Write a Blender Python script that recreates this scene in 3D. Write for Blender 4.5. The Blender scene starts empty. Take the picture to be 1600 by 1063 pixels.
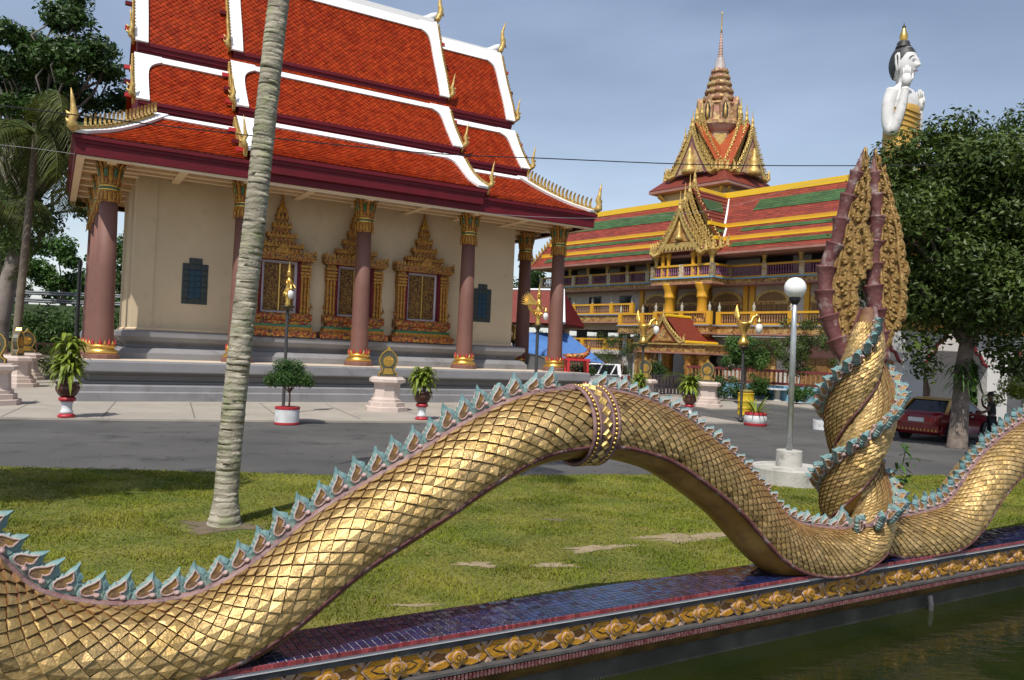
import bpy, bmesh, math, random
import numpy as np
from mathutils import Matrix, Vector
R = math.radians
random.seed(7)
rng = np.random.default_rng(11)
SC = bpy.context.scene
COL = SC.collection

# ------------------------------------------------------------------ camera
cam_d = bpy.data.cameras.new('camera'); cam = bpy.data.objects.new('camera', cam_d); COL.objects.link(cam)
cam_d.sensor_width = 23.5; cam_d.lens = 23.5 * 1225 / 1600; cam_d.clip_start = 0.05; cam_d.clip_end = 3000
cam.matrix_world = Matrix.Translation((0, 0, 2.5)) @ Matrix.Rotation(R(90.8), 4, 'X') @ Matrix.Rotation(R(2.4), 4, 'Z')
SC.camera = cam

# ------------------------------------------------------------------ sky and sun
SUN_EL = R(57); SUN_H = Vector((-0.3, -0.954, 0)).normalized()         # towards the sun, on the ground plane
world = bpy.data.worlds.new('World'); SC.world = world; world.use_nodes = True
wn = world.node_tree; wn.nodes.clear()
w_out = wn.nodes.new('ShaderNodeOutputWorld'); w_bg = wn.nodes.new('ShaderNodeBackground')
sky = wn.nodes.new('ShaderNodeTexSky'); sky.sky_type = 'NISHITA'; sky.sun_disc = False
sky.sun_elevation = SUN_EL; sky.sun_rotation = math.atan2(SUN_H.x, SUN_H.y)
sky.air_density = 1.0; sky.dust_density = 1.6; sky.ozone_density = 1.6
tc = wn.nodes.new('ShaderNodeTexCoord'); mp = wn.nodes.new('ShaderNodeMapping'); mp.inputs['Scale'].default_value = (1.0, 1.0, 3.4)
nz = wn.nodes.new('ShaderNodeTexNoise'); nz.inputs['Scale'].default_value = 2.1; nz.inputs['Detail'].default_value = 6; nz.inputs['Roughness'].default_value = 0.5
rp = wn.nodes.new('ShaderNodeValToRGB'); rp.color_ramp.elements[0].position = 0.40; rp.color_ramp.elements[1].position = 0.80
rp.color_ramp.elements[0].color = (0.26, 0.26, 0.26, 1); rp.color_ramp.elements[1].color = (1.05, 1.0, 0.95, 1)
mx = wn.nodes.new('ShaderNodeMixRGB'); mx.blend_type = 'ADD'; mx.inputs['Color2'].default_value = (1.9, 2.2, 2.75, 1)
wn.links.new(tc.outputs['Generated'], mp.inputs['Vector']); wn.links.new(mp.outputs['Vector'], nz.inputs['Vector'])
wn.links.new(nz.outputs['Fac'], rp.inputs['Fac']); wn.links.new(rp.outputs['Color'], mx.inputs['Fac'])
wn.links.new(sky.outputs['Color'], mx.inputs['Color1']); wn.links.new(mx.outputs['Color'], w_bg.inputs['Color'])
sx = wn.nodes.new('ShaderNodeSeparateXYZ'); m1 = wn.nodes.new('ShaderNodeMath'); m1.operation = 'SUBTRACT'; m1.inputs[0].default_value = 1.0; m1.use_clamp = True
m2 = wn.nodes.new('ShaderNodeMath'); m2.operation = 'POWER'; m2.inputs[1].default_value = 4.0; hz = wn.nodes.new('ShaderNodeMixRGB'); hz.blend_type = 'ADD'; hz.inputs['Color2'].default_value = (4.1, 4.0, 3.8, 1)
wn.links.new(tc.outputs['Generated'], sx.inputs['Vector']); wn.links.new(sx.outputs['Z'], m1.inputs[1]); wn.links.new(m1.outputs[0], m2.inputs[0]); wn.links.new(m2.outputs[0], hz.inputs['Fac'])   # humid haze towards the horizon
wn.links.new(mx.outputs['Color'], hz.inputs['Color1']); wn.links.new(hz.outputs['Color'], w_bg.inputs['Color'])
w_bg.inputs['Strength'].default_value = 0.095
wn.links.new(w_bg.outputs['Background'], w_out.inputs['Surface'])
sun_d = bpy.data.lights.new('sun', 'SUN'); sun_d.energy = 4.5; sun_d.angle = R(0.55); sun_d.color = (1, 0.95, 0.87)
sun = bpy.data.objects.new('sun', sun_d); COL.objects.link(sun)
sv = SUN_H * math.cos(SUN_EL) + Vector((0, 0, math.sin(SUN_EL)))
sun.rotation_euler = sv.to_track_quat('Z', 'Y').to_euler(); sun.location = (0, 0, 60)
vs = SC.view_settings; vs.view_transform = 'Standard'; vs.look = 'None'; vs.gamma = 1; vs.exposure = 0.12; vs.use_curve_mapping = False
SC.cycles.max_bounces = 6; SC.cycles.transparent_max_bounces = 6

# ------------------------------------------------------------------ materials
MATS = {}
def mat(name, col, rough=0.7, metal=0.0, col2=None, scale=4.0, bump=0.0, bscale=None, spec=0.5, attr=None, detail=4, stain=None, emit=None, alpha=None, coord='Object'):
    """Principled material; col..col2 mottled by noise; optional bump; attr = per-piece colour attribute mixed in; stain = (colour, scale, lo, hi)."""
    if name in MATS: return MATS[name]
    m = bpy.data.materials.new(name); m.use_nodes = True; nt = m.node_tree; b = nt.nodes['Principled BSDF']
    L = nt.links.new
    b.inputs['Roughness'].default_value = rough; b.inputs['Metallic'].default_value = metal
    b.inputs['Specular IOR Level'].default_value = spec
    t = nt.nodes.new('ShaderNodeTexCoord'); out = None
    if col2 is not None:
        n = nt.nodes.new('ShaderNodeTexNoise'); n.inputs['Scale'].default_value = scale; n.inputs['Detail'].default_value = detail
        L(t.outputs[coord], n.inputs['Vector'])
        r = nt.nodes.new('ShaderNodeValToRGB'); r.color_ramp.elements[0].position = 0.35; r.color_ramp.elements[1].position = 0.65
        r.color_ramp.elements[0].color = (*col, 1); r.color_ramp.elements[1].color = (*col2, 1)
        L(n.outputs['Fac'], r.inputs['Fac']); out = r.outputs['Color']
    else:
        rgb = nt.nodes.new('ShaderNodeRGB'); rgb.outputs[0].default_value = (*col, 1); out = rgb.outputs[0]
    if stain:
        sc_, ss, lo, hi = stain
        n = nt.nodes.new('ShaderNodeTexNoise'); n.inputs['Scale'].default_value = ss; n.inputs['Detail'].default_value = 8; n.inputs['Roughness'].default_value = 0.65
        L(t.outputs[coord], n.inputs['Vector'])
        mr = nt.nodes.new('ShaderNodeMapRange'); mr.inputs['From Min'].default_value = lo; mr.inputs['From Max'].default_value = hi
        L(n.outputs['Fac'], mr.inputs['Value'])
        x = nt.nodes.new('ShaderNodeMixRGB'); x.inputs['Color2'].default_value = (*sc_, 1)
        L(mr.outputs['Result'], x.inputs['Fac']); L(out, x.inputs['Color1']); out = x.outputs['Color']
    if attr:
        a = nt.nodes.new('ShaderNodeAttribute'); a.attribute_name = 'tone'
        x = nt.nodes.new('ShaderNodeMixRGB'); x.blend_type = 'MULTIPLY'; x.inputs['Fac'].default_value = 1.0
        mr = nt.nodes.new('ShaderNodeMapRange'); mr.inputs['To Min'].default_value = attr[0]; mr.inputs['To Max'].default_value = attr[1]
        L(a.outputs['Fac'], mr.inputs['Value']); L(out, x.inputs['Color1']); L(mr.outputs['Result'], x.inputs['Color2']); out = x.outputs['Color']
    L(out, b.inputs['Base Color'])
    if bump:
        n = nt.nodes.new('ShaderNodeTexNoise'); n.inputs['Scale'].default_value = bscale or scale * 3; n.inputs['Detail'].default_value = 6
        L(t.outputs[coord], n.inputs['Vector'])
        bp = nt.nodes.new('ShaderNodeBump'); bp.inputs['Strength'].default_value = bump; bp.inputs['Distance'].default_value = 0.02
        L(n.outputs['Fac'], bp.inputs['Height']); L(bp.outputs['Normal'], b.inputs['Normal'])
    if emit: b.inputs['Emission Color'].default_value = (*emit[0], 1); b.inputs['Emission Strength'].default_value = emit[1]
    MATS[name] = m; return m
def leafmat(name, col, col2, rough=0.45, trans=0.25, lo=0.55, hi=1.5):
    if name in MATS: return MATS[name]
    m = mat(name, col, rough, 0, col2, 0.8, attr=(lo, hi), spec=0.12 if 'grass' in name else 0.32); nt = m.node_tree; b = nt.nodes['Principled BSDF']
    out = nt.nodes['Material Output']; tr = nt.nodes.new('ShaderNodeBsdfTranslucent'); ms = nt.nodes.new('ShaderNodeMixShader'); ms.inputs['Fac'].default_value = trans
    src = b.inputs['Base Color'].links[0].from_socket
    nt.links.new(src, tr.inputs['Color']); nt.links.new(b.outputs[0], ms.inputs[1]); nt.links.new(tr.outputs[0], ms.inputs[2]); nt.links.new(ms.outputs[0], out.inputs['Surface'])
    return m
GOLD = mat('gold_leaf_paint', (0.62, 0.38, 0.085), 0.34, 0.85, (0.72, 0.47, 0.13), 5, 0.25, 30)
GOLDS = mat('gold_scale_paint', (0.47, 0.31, 0.11), 0.50, 0.66, (0.58, 0.40, 0.175), 6, 0.3, 60, attr=(0.55, 1.15), stain=((0.12, 0.06, 0.025), 8, 0.56, 0.72))
GOLDD = mat('gold_ornament', (0.50, 0.27, 0.045), 0.5, 0.45, (0.30, 0.12, 0.025), 9, 0.5, 40)
GOLDP = mat('pale_gold_ornament', (0.58, 0.42, 0.14), 0.5, 0.35, (0.40, 0.25, 0.07), 6, 0.5, 20)
MAROON = mat('maroon_paint', (0.125, 0.007, 0.014), 0.5, 0, (0.10, 0.006, 0.012), 1.5, spec=0.25)
MAROONW = mat('weathered_maroon_paint', (0.105, 0.028, 0.028), 0.65, 0, (0.16, 0.06, 0.058), 5, 0.4, 24, stain=((0.34, 0.28, 0.26), 7, 0.53, 0.70))
BANDW = mat('weathered_mauve_band', (0.25, 0.155, 0.145), 0.6, 0, (0.17, 0.085, 0.082), 6, 0.3, 40, stain=((0.055, 0.035, 0.04), 9, 0.50, 0.68))
WHITE = mat('white_paint', (0.80, 0.80, 0.80), 0.5, 0, (0.74, 0.74, 0.74), 1.3, stain=((0.5, 0.5, 0.49), 3, 0.62, 0.85))
RTILE = mat('glazed_orange_red_tile', (0.21, 0.018, 0.003), 0.42, 0, (0.29, 0.034, 0.005), 2.2, attr=(0.75, 1.18), spec=0.14)
RBASE = mat('roof_underlay', (0.05, 0.010, 0.006), 0.8)
CREAM = mat('cream_wall_paint', (0.57, 0.46, 0.305), 0.75, 0, (0.53, 0.425, 0.28), 0.7, 0.05, 30, stain=((0.44, 0.36, 0.25), 2.0, 0.55, 0.8))
TAN = mat('tan_soffit_paint', (0.50, 0.28, 0.125), 0.7, 0, (0.46, 0.25, 0.11), 1.0)
TANL = mat('pale_tan_trim', (0.68, 0.52, 0.33), 0.7)
ROSE = mat('dusty_rose_column_paint', (0.175, 0.080, 0.060), 0.66, 0, (0.15, 0.066, 0.05), 1.4, 0.08, 60)
GREY = mat('grey_base_paint', (0.215, 0.213, 0.222), 0.6, 0, (0.18, 0.178, 0.185), 0.8, 0.1, 20, stain=((0.12, 0.115, 0.11), 1.3, 0.55, 0.78))
TEAL = mat('faded_teal_paint', (0.105, 0.215, 0.235), 0.65, 0, (0.21, 0.29, 0.25), 9, 0.5, 28, stain=((0.10, 0.13, 0.12), 16, 0.6, 0.75))
PINK = mat('faded_pink_paint', (0.50, 0.40, 0.38), 0.6, 0, (0.32, 0.20, 0.19), 18, 0.3, 50)
OCHRE = mat('ochre_inlay_paint', (0.30, 0.17, 0.045), 0.5, 0.1, (0.14, 0.09, 0.06), 14, 0.4, 40)
BELLY = mat('bronze_belly_paint', (0.34, 0.18, 0.035), 0.45, 0.35, (0.46, 0.27, 0.07), 3.5, 0.3, 12, stain=((0.10, 0.05, 0.02), 4, 0.5, 0.8))
BLACK = mat('black_paint', (0.012, 0.012, 0.014), 0.5)
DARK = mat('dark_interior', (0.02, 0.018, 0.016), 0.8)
GLASSD = mat('dark_window_glass', (0.015, 0.018, 0.022), 0.08, 0, spec=0.6)
RED = mat('bright_red_paint', (0.46, 0.025, 0.03), 0.45)
GREENM = mat('green_mosaic_glass', (0.015, 0.10, 0.05), 0.25, 0.1, (0.02, 0.16, 0.08), 30)
YELLOW = mat('yellow_paint', (0.62, 0.33, 0.02), 0.5, 0, (0.55, 0.28, 0.02), 1.2)
YELLOWR = mat('yellow_ridge_paint', (0.72, 0.46, 0.02), 0.45)
CONC = mat('weathered_concrete', (0.46, 0.44, 0.40), 0.85, 0, (0.36, 0.345, 0.31), 2.5, 0.4, 18, stain=((0.13, 0.125, 0.11), 3.5, 0.52, 0.75))
PSTONE = mat('pale_pink_stone', (0.56, 0.46, 0.41), 0.75, 0, (0.50, 0.41, 0.36), 3, 0.15, 30)
STEEL = mat('galvanised_steel', (0.42, 0.44, 0.46), 0.4, 0.7, (0.55, 0.57, 0.58), 8)
SPOST = mat('dark_grey_post_paint', (0.05, 0.05, 0.05), 0.4, 0.3)
PURPLE = mat('purple_baluster_paint', (0.26, 0.10, 0.17), 0.6)
LBLUE = mat('light_blue_paint', (0.16, 0.35, 0.48), 0.6)
WHITEW = mat('whitewashed_wall', (0.62, 0.60, 0.58), 0.75, 0, (0.56, 0.545, 0.53), 0.8, stain=((0.4, 0.38, 0.35), 2, 0.6, 0.8))
BARK = mat('tree_bark', (0.12, 0.085, 0.06), 0.9, 0, (0.20, 0.16, 0.12), 3, 0.9, 9)
LEAF_D = leafmat('dark_green_leaf', (0.024, 0.056, 0.010), (0.045, 0.088, 0.015), lo=0.45, hi=1.7)
LEAF_M = leafmat('mid_green_leaf', (0.035, 0.088, 0.014), (0.06, 0.125, 0.02))
LEAF_B = leafmat('bright_yellow_green_leaf', (0.15, 0.21, 0.02), (0.25, 0.29, 0.035), lo=0.6, hi=1.4)
LEAF_R = leafmat('olive_green_leaf', (0.035, 0.062, 0.010), (0.066, 0.10, 0.016))
PALM = leafmat('palm_leaflet', (0.036, 0.056, 0.007), (0.085, 0.10, 0.016), 0.6)

# ------------------------------------------------------------------ mesh building
class MB:
    def __init__(s): s.v = []; s.f = []; s.m = []; s.t = []; s.cur = 0; s.tone = 0.5
    def add(s, vs, fs, tone=None):
        o = len(s.v); s.v.extend([tuple(p) for p in vs]); s.f.extend([tuple(i + o for i in f) for f in fs])
        s.m.extend([s.cur] * len(fs)); s.t.extend([s.tone if tone is None else tone] * len(vs)); return s
    def box(s, x0, x1, y0, y1, z0, z1):
        return s.add([(x0, y0, z0), (x1, y0, z0), (x1, y1, z0), (x0, y1, z0), (x0, y0, z1), (x1, y0, z1), (x1, y1, z1), (x0, y1, z1)],
                     [(0, 3, 2, 1), (4, 5, 6, 7), (0, 1, 5, 4), (1, 2, 6, 5), (2, 3, 7, 6), (3, 0, 4, 7)])
    def cbox(s, c, d): return s.box(c[0] - d[0] / 2, c[0] + d[0] / 2, c[1] - d[1] / 2, c[1] + d[1] / 2, c[2] - d[2] / 2, c[2] + d[2] / 2)
    def lathe(s, prof, n=16, c=(0, 0), a0=0.0, sx=1, sy=1):
        vs = []; fs = []
        for (r, z) in prof:
            for k in range(n):
                a = a0 + 2 * math.pi * k / n; vs.append((c[0] + r * math.cos(a) * sx, c[1] + r * math.sin(a) * sy, z))
        for i in range(len(prof) - 1):
            for k in range(n):
                k2 = (k + 1) % n; fs.append((i * n + k, i * n + k2, (i + 1) * n + k2, (i + 1) * n + k))
        if prof[0][0] > 1e-4: fs.append(tuple(range(n - 1, -1, -1)))
        if prof[-1][0] > 1e-4: fs.append(tuple(range((len(prof) - 1) * n, len(prof) * n)))
        return s.add(vs, fs)
    def tube(s, pts, rad, n=8, cap=True, up=(0, 0, 1)):
        P = [Vector(p) for p in pts]; m = len(P)
        if not hasattr(rad, '__len__'): rad = [rad] * m
        vs = []; fs = []; prev = None
        for i in range(m):
            t = (P[min(i + 1, m - 1)] - P[max(i - 1, 0)]).normalized()
            if prev is None:
                a = Vector(up) if abs(t.dot(Vector(up))) < 0.95 else Vector((1, 0, 0)); x = (a - t * a.dot(t)).normalized()
            else:
                x = (prev - t * prev.dot(t)); x = x.normalized() if x.length > 1e-6 else prev
            prev = x; y = t.cross(x)
            for k in range(n):
                a = 2 * math.pi * k / n; vs.append(P[i] + (x * math.cos(a) + y * math.sin(a)) * rad[i])
        for i in range(m - 1):
            for k in range(n):
                k2 = (k + 1) % n; fs.append((i * n + k, i * n + k2, (i + 1) * n + k2, (i + 1) * n + k))
        if cap: fs += [tuple(range(n - 1, -1, -1)), tuple(range((m - 1) * n, m * n))]
        return s.add(vs, fs)
    def prism(s, poly, o, ex, ey, d):
        """polygon (2D) placed at o with axes ex, ey and extruded by vector d (both sides closed)."""
        o, ex, ey, d = Vector(o), Vector(ex), Vector(ey), Vector(d); n = len(poly)
        a = [o + ex * p[0] + ey * p[1] for p in poly]; vs = a + [p + d for p in a]
        fs = [tuple(range(n)), tuple(range(2 * n - 1, n - 1, -1))] + [(i, i + n, (i + 1) % n + n, (i + 1) % n) for i in range(n)]
        return s.add(vs, fs)
    def sphere(s, c, r, n=10, m=7, sc=(1, 1, 1)):
        prof = [(max(1e-5, math.sin(math.pi * i / m)), -math.cos(math.pi * i / m)) for i in range(m + 1)]
        vs = []; fs = []
        for (q, z) in prof:
            for k in range(n):
                a = 2 * math.pi * k / n; vs.append((c[0] + q * r * math.cos(a) * sc[0], c[1] + q * r * math.sin(a) * sc[1], c[2] + z * r * sc[2]))
        for i in range(m):
            for k in range(n):
                k2 = (k + 1) % n; fs.append((i * n + k, i * n + k2, (i + 1) * n + k2, (i + 1) * n + k))
        return s.add(vs, fs)
    def sweep(s, prof, path, closed=False):
        """profile points (out, z) swept round a plan path of (x, y) with mitred corners; out is measured to the right of travel."""
        P = [Vector((p[0], p[1])) for p in path]; n = len(P); k = len(prof); vs = []; fs = []
        for i in range(n):
            d0 = (P[i] - P[i - 1]).normalized() if (closed or i > 0) else (P[1] - P[0]).normalized()
            d1 = (P[(i + 1) % n] - P[i]).normalized() if (closed or i < n - 1) else d0
            n0 = Vector((d0.y, -d0.x)); n1 = Vector((d1.y, -d1.x)); b = (n0 + n1).normalized(); b = b / max(0.3, b.dot(n0))
            for (o, z) in prof: q = P[i] + b * o; vs.append((q.x, q.y, z))
        for i in range(n if closed else n - 1):
            j = (i + 1) % n
            for a in range(k - 1): fs.append((i * k + a, j * k + a, j * k + a + 1, i * k + a + 1))
        return s.add(vs, fs)
    def mesh(s, name, mats, smooth=False):
        me = bpy.data.meshes.new(name); me.from_pydata(s.v, [], s.f)
        if not isinstance(mats, (list, tuple)): mats = [mats]
        for m in mats: me.materials.append(m)
        if len(mats) > 1: me.polygons.foreach_set('material_index', s.m)
        if smooth: me.polygons.foreach_set('use_smooth', [True] * len(me.polygons))
        if len(set(s.t)) > 1: at = me.attributes.new('tone', 'FLOAT', 'POINT'); at.data.foreach_set('value', s.t)
        me.update(); return me
    def obj(s, name, mats, parent=None, smooth=False, kind=None, loc=None, rot=None):
        return link(name, s.mesh(name, mats, smooth), parent, kind, loc, rot)
def link(name, me, parent=None, kind=None, loc=None, rot=None):
    o = bpy.data.objects.new(name, me); COL.objects.link(o); o.parent = parent
    if kind: o['kind'] = kind
    if loc is not None: o.location = loc
    if rot is not None: o.rotation_euler = rot
    return o
def npmesh(name, V, F, mats, tone=None, midx=None, smooth=False):
    """fast mesh from numpy arrays; F is (n,3) or (n,4)."""
    V = np.asarray(V, np.float32); F = np.asarray(F, np.int32); me = bpy.data.meshes.new(name)
    me.vertices.add(len(V)); me.vertices.foreach_set('co', V.ravel()); k = F.shape[1]
    me.loops.add(F.size); me.loops.foreach_set('vertex_index', F.ravel())
    me.polygons.add(len(F)); me.polygons.foreach_set('loop_start', np.arange(len(F), dtype=np.int32) * k)
    me.polygons.foreach_set('use_smooth', np.full(len(F), smooth, bool))
    for m in (mats if isinstance(mats, (list, tuple)) else [mats]): me.materials.append(m)
    if midx is not None: me.polygons.foreach_set('material_index', np.asarray(midx, np.int32))
    if tone is not None: at = me.attributes.new('tone', 'FLOAT', 'POINT'); at.data.foreach_set('value', np.asarray(tone, np.float32))
    me.update(calc_edges=True); me.validate(); return me
def thing(name, label, cat, loc=(0, 0, 0), rz=0.0, group=None):
    o = bpy.data.objects.new(name, None); COL.objects.link(o); o.empty_display_size = 0.2
    o.location = loc; o.rotation_euler = (0, 0, rz); return tag(o, label, cat, group)
def tag(o, label, cat, group=None):
    o['label'] = label; o['category'] = cat
    if group: o['group'] = group
    return o
def copy_tree(o, parent=None):
    c = o.copy(); COL.objects.link(c); c.parent = parent
    for ch in KIDS.get(o.name, ()) or list(o.children): copy_tree(ch, c)
    return c
KIDS = {}
def struct(o): o['kind'] = 'structure'; return o
AL = R(30.5); UX, UY = math.cos(AL), math.sin(AL)
def gw(u, n, z=0.0): return (u * UX - n * UY, u * UY + n * UX, z)          # site grid (along the pond wall, away from it) to world
# ------------------------------------------------------------------ ground, road, pavement, water
def poly_sheet(name, pts, z, m, z0=None):
    b = MB(); n = len(pts)
    if z0 is None: b.add([(x, y, z) for x, y in pts], [tuple(range(n))])
    else: b.add([(x, y, z) for x, y in pts] + [(x, y, z0) for x, y in pts], [tuple(range(n))] + [((i + 1) % n, i, i + n, (i + 1) % n + n) for i in range(n)])
    return struct(b.obj(name, m))
EARTH = mat('distant_ground', (0.06, 0.085, 0.025), 0.9, 0, (0.10, 0.11, 0.04), 0.3)
def lawn_material():
    m = mat('mown_lawn_soil', (0.105, 0.12, 0.016), 0.95, 0, (0.18, 0.165, 0.035), 1.6, 0.8, 60, detail=8, coord='Object', stain=((0.06, 0.08, 0.014), 0.6, 0.5, 0.75))
    return m
LAWN = lawn_material()
ASPH = mat('worn_shaded_asphalt', (0.056, 0.055, 0.053), 0.85, 0, (0.094, 0.091, 0.086), 0.28, 0.5, 70, stain=((0.042, 0.041, 0.040), 0.9, 0.54, 0.66), detail=9)  # darker mottling puts tyre marks and patches of tree shade into the colour
PAVE = mat('pale_concrete_paving', (0.34, 0.305, 0.26), 0.85, 0, (0.29, 0.26, 0.22), 0.6, 0.2, 40, stain=((0.22, 0.195, 0.16), 0.9, 0.52, 0.8))
edge = [(-60, 9.5), (-30, 12.6), (-15, 14.0), (-9.25, 14.37), (-6.33, 14.63), (-3.52, 14.9), (-0.6, 15.6), (2.26, 16.46), (5.48, 17.31), (9.51, 18.29), (14, 19.1), (20.3, 19.72)]
far0 = [gw(-90, 5.72)[:2], gw(140, 5.72)[:2]]
poly_sheet('ground', [gw(-900, 5.75)[:2], gw(900, 5.75)[:2], gw(900, 900)[:2], gw(-900, 900)[:2]], -0.012, EARTH)
poly_sheet('lawn', [gw(-55, 5.76)[:2], gw(27, 5.76)[:2]] + edge[::-1], 0.0, LAWN)
poly_sheet('road', [(x, y - 0.15) for x, y in edge] + [gw(28, 5.8)[:2], gw(90, 5.8)[:2], (60, 75), (20, 110), (5, 70), (-12, 60), (-60, 40)], -0.006, ASPH)
kerbpts = [(-60, 9), (-14.2, 21.95), (-8.68, 23.72), (-5.94, 24.77), (-3.25, 25.78), (2.0, 28.3), (7.37, 30.45), (9.3, 30.9), (8.2, 34.3), (8.0, 38.0), (6.0, 47), (1, 60), (-30, 52), (-60, 38)]
poly_sheet('pavement', kerbpts, 0.05, PAVE, -0.02)
poly_sheet('far_pavement', [(8.6, 43.5), (9.9, 38.7), (11.9, 39.8), (13.3, 46.8), (15.2, 46.1), (16.4, 43.0), (18.5, 41.5), (34, 45), (34, 60), (10, 62), (7, 50)], 0.06, PAVE, -0.02)
def water_material():
    m = mat('murky_green_pond_water', (0.008, 0.014, 0.003), 0.05, 0, (0.016, 0.020, 0.005), 0.8, spec=0.4)
    nt = m.node_tree; n = nt.nodes.new('ShaderNodeTexNoise'); n.inputs['Scale'].default_value = 3.2; n.inputs['Detail'].default_value = 3
    t = nt.nodes.new('ShaderNodeTexCoord'); mpg = nt.nodes.new('ShaderNodeMapping'); mpg.inputs['Scale'].default_value = (1, 2.6, 1); mpg.inputs['Rotation'].default_value = (0, 0, -AL)
    nt.links.new(t.outputs['Object'], mpg.inputs['Vector']); nt.links.new(mpg.outputs['Vector'], n.inputs['Vector'])
    bp = nt.nodes.new('ShaderNodeBump'); bp.inputs['Strength'].default_value = 0.14; bp.inputs['Distance'].default_value = 0.05
    nt.links.new(n.outputs['Fac'], bp.inputs['Height']); nt.links.new(bp.outputs['Normal'], nt.nodes['Principled BSDF'].inputs['Normal'])
    return m
poly_sheet('water', [gw(-120, -120)[:2], gw(200, -120)[:2], gw(200, 5.66)[:2], gw(-120, 5.66)[:2]], -0.37, water_material())
poly_sheet('pond_bed', [gw(-120, -120)[:2], gw(200, -120)[:2], gw(200, 5.70)[:2], gw(-120, 5.70)[:2]], -1.6, EARTH)

# bare earth patches worn into the lawn
DIRT = mat('bare_sandy_earth', (0.30, 0.235, 0.145), 0.95, 0, (0.22, 0.17, 0.10), 5, 0.5, 40)
DIRTD = mat('dark_bare_earth', (0.15, 0.11, 0.07), 0.95, 0, (0.10, 0.08, 0.05), 5, 0.5, 40)
PATCH = []
def patch(cx, cy, rx, ry, rz, seed, m=DIRT):
    r_ = random.Random(seed); b = MB(); n = 40; pts = []
    for k in range(n):
        a = 2 * math.pi * k / n; q = 0.75 + 0.22 * math.sin(3 * a + seed) + 0.13 * math.sin(7 * a + 2 * seed) + r_.uniform(-0.12, 0.12)
        x, y = rx * q * math.cos(a), ry * q * math.sin(a); pts.append((cx + x * math.cos(rz) - y * math.sin(rz), cy + x * math.sin(rz) + y * math.cos(rz), 0.005))
    b.add(pts, [tuple(range(n))]); o = struct(b.obj('bare_earth', m)); PATCH.append((cx, cy, rx, ry, rz))
patch(2.6, 11.0, 1.0, 0.30, R(22), 1); patch(1.2, 10.15, 0.6, 0.17, R(28), 2); patch(0.6, 9.25, 0.36, 0.13, R(10), 3)
patch(-0.3, 9.15, 0.3, 0.14, R(0), 4); patch(0.75, 11.75, 0.22, 0.11, R(0), 5, DIRTD); patch(-0.85, 7.62, 0.32, 0.05, R(10), 6)
patch(-3.8, 10.45, 0.62, 0.45, R(0), 7, DIRTD); patch(3.6, 11.7, 0.6, 0.2, R(25), 8)

# grass blades over the near lawn: nobody could count them
def grass(n):
    x = rng.uniform(-9.5, 15, n * 2); y = rng.uniform(4.5, 19, n * 2)
    ex = np.array([p[0] for p in edge]); ey = np.array([p[1] for p in edge]); lim = np.interp(x, ex, ey)
    nn = -x * UY + y * UX; uu = x * UX + y * UY
    ok = (nn > 5.99) & (y < lim + rng.normal(0, 0.04, len(x))) & (np.abs(x) < 0.70 * y + 0.6)
    for cx, cy, rx, ry, rz in PATCH:
        dx, dy = x - cx, y - cy; a = dx * math.cos(rz) + dy * math.sin(rz); c = -dx * math.sin(rz) + dy * math.cos(rz)
        ok &= ((a / rx) ** 2 + (c / ry) ** 2 > 0.65) | (rng.random(len(x)) < 0.16)
    dens = np.clip(1.25 - y / 26, 0.35, 1); ok &= rng.random(len(x)) < dens
    x, y = x[ok][:n], y[ok][:n]; n = len(x)
    a = rng.uniform(0, 2 * math.pi, n); h = rng.uniform(0.014, 0.034, n) * (0.7 + 0.6 * (np.sin(x * 2.3 + 1.1 * np.sin(y * 3.1)) * np.sin(y * 2.9 + 0.8 * x) > 0.1)); w = rng.uniform(0.003, 0.007, n) * (0.75 + y / 14)
    lx, ly = rng.normal(0, 0.022, n), rng.normal(0, 0.022, n)
    V = np.empty((n, 3, 3)); V[:, 0] = np.c_[x - np.cos(a) * w, y - np.sin(a) * w, np.zeros(n) - 0.002]; V[:, 1] = np.c_[x + np.cos(a) * w, y + np.sin(a) * w, np.zeros(n) - 0.002]
    V[:, 2] = np.c_[x + lx, y + ly, h]
    big = 0.5 + 0.30 * np.sin(x * 1.3 + 1.7 * np.sin(y * 0.9)) * np.sin(y * 1.1 + x * 0.35) + 0.2 * np.sin(x * 3.1 + 1.3 * np.sin(y * 2.7)) * np.sin(2.3 * y)
    tone = np.clip(big * 0.6 + rng.random(n) * 0.45, 0, 1)
    gm = leafmat('grass_blade', (0.115, 0.155, 0.013), (0.23, 0.23, 0.030), 0.6, 0.2, 0.36, 1.5)
    me = npmesh('grass', V.reshape(-1, 3), np.arange(n * 3).reshape(-1, 3), gm, np.repeat(tone, 3))
    o = link('grass', me, None, 'stuff'); return tag(o, 'short green lawn grass between the pond wall and the road', 'grass')
grass(430000)

# ------------------------------------------------------------------ pond wall
ZW = 0.30
wall = thing('pond_wall', 'low pond wall with blue mosaic top and gold carved frieze under the serpents', 'wall', gw(4, 5.7, -0.4), AL)
WOFF = (-4, -5.7, 0.4)
def wobj(b, name, m, kind=None, smooth=False, parent=None): o = b.obj(name, m, parent or wall, smooth, kind); o.location = WOFF if parent is None else (0, 0, 0); return o
U0, U1 = -3.0, 30.0
GROUT = mat('pale_grout', (0.48, 0.47, 0.48), 0.9)
WALLC = mat('mossy_wall_concrete', (0.09, 0.085, 0.07), 0.85, 0, (0.15, 0.145, 0.12), 1.5, 0.4, 20, stain=((0.03, 0.032, 0.022), 2, 0.5, 0.7), coord='Generated')
wobj(MB().box(U0, U1, 5.56, 5.96, -1.6, 0.18), 'core', mat('wall_concrete', (0.040, 0.038, 0.028), 0.9, 0, (0.08, 0.075, 0.06), 2.0, 0.5, 15, stain=((0.035, 0.036, 0.026), 2.5, 0.48, 0.66)))
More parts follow.
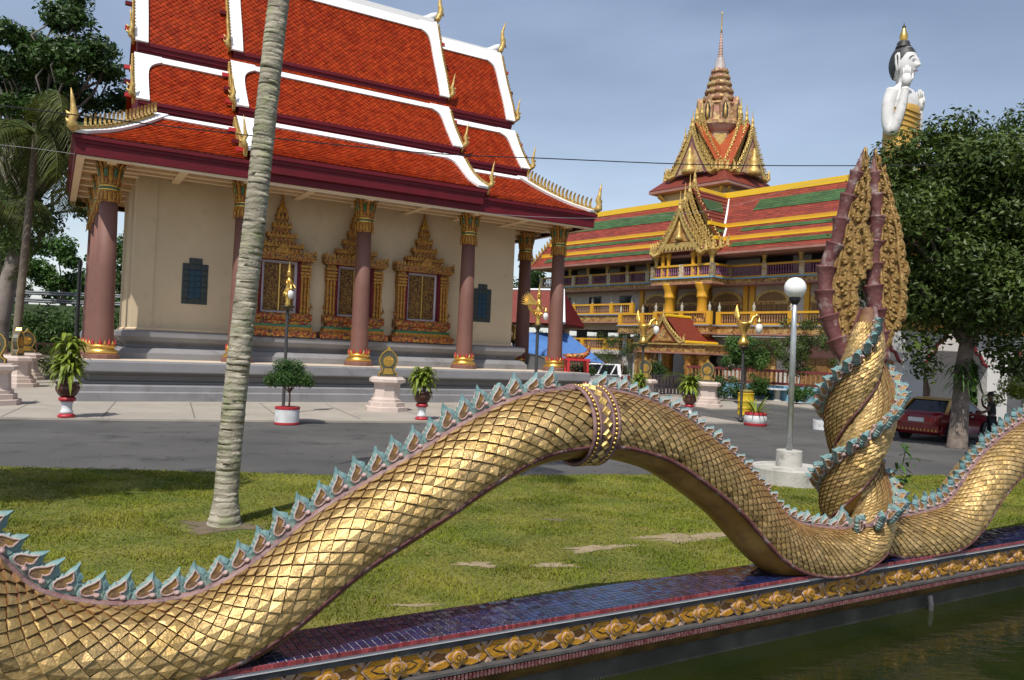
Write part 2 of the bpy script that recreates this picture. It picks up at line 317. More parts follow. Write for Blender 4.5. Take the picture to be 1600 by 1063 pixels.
wobj(MB().box(U0, U1, 5.432, 5.978, 0.235, ZW - 0.006), 'top_slab', GROUT)
wobj(MB().box(U0, U1, 5.462, 5.97, 0.182, 0.233), 'slab_recess', mat('shaded_slab_edge', (0.035, 0.035, 0.04), 0.7, 0, (0.09, 0.09, 0.09), 6))  # recess coloured dark to give the shadow gap beneath the top slab
wobj(MB().box(U0, U1, 5.515, 5.555, 0.0, 0.18), 'frieze_ground', mat('frieze_brown_paint', (0.17, 0.08, 0.02), 0.7, 0, (0.30, 0.15, 0.03), 22, 1.0, 30))  # gold-brown ground colour behind the frieze ornaments
wobj(MB().box(U0, U1, 5.432, 5.556, -0.026, -0.002), 'ledge', mat('ledge_grey', (0.085, 0.08, 0.08), 0.7, 0, (0.05, 0.047, 0.047), 5, 0.3, 30))
b = MB()
b.prism([(5.445, -0.037), (5.557, -0.037), (5.557, -0.20), (5.53, -0.19), (5.505, -0.15), (5.49, -0.10), (5.46, -0.075)], (U0, 0, 0), (0, 1, 0), (0, 0, 1), (U1 - U0, 0, 0))
wobj(b, 'lower_moulding', mat('tarnished_gold_moulding', (0.17, 0.095, 0.02), 0.6, 0.3, (0.07, 0.04, 0.012), 4, 0.4, 20))
b = MB()
for k in range(int((20.4 - 0.8) / 0.034)):
    u = 0.8 + k * 0.034; b.box(u, u + 0.016, 5.428, 5.456, -0.078, -0.036)
wobj(b, 'petal_row', mat('maroon_petal_paint', (0.10, 0.02, 0.024), 0.6, 0, (0.2, 0.11, 0.11), 25), 'stuff')
# mosaic tiles on the top and red edge tiles
TBLUE = mat('cobalt_mosaic_tile', (0.005, 0.009, 0.036), 0.12, 0, (0.009, 0.014, 0.055), 7, attr=(0.45, 1.7), spec=0.6)
TRED = mat('red_edge_tile', (0.20, 0.03, 0.04), 0.3, 0, (0.25, 0.06, 0.06), 7, attr=(0.6, 1.4))
ts = 0.0605; tiles = []
for i in range(int(19.6 / ts)):
    for j in range(9): tiles.append((0.9 + i * ts, 5.434 + j * ts))
Ctw = np.array([0, 0, 2.5])
def tdist(t): x, y, z = gw(t[0], t[1], ZW); return x * x + y * y
order = sorted(tiles, key=lambda t: (tdist(t) if t[0] > 1.35 else 999 + tdist(t)))
tm = []
for v in range(6):
    q = MB(); q.tone = 0; e = ts * 0.452; q.add([(-e, -e, -0.006), (e, -e, -0.006), (e, e, -0.006), (-e, e, -0.006), (-e * .94, -e * .94, 0), (e * .94, -e * .94, 0), (e * .94, e * .94, 0), (-e * .94, e * .94, 0)],
        [(4, 5, 6, 7), (0, 1, 5, 4), (1, 2, 6, 5), (2, 3, 7, 6), (3, 0, 4, 7)]); q.t = [0.1 + 0.16 * v] * 7 + [0.1 + 0.16 * v + 0.001]
    tm.append(q.mesh('tile', TBLUE))
for t in order[:300]:
    o = link('tile', random.choice(tm), wall); o.location = (t[0] + ts / 2 + WOFF[0], t[1] + ts / 2 + WOFF[1], ZW + WOFF[2] + random.uniform(-.001, .001)); o.rotation_euler = (random.gauss(0, .012), random.gauss(0, .012), random.gauss(0, .015))
b = MB()
for t in order[300:]:
    e = ts * 0.452; x, y = t[0] + ts / 2, t[1] + ts / 2; z = ZW + random.uniform(-.001, .001); a, c = random.gauss(0, .0007), random.gauss(0, .0007)
    b.add([(x - e, y - e, z - .006), (x + e, y - e, z - .006), (x + e, y + e, z - .006), (x - e, y + e, z - .006), (x - e, y - e, z + a), (x + e, y - e, z + c), (x + e, y + e, z - a), (x - e, y + e, z - c)],
          [(4, 5, 6, 7), (0, 1, 5, 4), (1, 2, 6, 5), (2, 3, 7, 6), (3, 0, 4, 7)], random.random())
wobj(b, 'mosaic_tiles', TBLUE, 'stuff')
b = MB(); u = 0.8
while u < 20.4:
    b.tone = random.random(); b.box(u, u + 0.026, 5.424, 5.4315, 0.262, 0.2965); u += 0.0295
wobj(b, 'red_edge_tiles', TRED, 'stuff')
# frieze ornaments, one long medallion and one flower in turn
FGOLD = mat('frieze_yellow_gold', (0.52, 0.27, 0.025), 0.45, 0.2, (0.40, 0.18, 0.015), 14, 0.4, 60)
FPALE = mat('frieze_pale_edge', (0.50, 0.38, 0.30), 0.6, 0, (0.34, 0.20, 0.12), 30)
FDARK = mat('frieze_dark_inlay', (0.04, 0.035, 0.03), 0.5)
def hexplate(b, w, h, y0, y1, cx=0.0): b.prism([(cx - w, 0), (cx - w * .72, h), (cx + w * .72, h), (cx + w, 0), (cx + w * .72, -h), (cx - w * .72, -h)], (0, y0, 0), (1, 0, 0), (0, 0, 1), (0, y1 - y0, 0))
def petal(b, cx, cz, ang, L, w, y0, y1, curl=0.25):
    pts = []; n = 9
    for k in range(n + 1):
        t = k / n; ww = w * math.sin(math.pi * min(1, t * 0.92 + 0.08)) ** 0.8; pts.append((t * L, ww + curl * L * t * t))
    for k in range(n, -1, -1):
        t = k / n; ww = w * math.sin(math.pi * min(1, t * 0.92 + 0.08)) ** 0.8; pts.append((t * L, -ww + curl * L * t * t))
    pts = [pts[0]] + pts[1:n] + [pts[n]] + pts[n + 2:-1]
    ca, sa = math.cos(ang), math.sin(ang)
    b.prism([(cx + x * ca - z * sa, cz + x * sa + z * ca) for x, z in pts], (0, y0, 0), (1, 0, 0), (0, 0, 1), (0, y1 - y0, 0))
def medallion():
    g, p, d = MB(), MB(), MB()
    for s in (-1, 1):
        for k, (cx, cz, a) in enumerate([(0.06, 0.07, 0.35), (0.13, 0.065, 0.1), (0.19, 0.035, 0.2), (0.06, -0.07, -0.35), (0.13, -0.065, -0.1), (0.19, -0.035, -0.2)]):
            petal(g if k % 2 else p, s * cx, cz, a if s > 0 else math.pi - a, 0.075, 0.024, -0.012, 0.03, 0.3 * (1 if cz * s > 0 else -1))
        petal(g, s * 0.20, 0, 0 if s > 0 else math.pi, 0.07, 0.03, -0.014, 0.03, 0)
    hexplate(p, 0.225, 0.070, -0.026, 0.03); hexplate(g, 0.212, 0.060, -0.036, 0.03); hexplate(d, 0.165, 0.028, -0.039, 0.03); hexplate(g, 0.15, 0.020, -0.046, 0.03)
    for a in range(4): petal(p, 0, 0, a * math.pi / 2 + (0 if a % 2 else 0), 0.10 if a % 2 else 0.085, 0.036, -0.052, 0.03, 0)
    for a in range(4): petal(g, 0, 0, a * math.pi / 2, 0.088 if a % 2 else 0.072, 0.028, -0.058, 0.03, 0)
    for bb, r_, y in ((p, 0.044, -0.066), (g, 0.036, -0.074), (d, 0.024, -0.0765), (g, 0.018, -0.085)):
        bb.prism([(r_ * math.cos(2 * math.pi * k / 14), r_ * math.sin(2 * math.pi * k / 14)) for k in range(14)], (0, y, 0), (1, 0, 0), (0, 0, 1), (0, 0.08, 0))
    return g, p, d
def flower():
    g, p, d = MB(), MB(), MB()
    for sx in (-1, 1):
        for sz in (-1, 1):
            a = math.atan2(sz * 0.5, sx); petal(p, sx * 0.03, sz * 0.03, a, 0.17, 0.030, -0.018, 0.03, -0.25 * sx * sz); petal(g, sx * 0.03, sz * 0.03, a, 0.155, 0.022, -0.028, 0.03, -0.25 * sx * sz)
            petal(g, sx * 0.12, sz * 0.07, a + 0.7 * sx * sz, 0.07, 0.018, -0.02, 0.03, 0.5 * sx * sz); petal(p, sx * 0.15, sz * 0.045, a - 0.6 * sx * sz, 0.06, 0.016, -0.016, 0.03, -0.5 * sx * sz)
    for a in range(4):
        petal(p, 0, 0, a * math.pi / 2, 0.095 if a % 2 else 0.085, 0.040, -0.04, 0.03, 0); petal(g, 0, 0, a * math.pi / 2, 0.082 if a % 2 else 0.072, 0.030, -0.05, 0.03, 0)
    for bb, r_, y in ((p, 0.040, -0.062), (g, 0.034, -0.07), (d, 0.018, -0.073), (g, 0.011, -0.08)):
        bb.prism([(r_ * math.cos(2 * math.pi * k / 14), r_ * math.sin(2 * math.pi * k / 14)) for k in range(14)], (0, y, 0), (1, 0, 0), (0, 0, 1), (0, 0.08, 0))
    return g, p, d
def join3(t, name):
    b = MB()
    for k, q in enumerate(t): b.cur = k; b.add(q.v, q.f)
    return b.mesh(name, [FGOLD, FPALE, FDARK])
m_med, m_flo = join3(medallion(), 'medallion'), join3(flower(), 'flower_ornament')
for k in range(-1, 18):
    for me, nm, u in ((m_med, 'medallion', 2.33 + 1.03 * k), (m_flo, 'flower_ornament', 2.845 + 1.03 * k)):
        o = link(nm, me, wall); o.location = (u + WOFF[0] + random.uniform(-.006, .006), 5.515 + WOFF[1], 0.098 + WOFF[2]); o.rotation_euler = (0, random.gauss(0, .015), 0); o.scale = (1.16, 1, 1.12) if nm == 'medallion' else (1.14, 1, 1.12)
b = MB(); b.tube([(9.15, 5.49, -0.2), (9.15, 5.47, -0.30), (9.15, 5.47, -0.5)], 0.03, 10); wobj(b, 'drain_pipe', mat('grey_plastic', (0.06, 0.06, 0.063), 0.5))

# joints in the paving, fallen leaves
JN = mat('dark_paving_joint', (0.12, 0.11, 0.095), .9)
for k in range(9):
    q0, q1 = Vector((-14.2 + 2.35 * k, 21.95 + .92 * k, 0)), Vector((-14.2 + 2.35 * k - 2.6, 21.95 + .92 * k + 6.0, 0)); d_ = (q1 - q0).normalized(); s_ = Vector((-d_.y, d_.x, 0)) * .018; q0 = q0 + d_ * .12
    b = MB(); b.add([(*(q0 - s_).xy, .0542), (*(q0 + s_).xy, .0542), (*(q1 + s_).xy, .0542), (*(q1 - s_).xy, .0542)], [(0, 1, 2, 3)]); struct(b.obj('pavement_joint', JN))
def litter(n):
    V, F, T = [], [], []
    for k in range(n):
        x, y = random.uniform(-9, 10), random.uniform(7.5, 26); 
        if -x * UY + y * UX < 6.3 or abs(x) > .66 * y: continue
        a = random.uniform(0, 6.3); r_ = random.uniform(.02, .055); z = .03 if y < np.interp(x, [e[0] for e in edge], [e[1] for e in edge]) else .004
        if y > 21 + (x + 14) * .42: z = .058
        o = len(V); V += [(x + r_ * math.cos(a), y + r_ * math.sin(a), z), (x - .4 * r_ * math.sin(a), y + .4 * r_ * math.cos(a), z + .012), (x - r_ * math.cos(a), y - r_ * math.sin(a), z + .004), (x + .4 * r_ * math.sin(a), y - .4 * r_ * math.cos(a), z + .01)]; F.append((o, o + 1, o + 2, o + 3)); T += [random.random()] * 4
    o = link('fallen_leaves', npmesh('fallen_leaves', V, F, mat('dry_leaf', (0.14, 0.075, 0.03), .8, 0, (0.22, 0.15, 0.05), 3, attr=(.5, 1.4)), T), None, 'stuff'); tag(o, 'dry brown leaves scattered over lawn and road', 'leaves')
litter(420)
# ------------------------------------------------------------------ the two serpents
def catmull(P, ds):
    P = np.asarray(P, float); out = []
    Q = np.vstack([2 * P[0] - P[1], P, 2 * P[-1] - P[-2]])
    for i in range(1, len(Q) - 2):
        a, b_, c, d = Q[i - 1], Q[i], Q[i + 1], Q[i + 2]; n = max(2, int(np.linalg.norm((c - b_)[:3]) / 0.01))
        for t in np.linspace(0, 1, n, endpoint=False):
            out.append(0.5 * ((2 * b_) + (c - a) * t + (2 * a - 5 * b_ + 4 * c - d) * t * t + (3 * b_ - a - 3 * c + d) * t ** 3))
    out.append(Q[-2]); out = np.array(out)
    L = np.r_[0, np.cumsum(np.linalg.norm(np.diff(out[:, :3], axis=0), axis=1))]
    s = np.arange(0, L[-1], ds); return np.stack([np.interp(s, L, out[:, k]) for k in range(out.shape[1])], 1), s
AX = np.array([8.02, 5.70]); FD = np.array([-0.815, -0.579]); RD = np.array([0.579, -0.815])
def helix(psi, z, rh): q = AX + rh * (FD * math.cos(R(psi)) + RD * math.sin(R(psi))); return [q[0], q[1], z]
def offset_down(top, r):
    T = np.array(top, float); out = []
    for i in range(len(T)):
        d = T[min(i + 1, len(T) - 1)] - T[max(i - 1, 0)]; d /= np.linalg.norm(d); n = np.array([-d[1], d[0]]); n = n if n[1] > 0 else -n
        out.append(T[i] - n * r)
    return out
RB = 0.315
topL = [(-1.1, 1.95), (-0.7, 1.72), (-0.42, 1.40), (-0.2, 1.11), (-0.02, 0.90), (0.28, 0.78), (0.6, 0.735), (0.94, 0.76), (1.22, 0.88), (1.52, 1.09), (1.77, 1.27), (2.12, 1.46), (2.47, 1.64), (2.8, 1.83), (3.08, 1.97), (3.38, 2.09), (3.7, 2.16), (4.1, 2.185), (4.5, 2.16), (4.97, 2.05), (5.27, 1.93), (5.6, 1.75), (5.82, 1.62), (6.14, 1.41), (6.48, 1.12), (6.72, 0.92), (6.96, 0.79), (7.3, 0.72)]
cl = offset_down(topL, RB); pL = [[u, 5.70, z, RB] for u, z in cl]
pL += [[7.68, 5.62, 0.40, 0.285]]
for psi in range(35, 426, 15): pL.append(helix(psi, np.interp(psi, [20, 90, 180, 270, 360, 425], [0.45, 0.80, 1.35, 1.90, 2.50, 3.18]), np.interp(psi, [0, 300, 360, 425], [0.165, 0.155, 0.14, 0.04])) + [np.interp(psi, [0, 330, 380, 425], [0.245, 0.215, 0.19, 0.07])])
topR = [(14.0, 2.1), (13.2, 2.2), (12.4, 2.12), (11.9, 1.99), (11.57, 1.88), (11.12, 1.71), (10.56, 1.45), (10.17, 1.18), (9.94, 0.98), (9.7, 0.82), (9.4, 0.76)]
def rmap(pts): return [(u, z) for u, z in pts]
cr = offset_down([(-u, z) for u, z in topR], RB); pR = [[-u, 5.70, z, RB] for u, z in cr]
pR += [[8.95, 5.73, 0.42, 0.295], [8.6, 5.78, 0.44, 0.28]]
for psi in range(-165, 241, 15): pR.append(helix(psi, np.interp(psi, [-180, -90, 0, 90, 180, 240], [0.50, 0.97, 1.50, 2.02, 2.60, 3.0]), np.interp(psi, [-180, 100, 180, 240], [0.165, 0.155, 0.13, 0.06])) + [np.interp(psi, [-180, 130, 190, 240], [0.245, 0.215, 0.17, 0.09])])
CAMP = np.array([0, 0, 2.5])

def fin_meshes():
    pr = [(0, -0.03), (-0.014, 0.02), (-0.010, 0.052), (0.006, 0.078), (0.014, 0.070), (0.024, 0.100), (0.036, 0.094), (0.050, 0.125), (0.064, 0.118), (0.082, 0.150), (0.102, 0.178), (0.122, 0.210), (0.123, 0.182), (0.133, 0.156), (0.150, 0.132), (0.163, 0.106), (0.155, 0.093), (0.170, 0.066), (0.164, 0.030), (0.170, -0.03)]
    b = MB(); n = len(pr); core = (0.085, 0.055)
    # a plate with a swelling middle: outline at +-12 mm, inner ring at +-26 mm
    inn = [(core[0] + (x - core[0]) * 0.72, core[1] + (y - core[1]) * 0.72) for x, y in pr]
    vs = [(x, -0.010, y) for x, y in pr] + [(x, -0.026, y) for x, y in inn] + [(x, 0.010, y) for x, y in pr] + [(x, 0.026, y) for x, y in inn]
    fs = []
    for i in range(n):
        j = (i + 1) % n; fs += [(i, j, n + j, n + i), (2 * n + j, 2 * n + i, 3 * n + i, 3 * n + j), (j, i, 2 * n + i, 2 * n + j)]
    fs += [tuple(range(n, 2 * n)), tuple(range(4 * n - 1, 3 * n - 1, -1))]
    b.add(vs, fs)
    # back plate joining fins into one comb
    b.box(-0.01, 0.19, -0.012, 0.012, -0.03, 0.05)
    fin = [b.mesh('crest_fin', TEAL)]
    for v in range(3):                                        # hand-cast: each mould differs a little, one tip is broken off
        q_ = random.Random(40 + v); me_ = fin[0].copy(); 
        for vt in me_.vertices:
            x_, y_, z_ = vt.co
            vt.co = (x_ + q_.gauss(0, .0025) + (.16 * (z_ - .1) * (v - 1) * .5 if z_ > .1 else 0), y_, (min(z_, .168 + q_.gauss(0, .004)) if v == 2 else z_) + q_.gauss(0, .0025))
        fin.append(me_)
    tear = [(0.026, 0.034), (0.022, 0.056), (0.032, 0.080), (0.054, 0.100), (0.078, 0.120), (0.102, 0.152), (0.110, 0.122), (0.116, 0.095), (0.106, 0.075), (0.088, 0.066), (0.099, 0.048), (0.085, 0.030), (0.058, 0.021), (0.037, 0.025)]
    q = MB(); q.prism(tear, (0, -0.031, 0), (1, 0, 0), (0, 0, 1), (0, 0.062, 0)); inlay = q.mesh('inlay', OCHRE)
    q = MB()
    q.tube([(x, -0.031, z) for x, z in tear + tear[:1]], 0.006, 6)
    q.tube([(x, 0.031, z) for x, z in tear + tear[:1]], 0.006, 6); q.tube([(0.03, -0.03, 0.05), (0.03, 0.03, 0.05)], 0.004, 5)
    rim = q.mesh('rim', PINK)
    q = MB()
    q.tube([(0.110, -0.050, 0.034), (0.110, -0.043, 0.034), (0.110, -0.030, 0.034), (0.110, 0.030, 0.034), (0.110, 0.043, 0.034), (0.110, 0.050, 0.034)], [0.004, 0.015, 0.020, 0.020, 0.015, 0.004], 9)
    knob = q.mesh('knob', PINK, True)
    return fin, inlay, rim, knob
FIN = fin_meshes()
def finial(root, left, off):
    """tall flame-shaped tail ornament: a stack of maroon cup segments behind gold scrolls; plan axes RD (sideways) and FD (towards the pond)."""
    if left:
        spine = [(0.0, 2.30), (-0.10, 2.48), (-0.22, 2.68), (-0.31, 2.88), (-0.39, 3.11), (-0.42, 3.30), (-0.42, 3.50), (-0.40, 3.71), (-0.32, 3.91), (-0.28, 4.12), (-0.25, 4.30), (-0.18, 4.55), (-0.13, 4.70), (-0.09, 4.84), (-0.05, 5.03)]
        inner = [(0.06, 2.45), (0.0, 2.66), (-0.05, 2.86), (-0.05, 3.05), (-0.10, 3.20), (-0.13, 3.36), (-0.09, 3.47), (-0.02, 3.55), (0.02, 3.71), (0.0, 3.92), (-0.04, 4.14), (-0.01, 4.32), (0.0, 4.50), (-0.01, 4.70), (-0.02, 4.88), (-0.04, 5.02)]; dep = -0.02; s = 1
    else:
        spine = [(0.20, 2.62), (0.17, 2.85), (0.14, 3.05), (0.12, 3.22), (0.09, 3.43), (0.08, 3.63), (0.08, 3.85), (0.10, 4.06), (0.10, 4.29), (0.07, 4.50), (0.06, 4.74), (0.06, 4.90), (0.06, 5.02)]
        inner = [(0.22, 2.66), (0.28, 2.86), (0.36, 3.05), (0.385, 3.25), (0.385, 3.50), (0.345, 3.73), (0.33, 3.95), (0.30, 4.14), (0.24, 4.37), (0.19, 4.60), (0.12, 4.83), (0.07, 4.98), (0.062, 5.02)]; dep = -0.12; s = -1
    def P(x, z, d=0.0): q = AX + RD * x + FD * (d + dep); return Vector((q[0], q[1], z))
    f = MB(); f.sphere(P(spine[0][0], spine[0][1]), 0.1, 10, 6); fo = f.obj('tail_finial', MAROONW, root, True); fo.location = off
    def put(b, name, m, smooth=False): o = b.obj(name, m, fo, smooth); return o
    S, _ = catmull([[x, 0, z, 0] for x, z in spine], 0.02); I, _ = catmull([[x, 0, z, 0] for x, z in inner], 0.02)
    # cup segments
    L = len(S); cuts = np.linspace(0, L - 1, 11 if left else 10).astype(int)
    for k in range(len(cuts) - 1):
        a, e = cuts[k], min(L - 1, cuts[k + 1] + 1); seg = S[a:e + 1:1]; n = len(seg)
        w = 0.112 * (1 - (k / (len(cuts) - 1)) ** 1.8 * 0.55)
        rad = [w * (0.82 + 0.46 * (i / max(1, n - 1)) ** 3) if k < len(cuts) - 2 else w * (1 - 0.88 * i / (n - 1)) for i in range(n)]
        b = MB(); b.tube([P(q[0], q[2]) for q in seg], rad, 12); put(b, 'cup_segment', MAROONW, True)
    pl = [(q[0], q[2]) for q in S[::6]]; pi_ = [(q[0], q[2]) for q in I[::6]]; mid = [(a[0] + (c[0] - a[0]) * 0.15, a[1] + (c[1] - a[1]) * 0.15) for a, c in zip([pl[int(k * (len(pl) - 1) / 39)] for k in range(40)], [pi_[int(k * (len(pi_) - 1) / 39)] for k in range(40)])]
    inn = [pi_[int(k * (len(pi_) - 1) / 39)] for k in range(40)]; b = MB(); nq = 40; vs_ = []
    for dd in (0.028, -0.075):
        for (x, z), (x2, z2) in zip(mid, inn): vs_ += [P(x, z, dd), P(x2, z2, dd * 0.5)]
    fs_ = []
    for k in range(nq - 1):
        a = 2 * k; c = 2 * nq + a; fs_ += [(a, a + 1, a + 3, a + 2), (c, c + 2, c + 3, c + 1), (a, a + 2, c + 2, c), (a + 1, c + 1, c + 3, a + 3)]
    b.add(vs_, fs_); put(b, 'carved_plate', mat('dark_weathered_gold', (0.20, 0.10, 0.035), 0.6, 0.3, (0.30, 0.18, 0.06), 10, 0.6, 30))
    # a border strand down each edge of the carved plate
    for t, rr in ((0.30, .026), (1.0, .032)):
        n = 60; pts = []; rad = []
        for i in range(n):
            q = i / (n - 1); a = S[int(q * (L - 1))]; c = I[int(q * (len(I) - 1))]; x = a[0] + (c[0] - a[0]) * t; z = a[2] + (c[2] - a[2]) * t
            pts.append(P(x, z, 0.035)); rad.append(rr * (1 - 0.7 * q ** 2) * (0.85 + 0.25 * math.sin(q * 40)))
        for dd in (0, -0.11): b = MB(); b.tube([p + Vector((FD[0], FD[1], 0)) * dd for p in pts], rad, 8); put(b, 'gold_strand', GOLDW, True)
    # overlapping flame leaves carved in rows, tips curling outward
    r_ = random.Random(5 if left else 9); ml = []
    for v in range(3):
        pr = [(-.036, 0), (-.052, .040), (-.046, .085), (-.020, .125), (.022, .165), (.066, .190 + .012 * v), (.044, .150), (.046, .110), (.056, .070), (.044, .030), (.030, 0)]
        b = MB(); n = len(pr); ridge = [(x * .32 + .004, y * .86 + .012) for x, y in pr]
        vs_ = [(x, 0, y) for x, y in pr] + [(x, -.030, y) for x, y in ridge]; b.add(vs_, [(i, (i + 1) % n, n + (i + 1) % n, n + i) for i in range(n)] + [tuple(range(n, 2 * n))])
        b.tube([(.0, -.016, .03), (-.024, -.026, .052), (-.008, -.034, .074), (.014, -.028, .060), (.006, -.026, .046)], [.010, .012, .011, .009, .005], 6); ml.append(b.mesh('flame_leaf', GOLDW))
    kb = MB(); kb.sphere((0, 0, 0), 0.019, 8, 6); km = kb.mesh('scroll_bud', GOLDW, True)
    ang0 = math.atan2(RD[1], RD[0])
    for row, (t, nr) in enumerate(((.46, 19), (.74, 20), (1.04, 22))):
        for i in range(nr):
            q = .03 + .93 * (i + .3 * row) / nr; a = S[int(min(1, q) * (L - 1))]; c = I[int(min(1, q) * (len(I) - 1))]; x = a[0] + (c[0] - a[0]) * t; z = a[2] + (c[2] - a[2]) * t
            wloc = math.hypot(c[0] - a[0], c[2] - a[2]); sc = min(1.25, .55 + 1.9 * wloc) * (1.0 - .35 * q) * r_.uniform(.88, 1.12); tilt = r_.uniform(-.35, .35) - (.25 if row == 2 else 0)
            for dd, turn in ((.030 + .012 * (1 - abs(row - 1)), 0), (-.080, math.pi)):
                o = link('flame_leaf', r_.choice(ml), fo); o.location = P(x, z - .05 * sc, dd); o.rotation_euler = (0, tilt * s * (1 if turn == 0 else -1), ang0 + turn); o.scale = (sc * (s if turn == 0 else -s), sc, sc)
            if (i + row) % 4 == 0: o = link('scroll_bud', km, fo); o.location = P(x - .03 * s, z, .062); o.scale = (sc, sc, sc)
GOLDW = mat('weathered_gold_scroll', (0.28, 0.165, 0.05), 0.5, 0.45, (0.38, 0.25, 0.09), 8, 0.5, 30, stain=((0.13, 0.06, 0.03), 12, 0.52, 0.7))
def serpent(name, label, path, u0, n_parts, collar_u, zones, fin_step=0.164, left=True):
    root = thing(name, label, 'serpent statue', gw(u0, 5.7, ZW), AL); off = (-u0, -5.7, -ZW)
    C, S = catmull(path, 0.02); kz = np.ones(13) / 13; C = np.stack([np.convolve(np.pad(C[:, k], 6, 'reflect', reflect_type='odd'), kz, 'valid') for k in range(4)], 1); P = C[:, :3]; rad = C[:, 3]; n = len(P)
    T = np.gradient(P, axis=0); T /= np.linalg.norm(T, axis=1)[:, None]
    up = np.tile(np.array([0., 0, 1]), (n, 1)); d = P[:, :2] - AX; dist = np.linalg.norm(d, axis=1); w = np.clip((P[:, 2] - 0.5) / 0.5, 0, 1) * (dist < 0.6)
    w = np.convolve(np.pad(w, 15, 'edge'), np.ones(31) / 31, 'valid')
    up[:, :2] += d / np.maximum(dist, 1e-3)[:, None] * (0.75 * w)[:, None]
    Nn = up - T * np.sum(up * T, 1)[:, None]; Nn /= np.linalg.norm(Nn, axis=1)[:, None]; Bn = np.cross(T, Nn)
    def at(s, th, h=0.0):
        i = s / 0.02; i0 = np.clip(np.floor(i).astype(int), 0, n - 2); f = np.clip(i - i0, 0, 1)[..., None]
        g = lambda A: A[i0] * (1 - f) + A[i0 + 1] * f
        r = (rad[i0] * (1 - f[..., 0]) + rad[i0 + 1] * f[..., 0]) + h
        return g(P) + (g(Nn) * np.cos(th)[..., None] + g(Bn) * np.sin(th)[..., None]) * r[..., None]
    def strip(th, h, name, m, smooth=True, s0=0.0, s1=None, st=0.04, closed=False):
        ss = np.arange(s0, (s1 or S[-1]) - 1e-6, st); k = len(th); hh = np.asarray(h, float)
        V = at(np.repeat(ss, k), np.tile(np.asarray(th), len(ss)), np.tile(hh, len(ss))); F = []
        kk = k if closed else k - 1; i, j = np.meshgrid(np.arange(len(ss) - 1), np.arange(kk), indexing='ij'); i, j = i.ravel(), j.ravel(); j2 = (j + 1) % k
        F = np.stack([i * k + j, i * k + j2, (i + 1) * k + j2, (i + 1) * k + j], 1)
        o = link(name, npmesh(name, V, F, m, smooth=smooth), root); o.location = off; return o
    TH = 2.06
    strip(np.linspace(-TH - .02, TH + .02, 30), np.full(30, -0.004), 'body', mat('rust_brown_groove', (0.13, 0.055, 0.03), 0.7, 0.1, (0.20, 0.10, 0.04), 9, 0.3, 30))
    strip(np.linspace(TH - .03, 2 * math.pi - TH + .03, 13), -0.002 - 0.018 * np.sin(np.linspace(0, math.pi, 13)) ** 0.5, 'belly', BELLY)
    for sg in (-1, 1):
        c0 = TH; strip(c0 * sg + np.array([0, .07, .09, .05, -.03, -.05]) , np.array([-.01, -.008, .012, .03, .024, -.006]), 'belly_edge', MAROONW, closed=True)
    strip(np.array([-.19, -.20, -.15, -.08, .08, .15, .20, .19]), np.array([-.02, .014, .028, .032, .032, .028, .014, -.02]), 'crest_band', BANDW, smooth=False)
    # scales
    th0, th1 = 0.18, TH - 0.03; cs = []
    for z0, z1, ps, rows in zones(S, 0 if collar_u is None else S[np.argmin(np.abs(P[:, 0] - collar_u))]):
        dth = (th1 - th0) / (rows - 0.5)
        for sg in (-1, 1):
            for j in range(rows):
                ns = int((z1 - z0 - 0.5 * ps) / ps); s = z0 + (np.arange(ns) + (1.0 if j % 2 else 0.5)) * ps
                cs += [(a, sg * (th0 + dth * (j + 0.35)), sg, ps * 0.478, dth * 0.96, ps / 0.125) for a in s]
    cs = np.array(cs); m = len(cs); jit = rng.normal(0, 1, (m, 3))
    s0, t0, sg, hs, ht, zs = cs.T
    def pt(ds, dt, h): return at(np.clip(s0 + ds, 0, S[-1]), t0 + sg * dt, np.zeros(m) + h)
    lift = (0.026 + 0.005 * jit[:, 0]) * zs
    Tp = pt(0, -ht * .97, 0.002 * zs); Fp = pt(hs, 0, (0.016 + .003 * jit[:, 1]) * zs); Ap = pt(-hs, 0, (0.016 + .003 * jit[:, 2]) * zs); Bp = pt(0.004 * jit[:, 1] * zs, ht * .95, lift); Cp = pt((-0.014 + 0.006 * jit[:, 2]) * zs, ht * (0.10 + 0.08 * jit[:, 1]), lift * 0.5 + 0.0075 * zs)
    Fb = pt(hs, 0.02, -0.004); Ab = pt(-hs, 0.02, -0.004); Bb = pt(0, ht * .88, -0.006)
    V = np.stack([Tp, Fp, Bp, Ap, Cp, Fb, Bb, Ab], 1)
    F1 = np.array([[0, 1, 4], [0, 4, 3], [4, 1, 2], [4, 2, 3], [1, 5, 6], [1, 6, 2], [3, 2, 6], [3, 6, 7]])
    F2 = F1[:, ::-1]; tone = np.clip(0.5 + 0.22 * jit[:, 0], 0, 1)
    ctr = V.mean(1); wx = np.stack(gw(ctr[:, 0], ctr[:, 1], ctr[:, 2]), 1); dist = np.linalg.norm(wx - CAMP, axis=1)
    nn = np.cross(V[:, 1] - V[:, 0], V[:, 2] - V[:, 0]) * (sg)[:, None]; nw = np.stack(gw(nn[:, 0], nn[:, 1], nn[:, 2]), 1)
    facing = np.abs(np.sum(nw * (CAMP - wx), 1)) * (np.sum((at(s0, t0, np.full(m, .1)) - at(s0, t0, np.zeros(m))) * 0 + 1, 1) > 0)
    radial = at(s0, t0, np.full(m, 0.1)) - at(s0, t0, np.zeros(m)); rw = np.stack(gw(radial[:, 0], radial[:, 1], radial[:, 2]), 1)
    vis = np.sum(rw * (CAMP - wx), 1) / dist
    px = wx[:, 0] / np.maximum(wx[:, 1], .1); inframe = (np.abs(px) < 0.64) & (wx[:, 2] > (2.5 - 0.415 * wx[:, 1]))
    score = np.where((vis > 0.02) & inframe, vis / dist ** 2, -1); idx = np.argsort(-score)
    part = idx[:n_parts]; rest = idx[n_parts:]
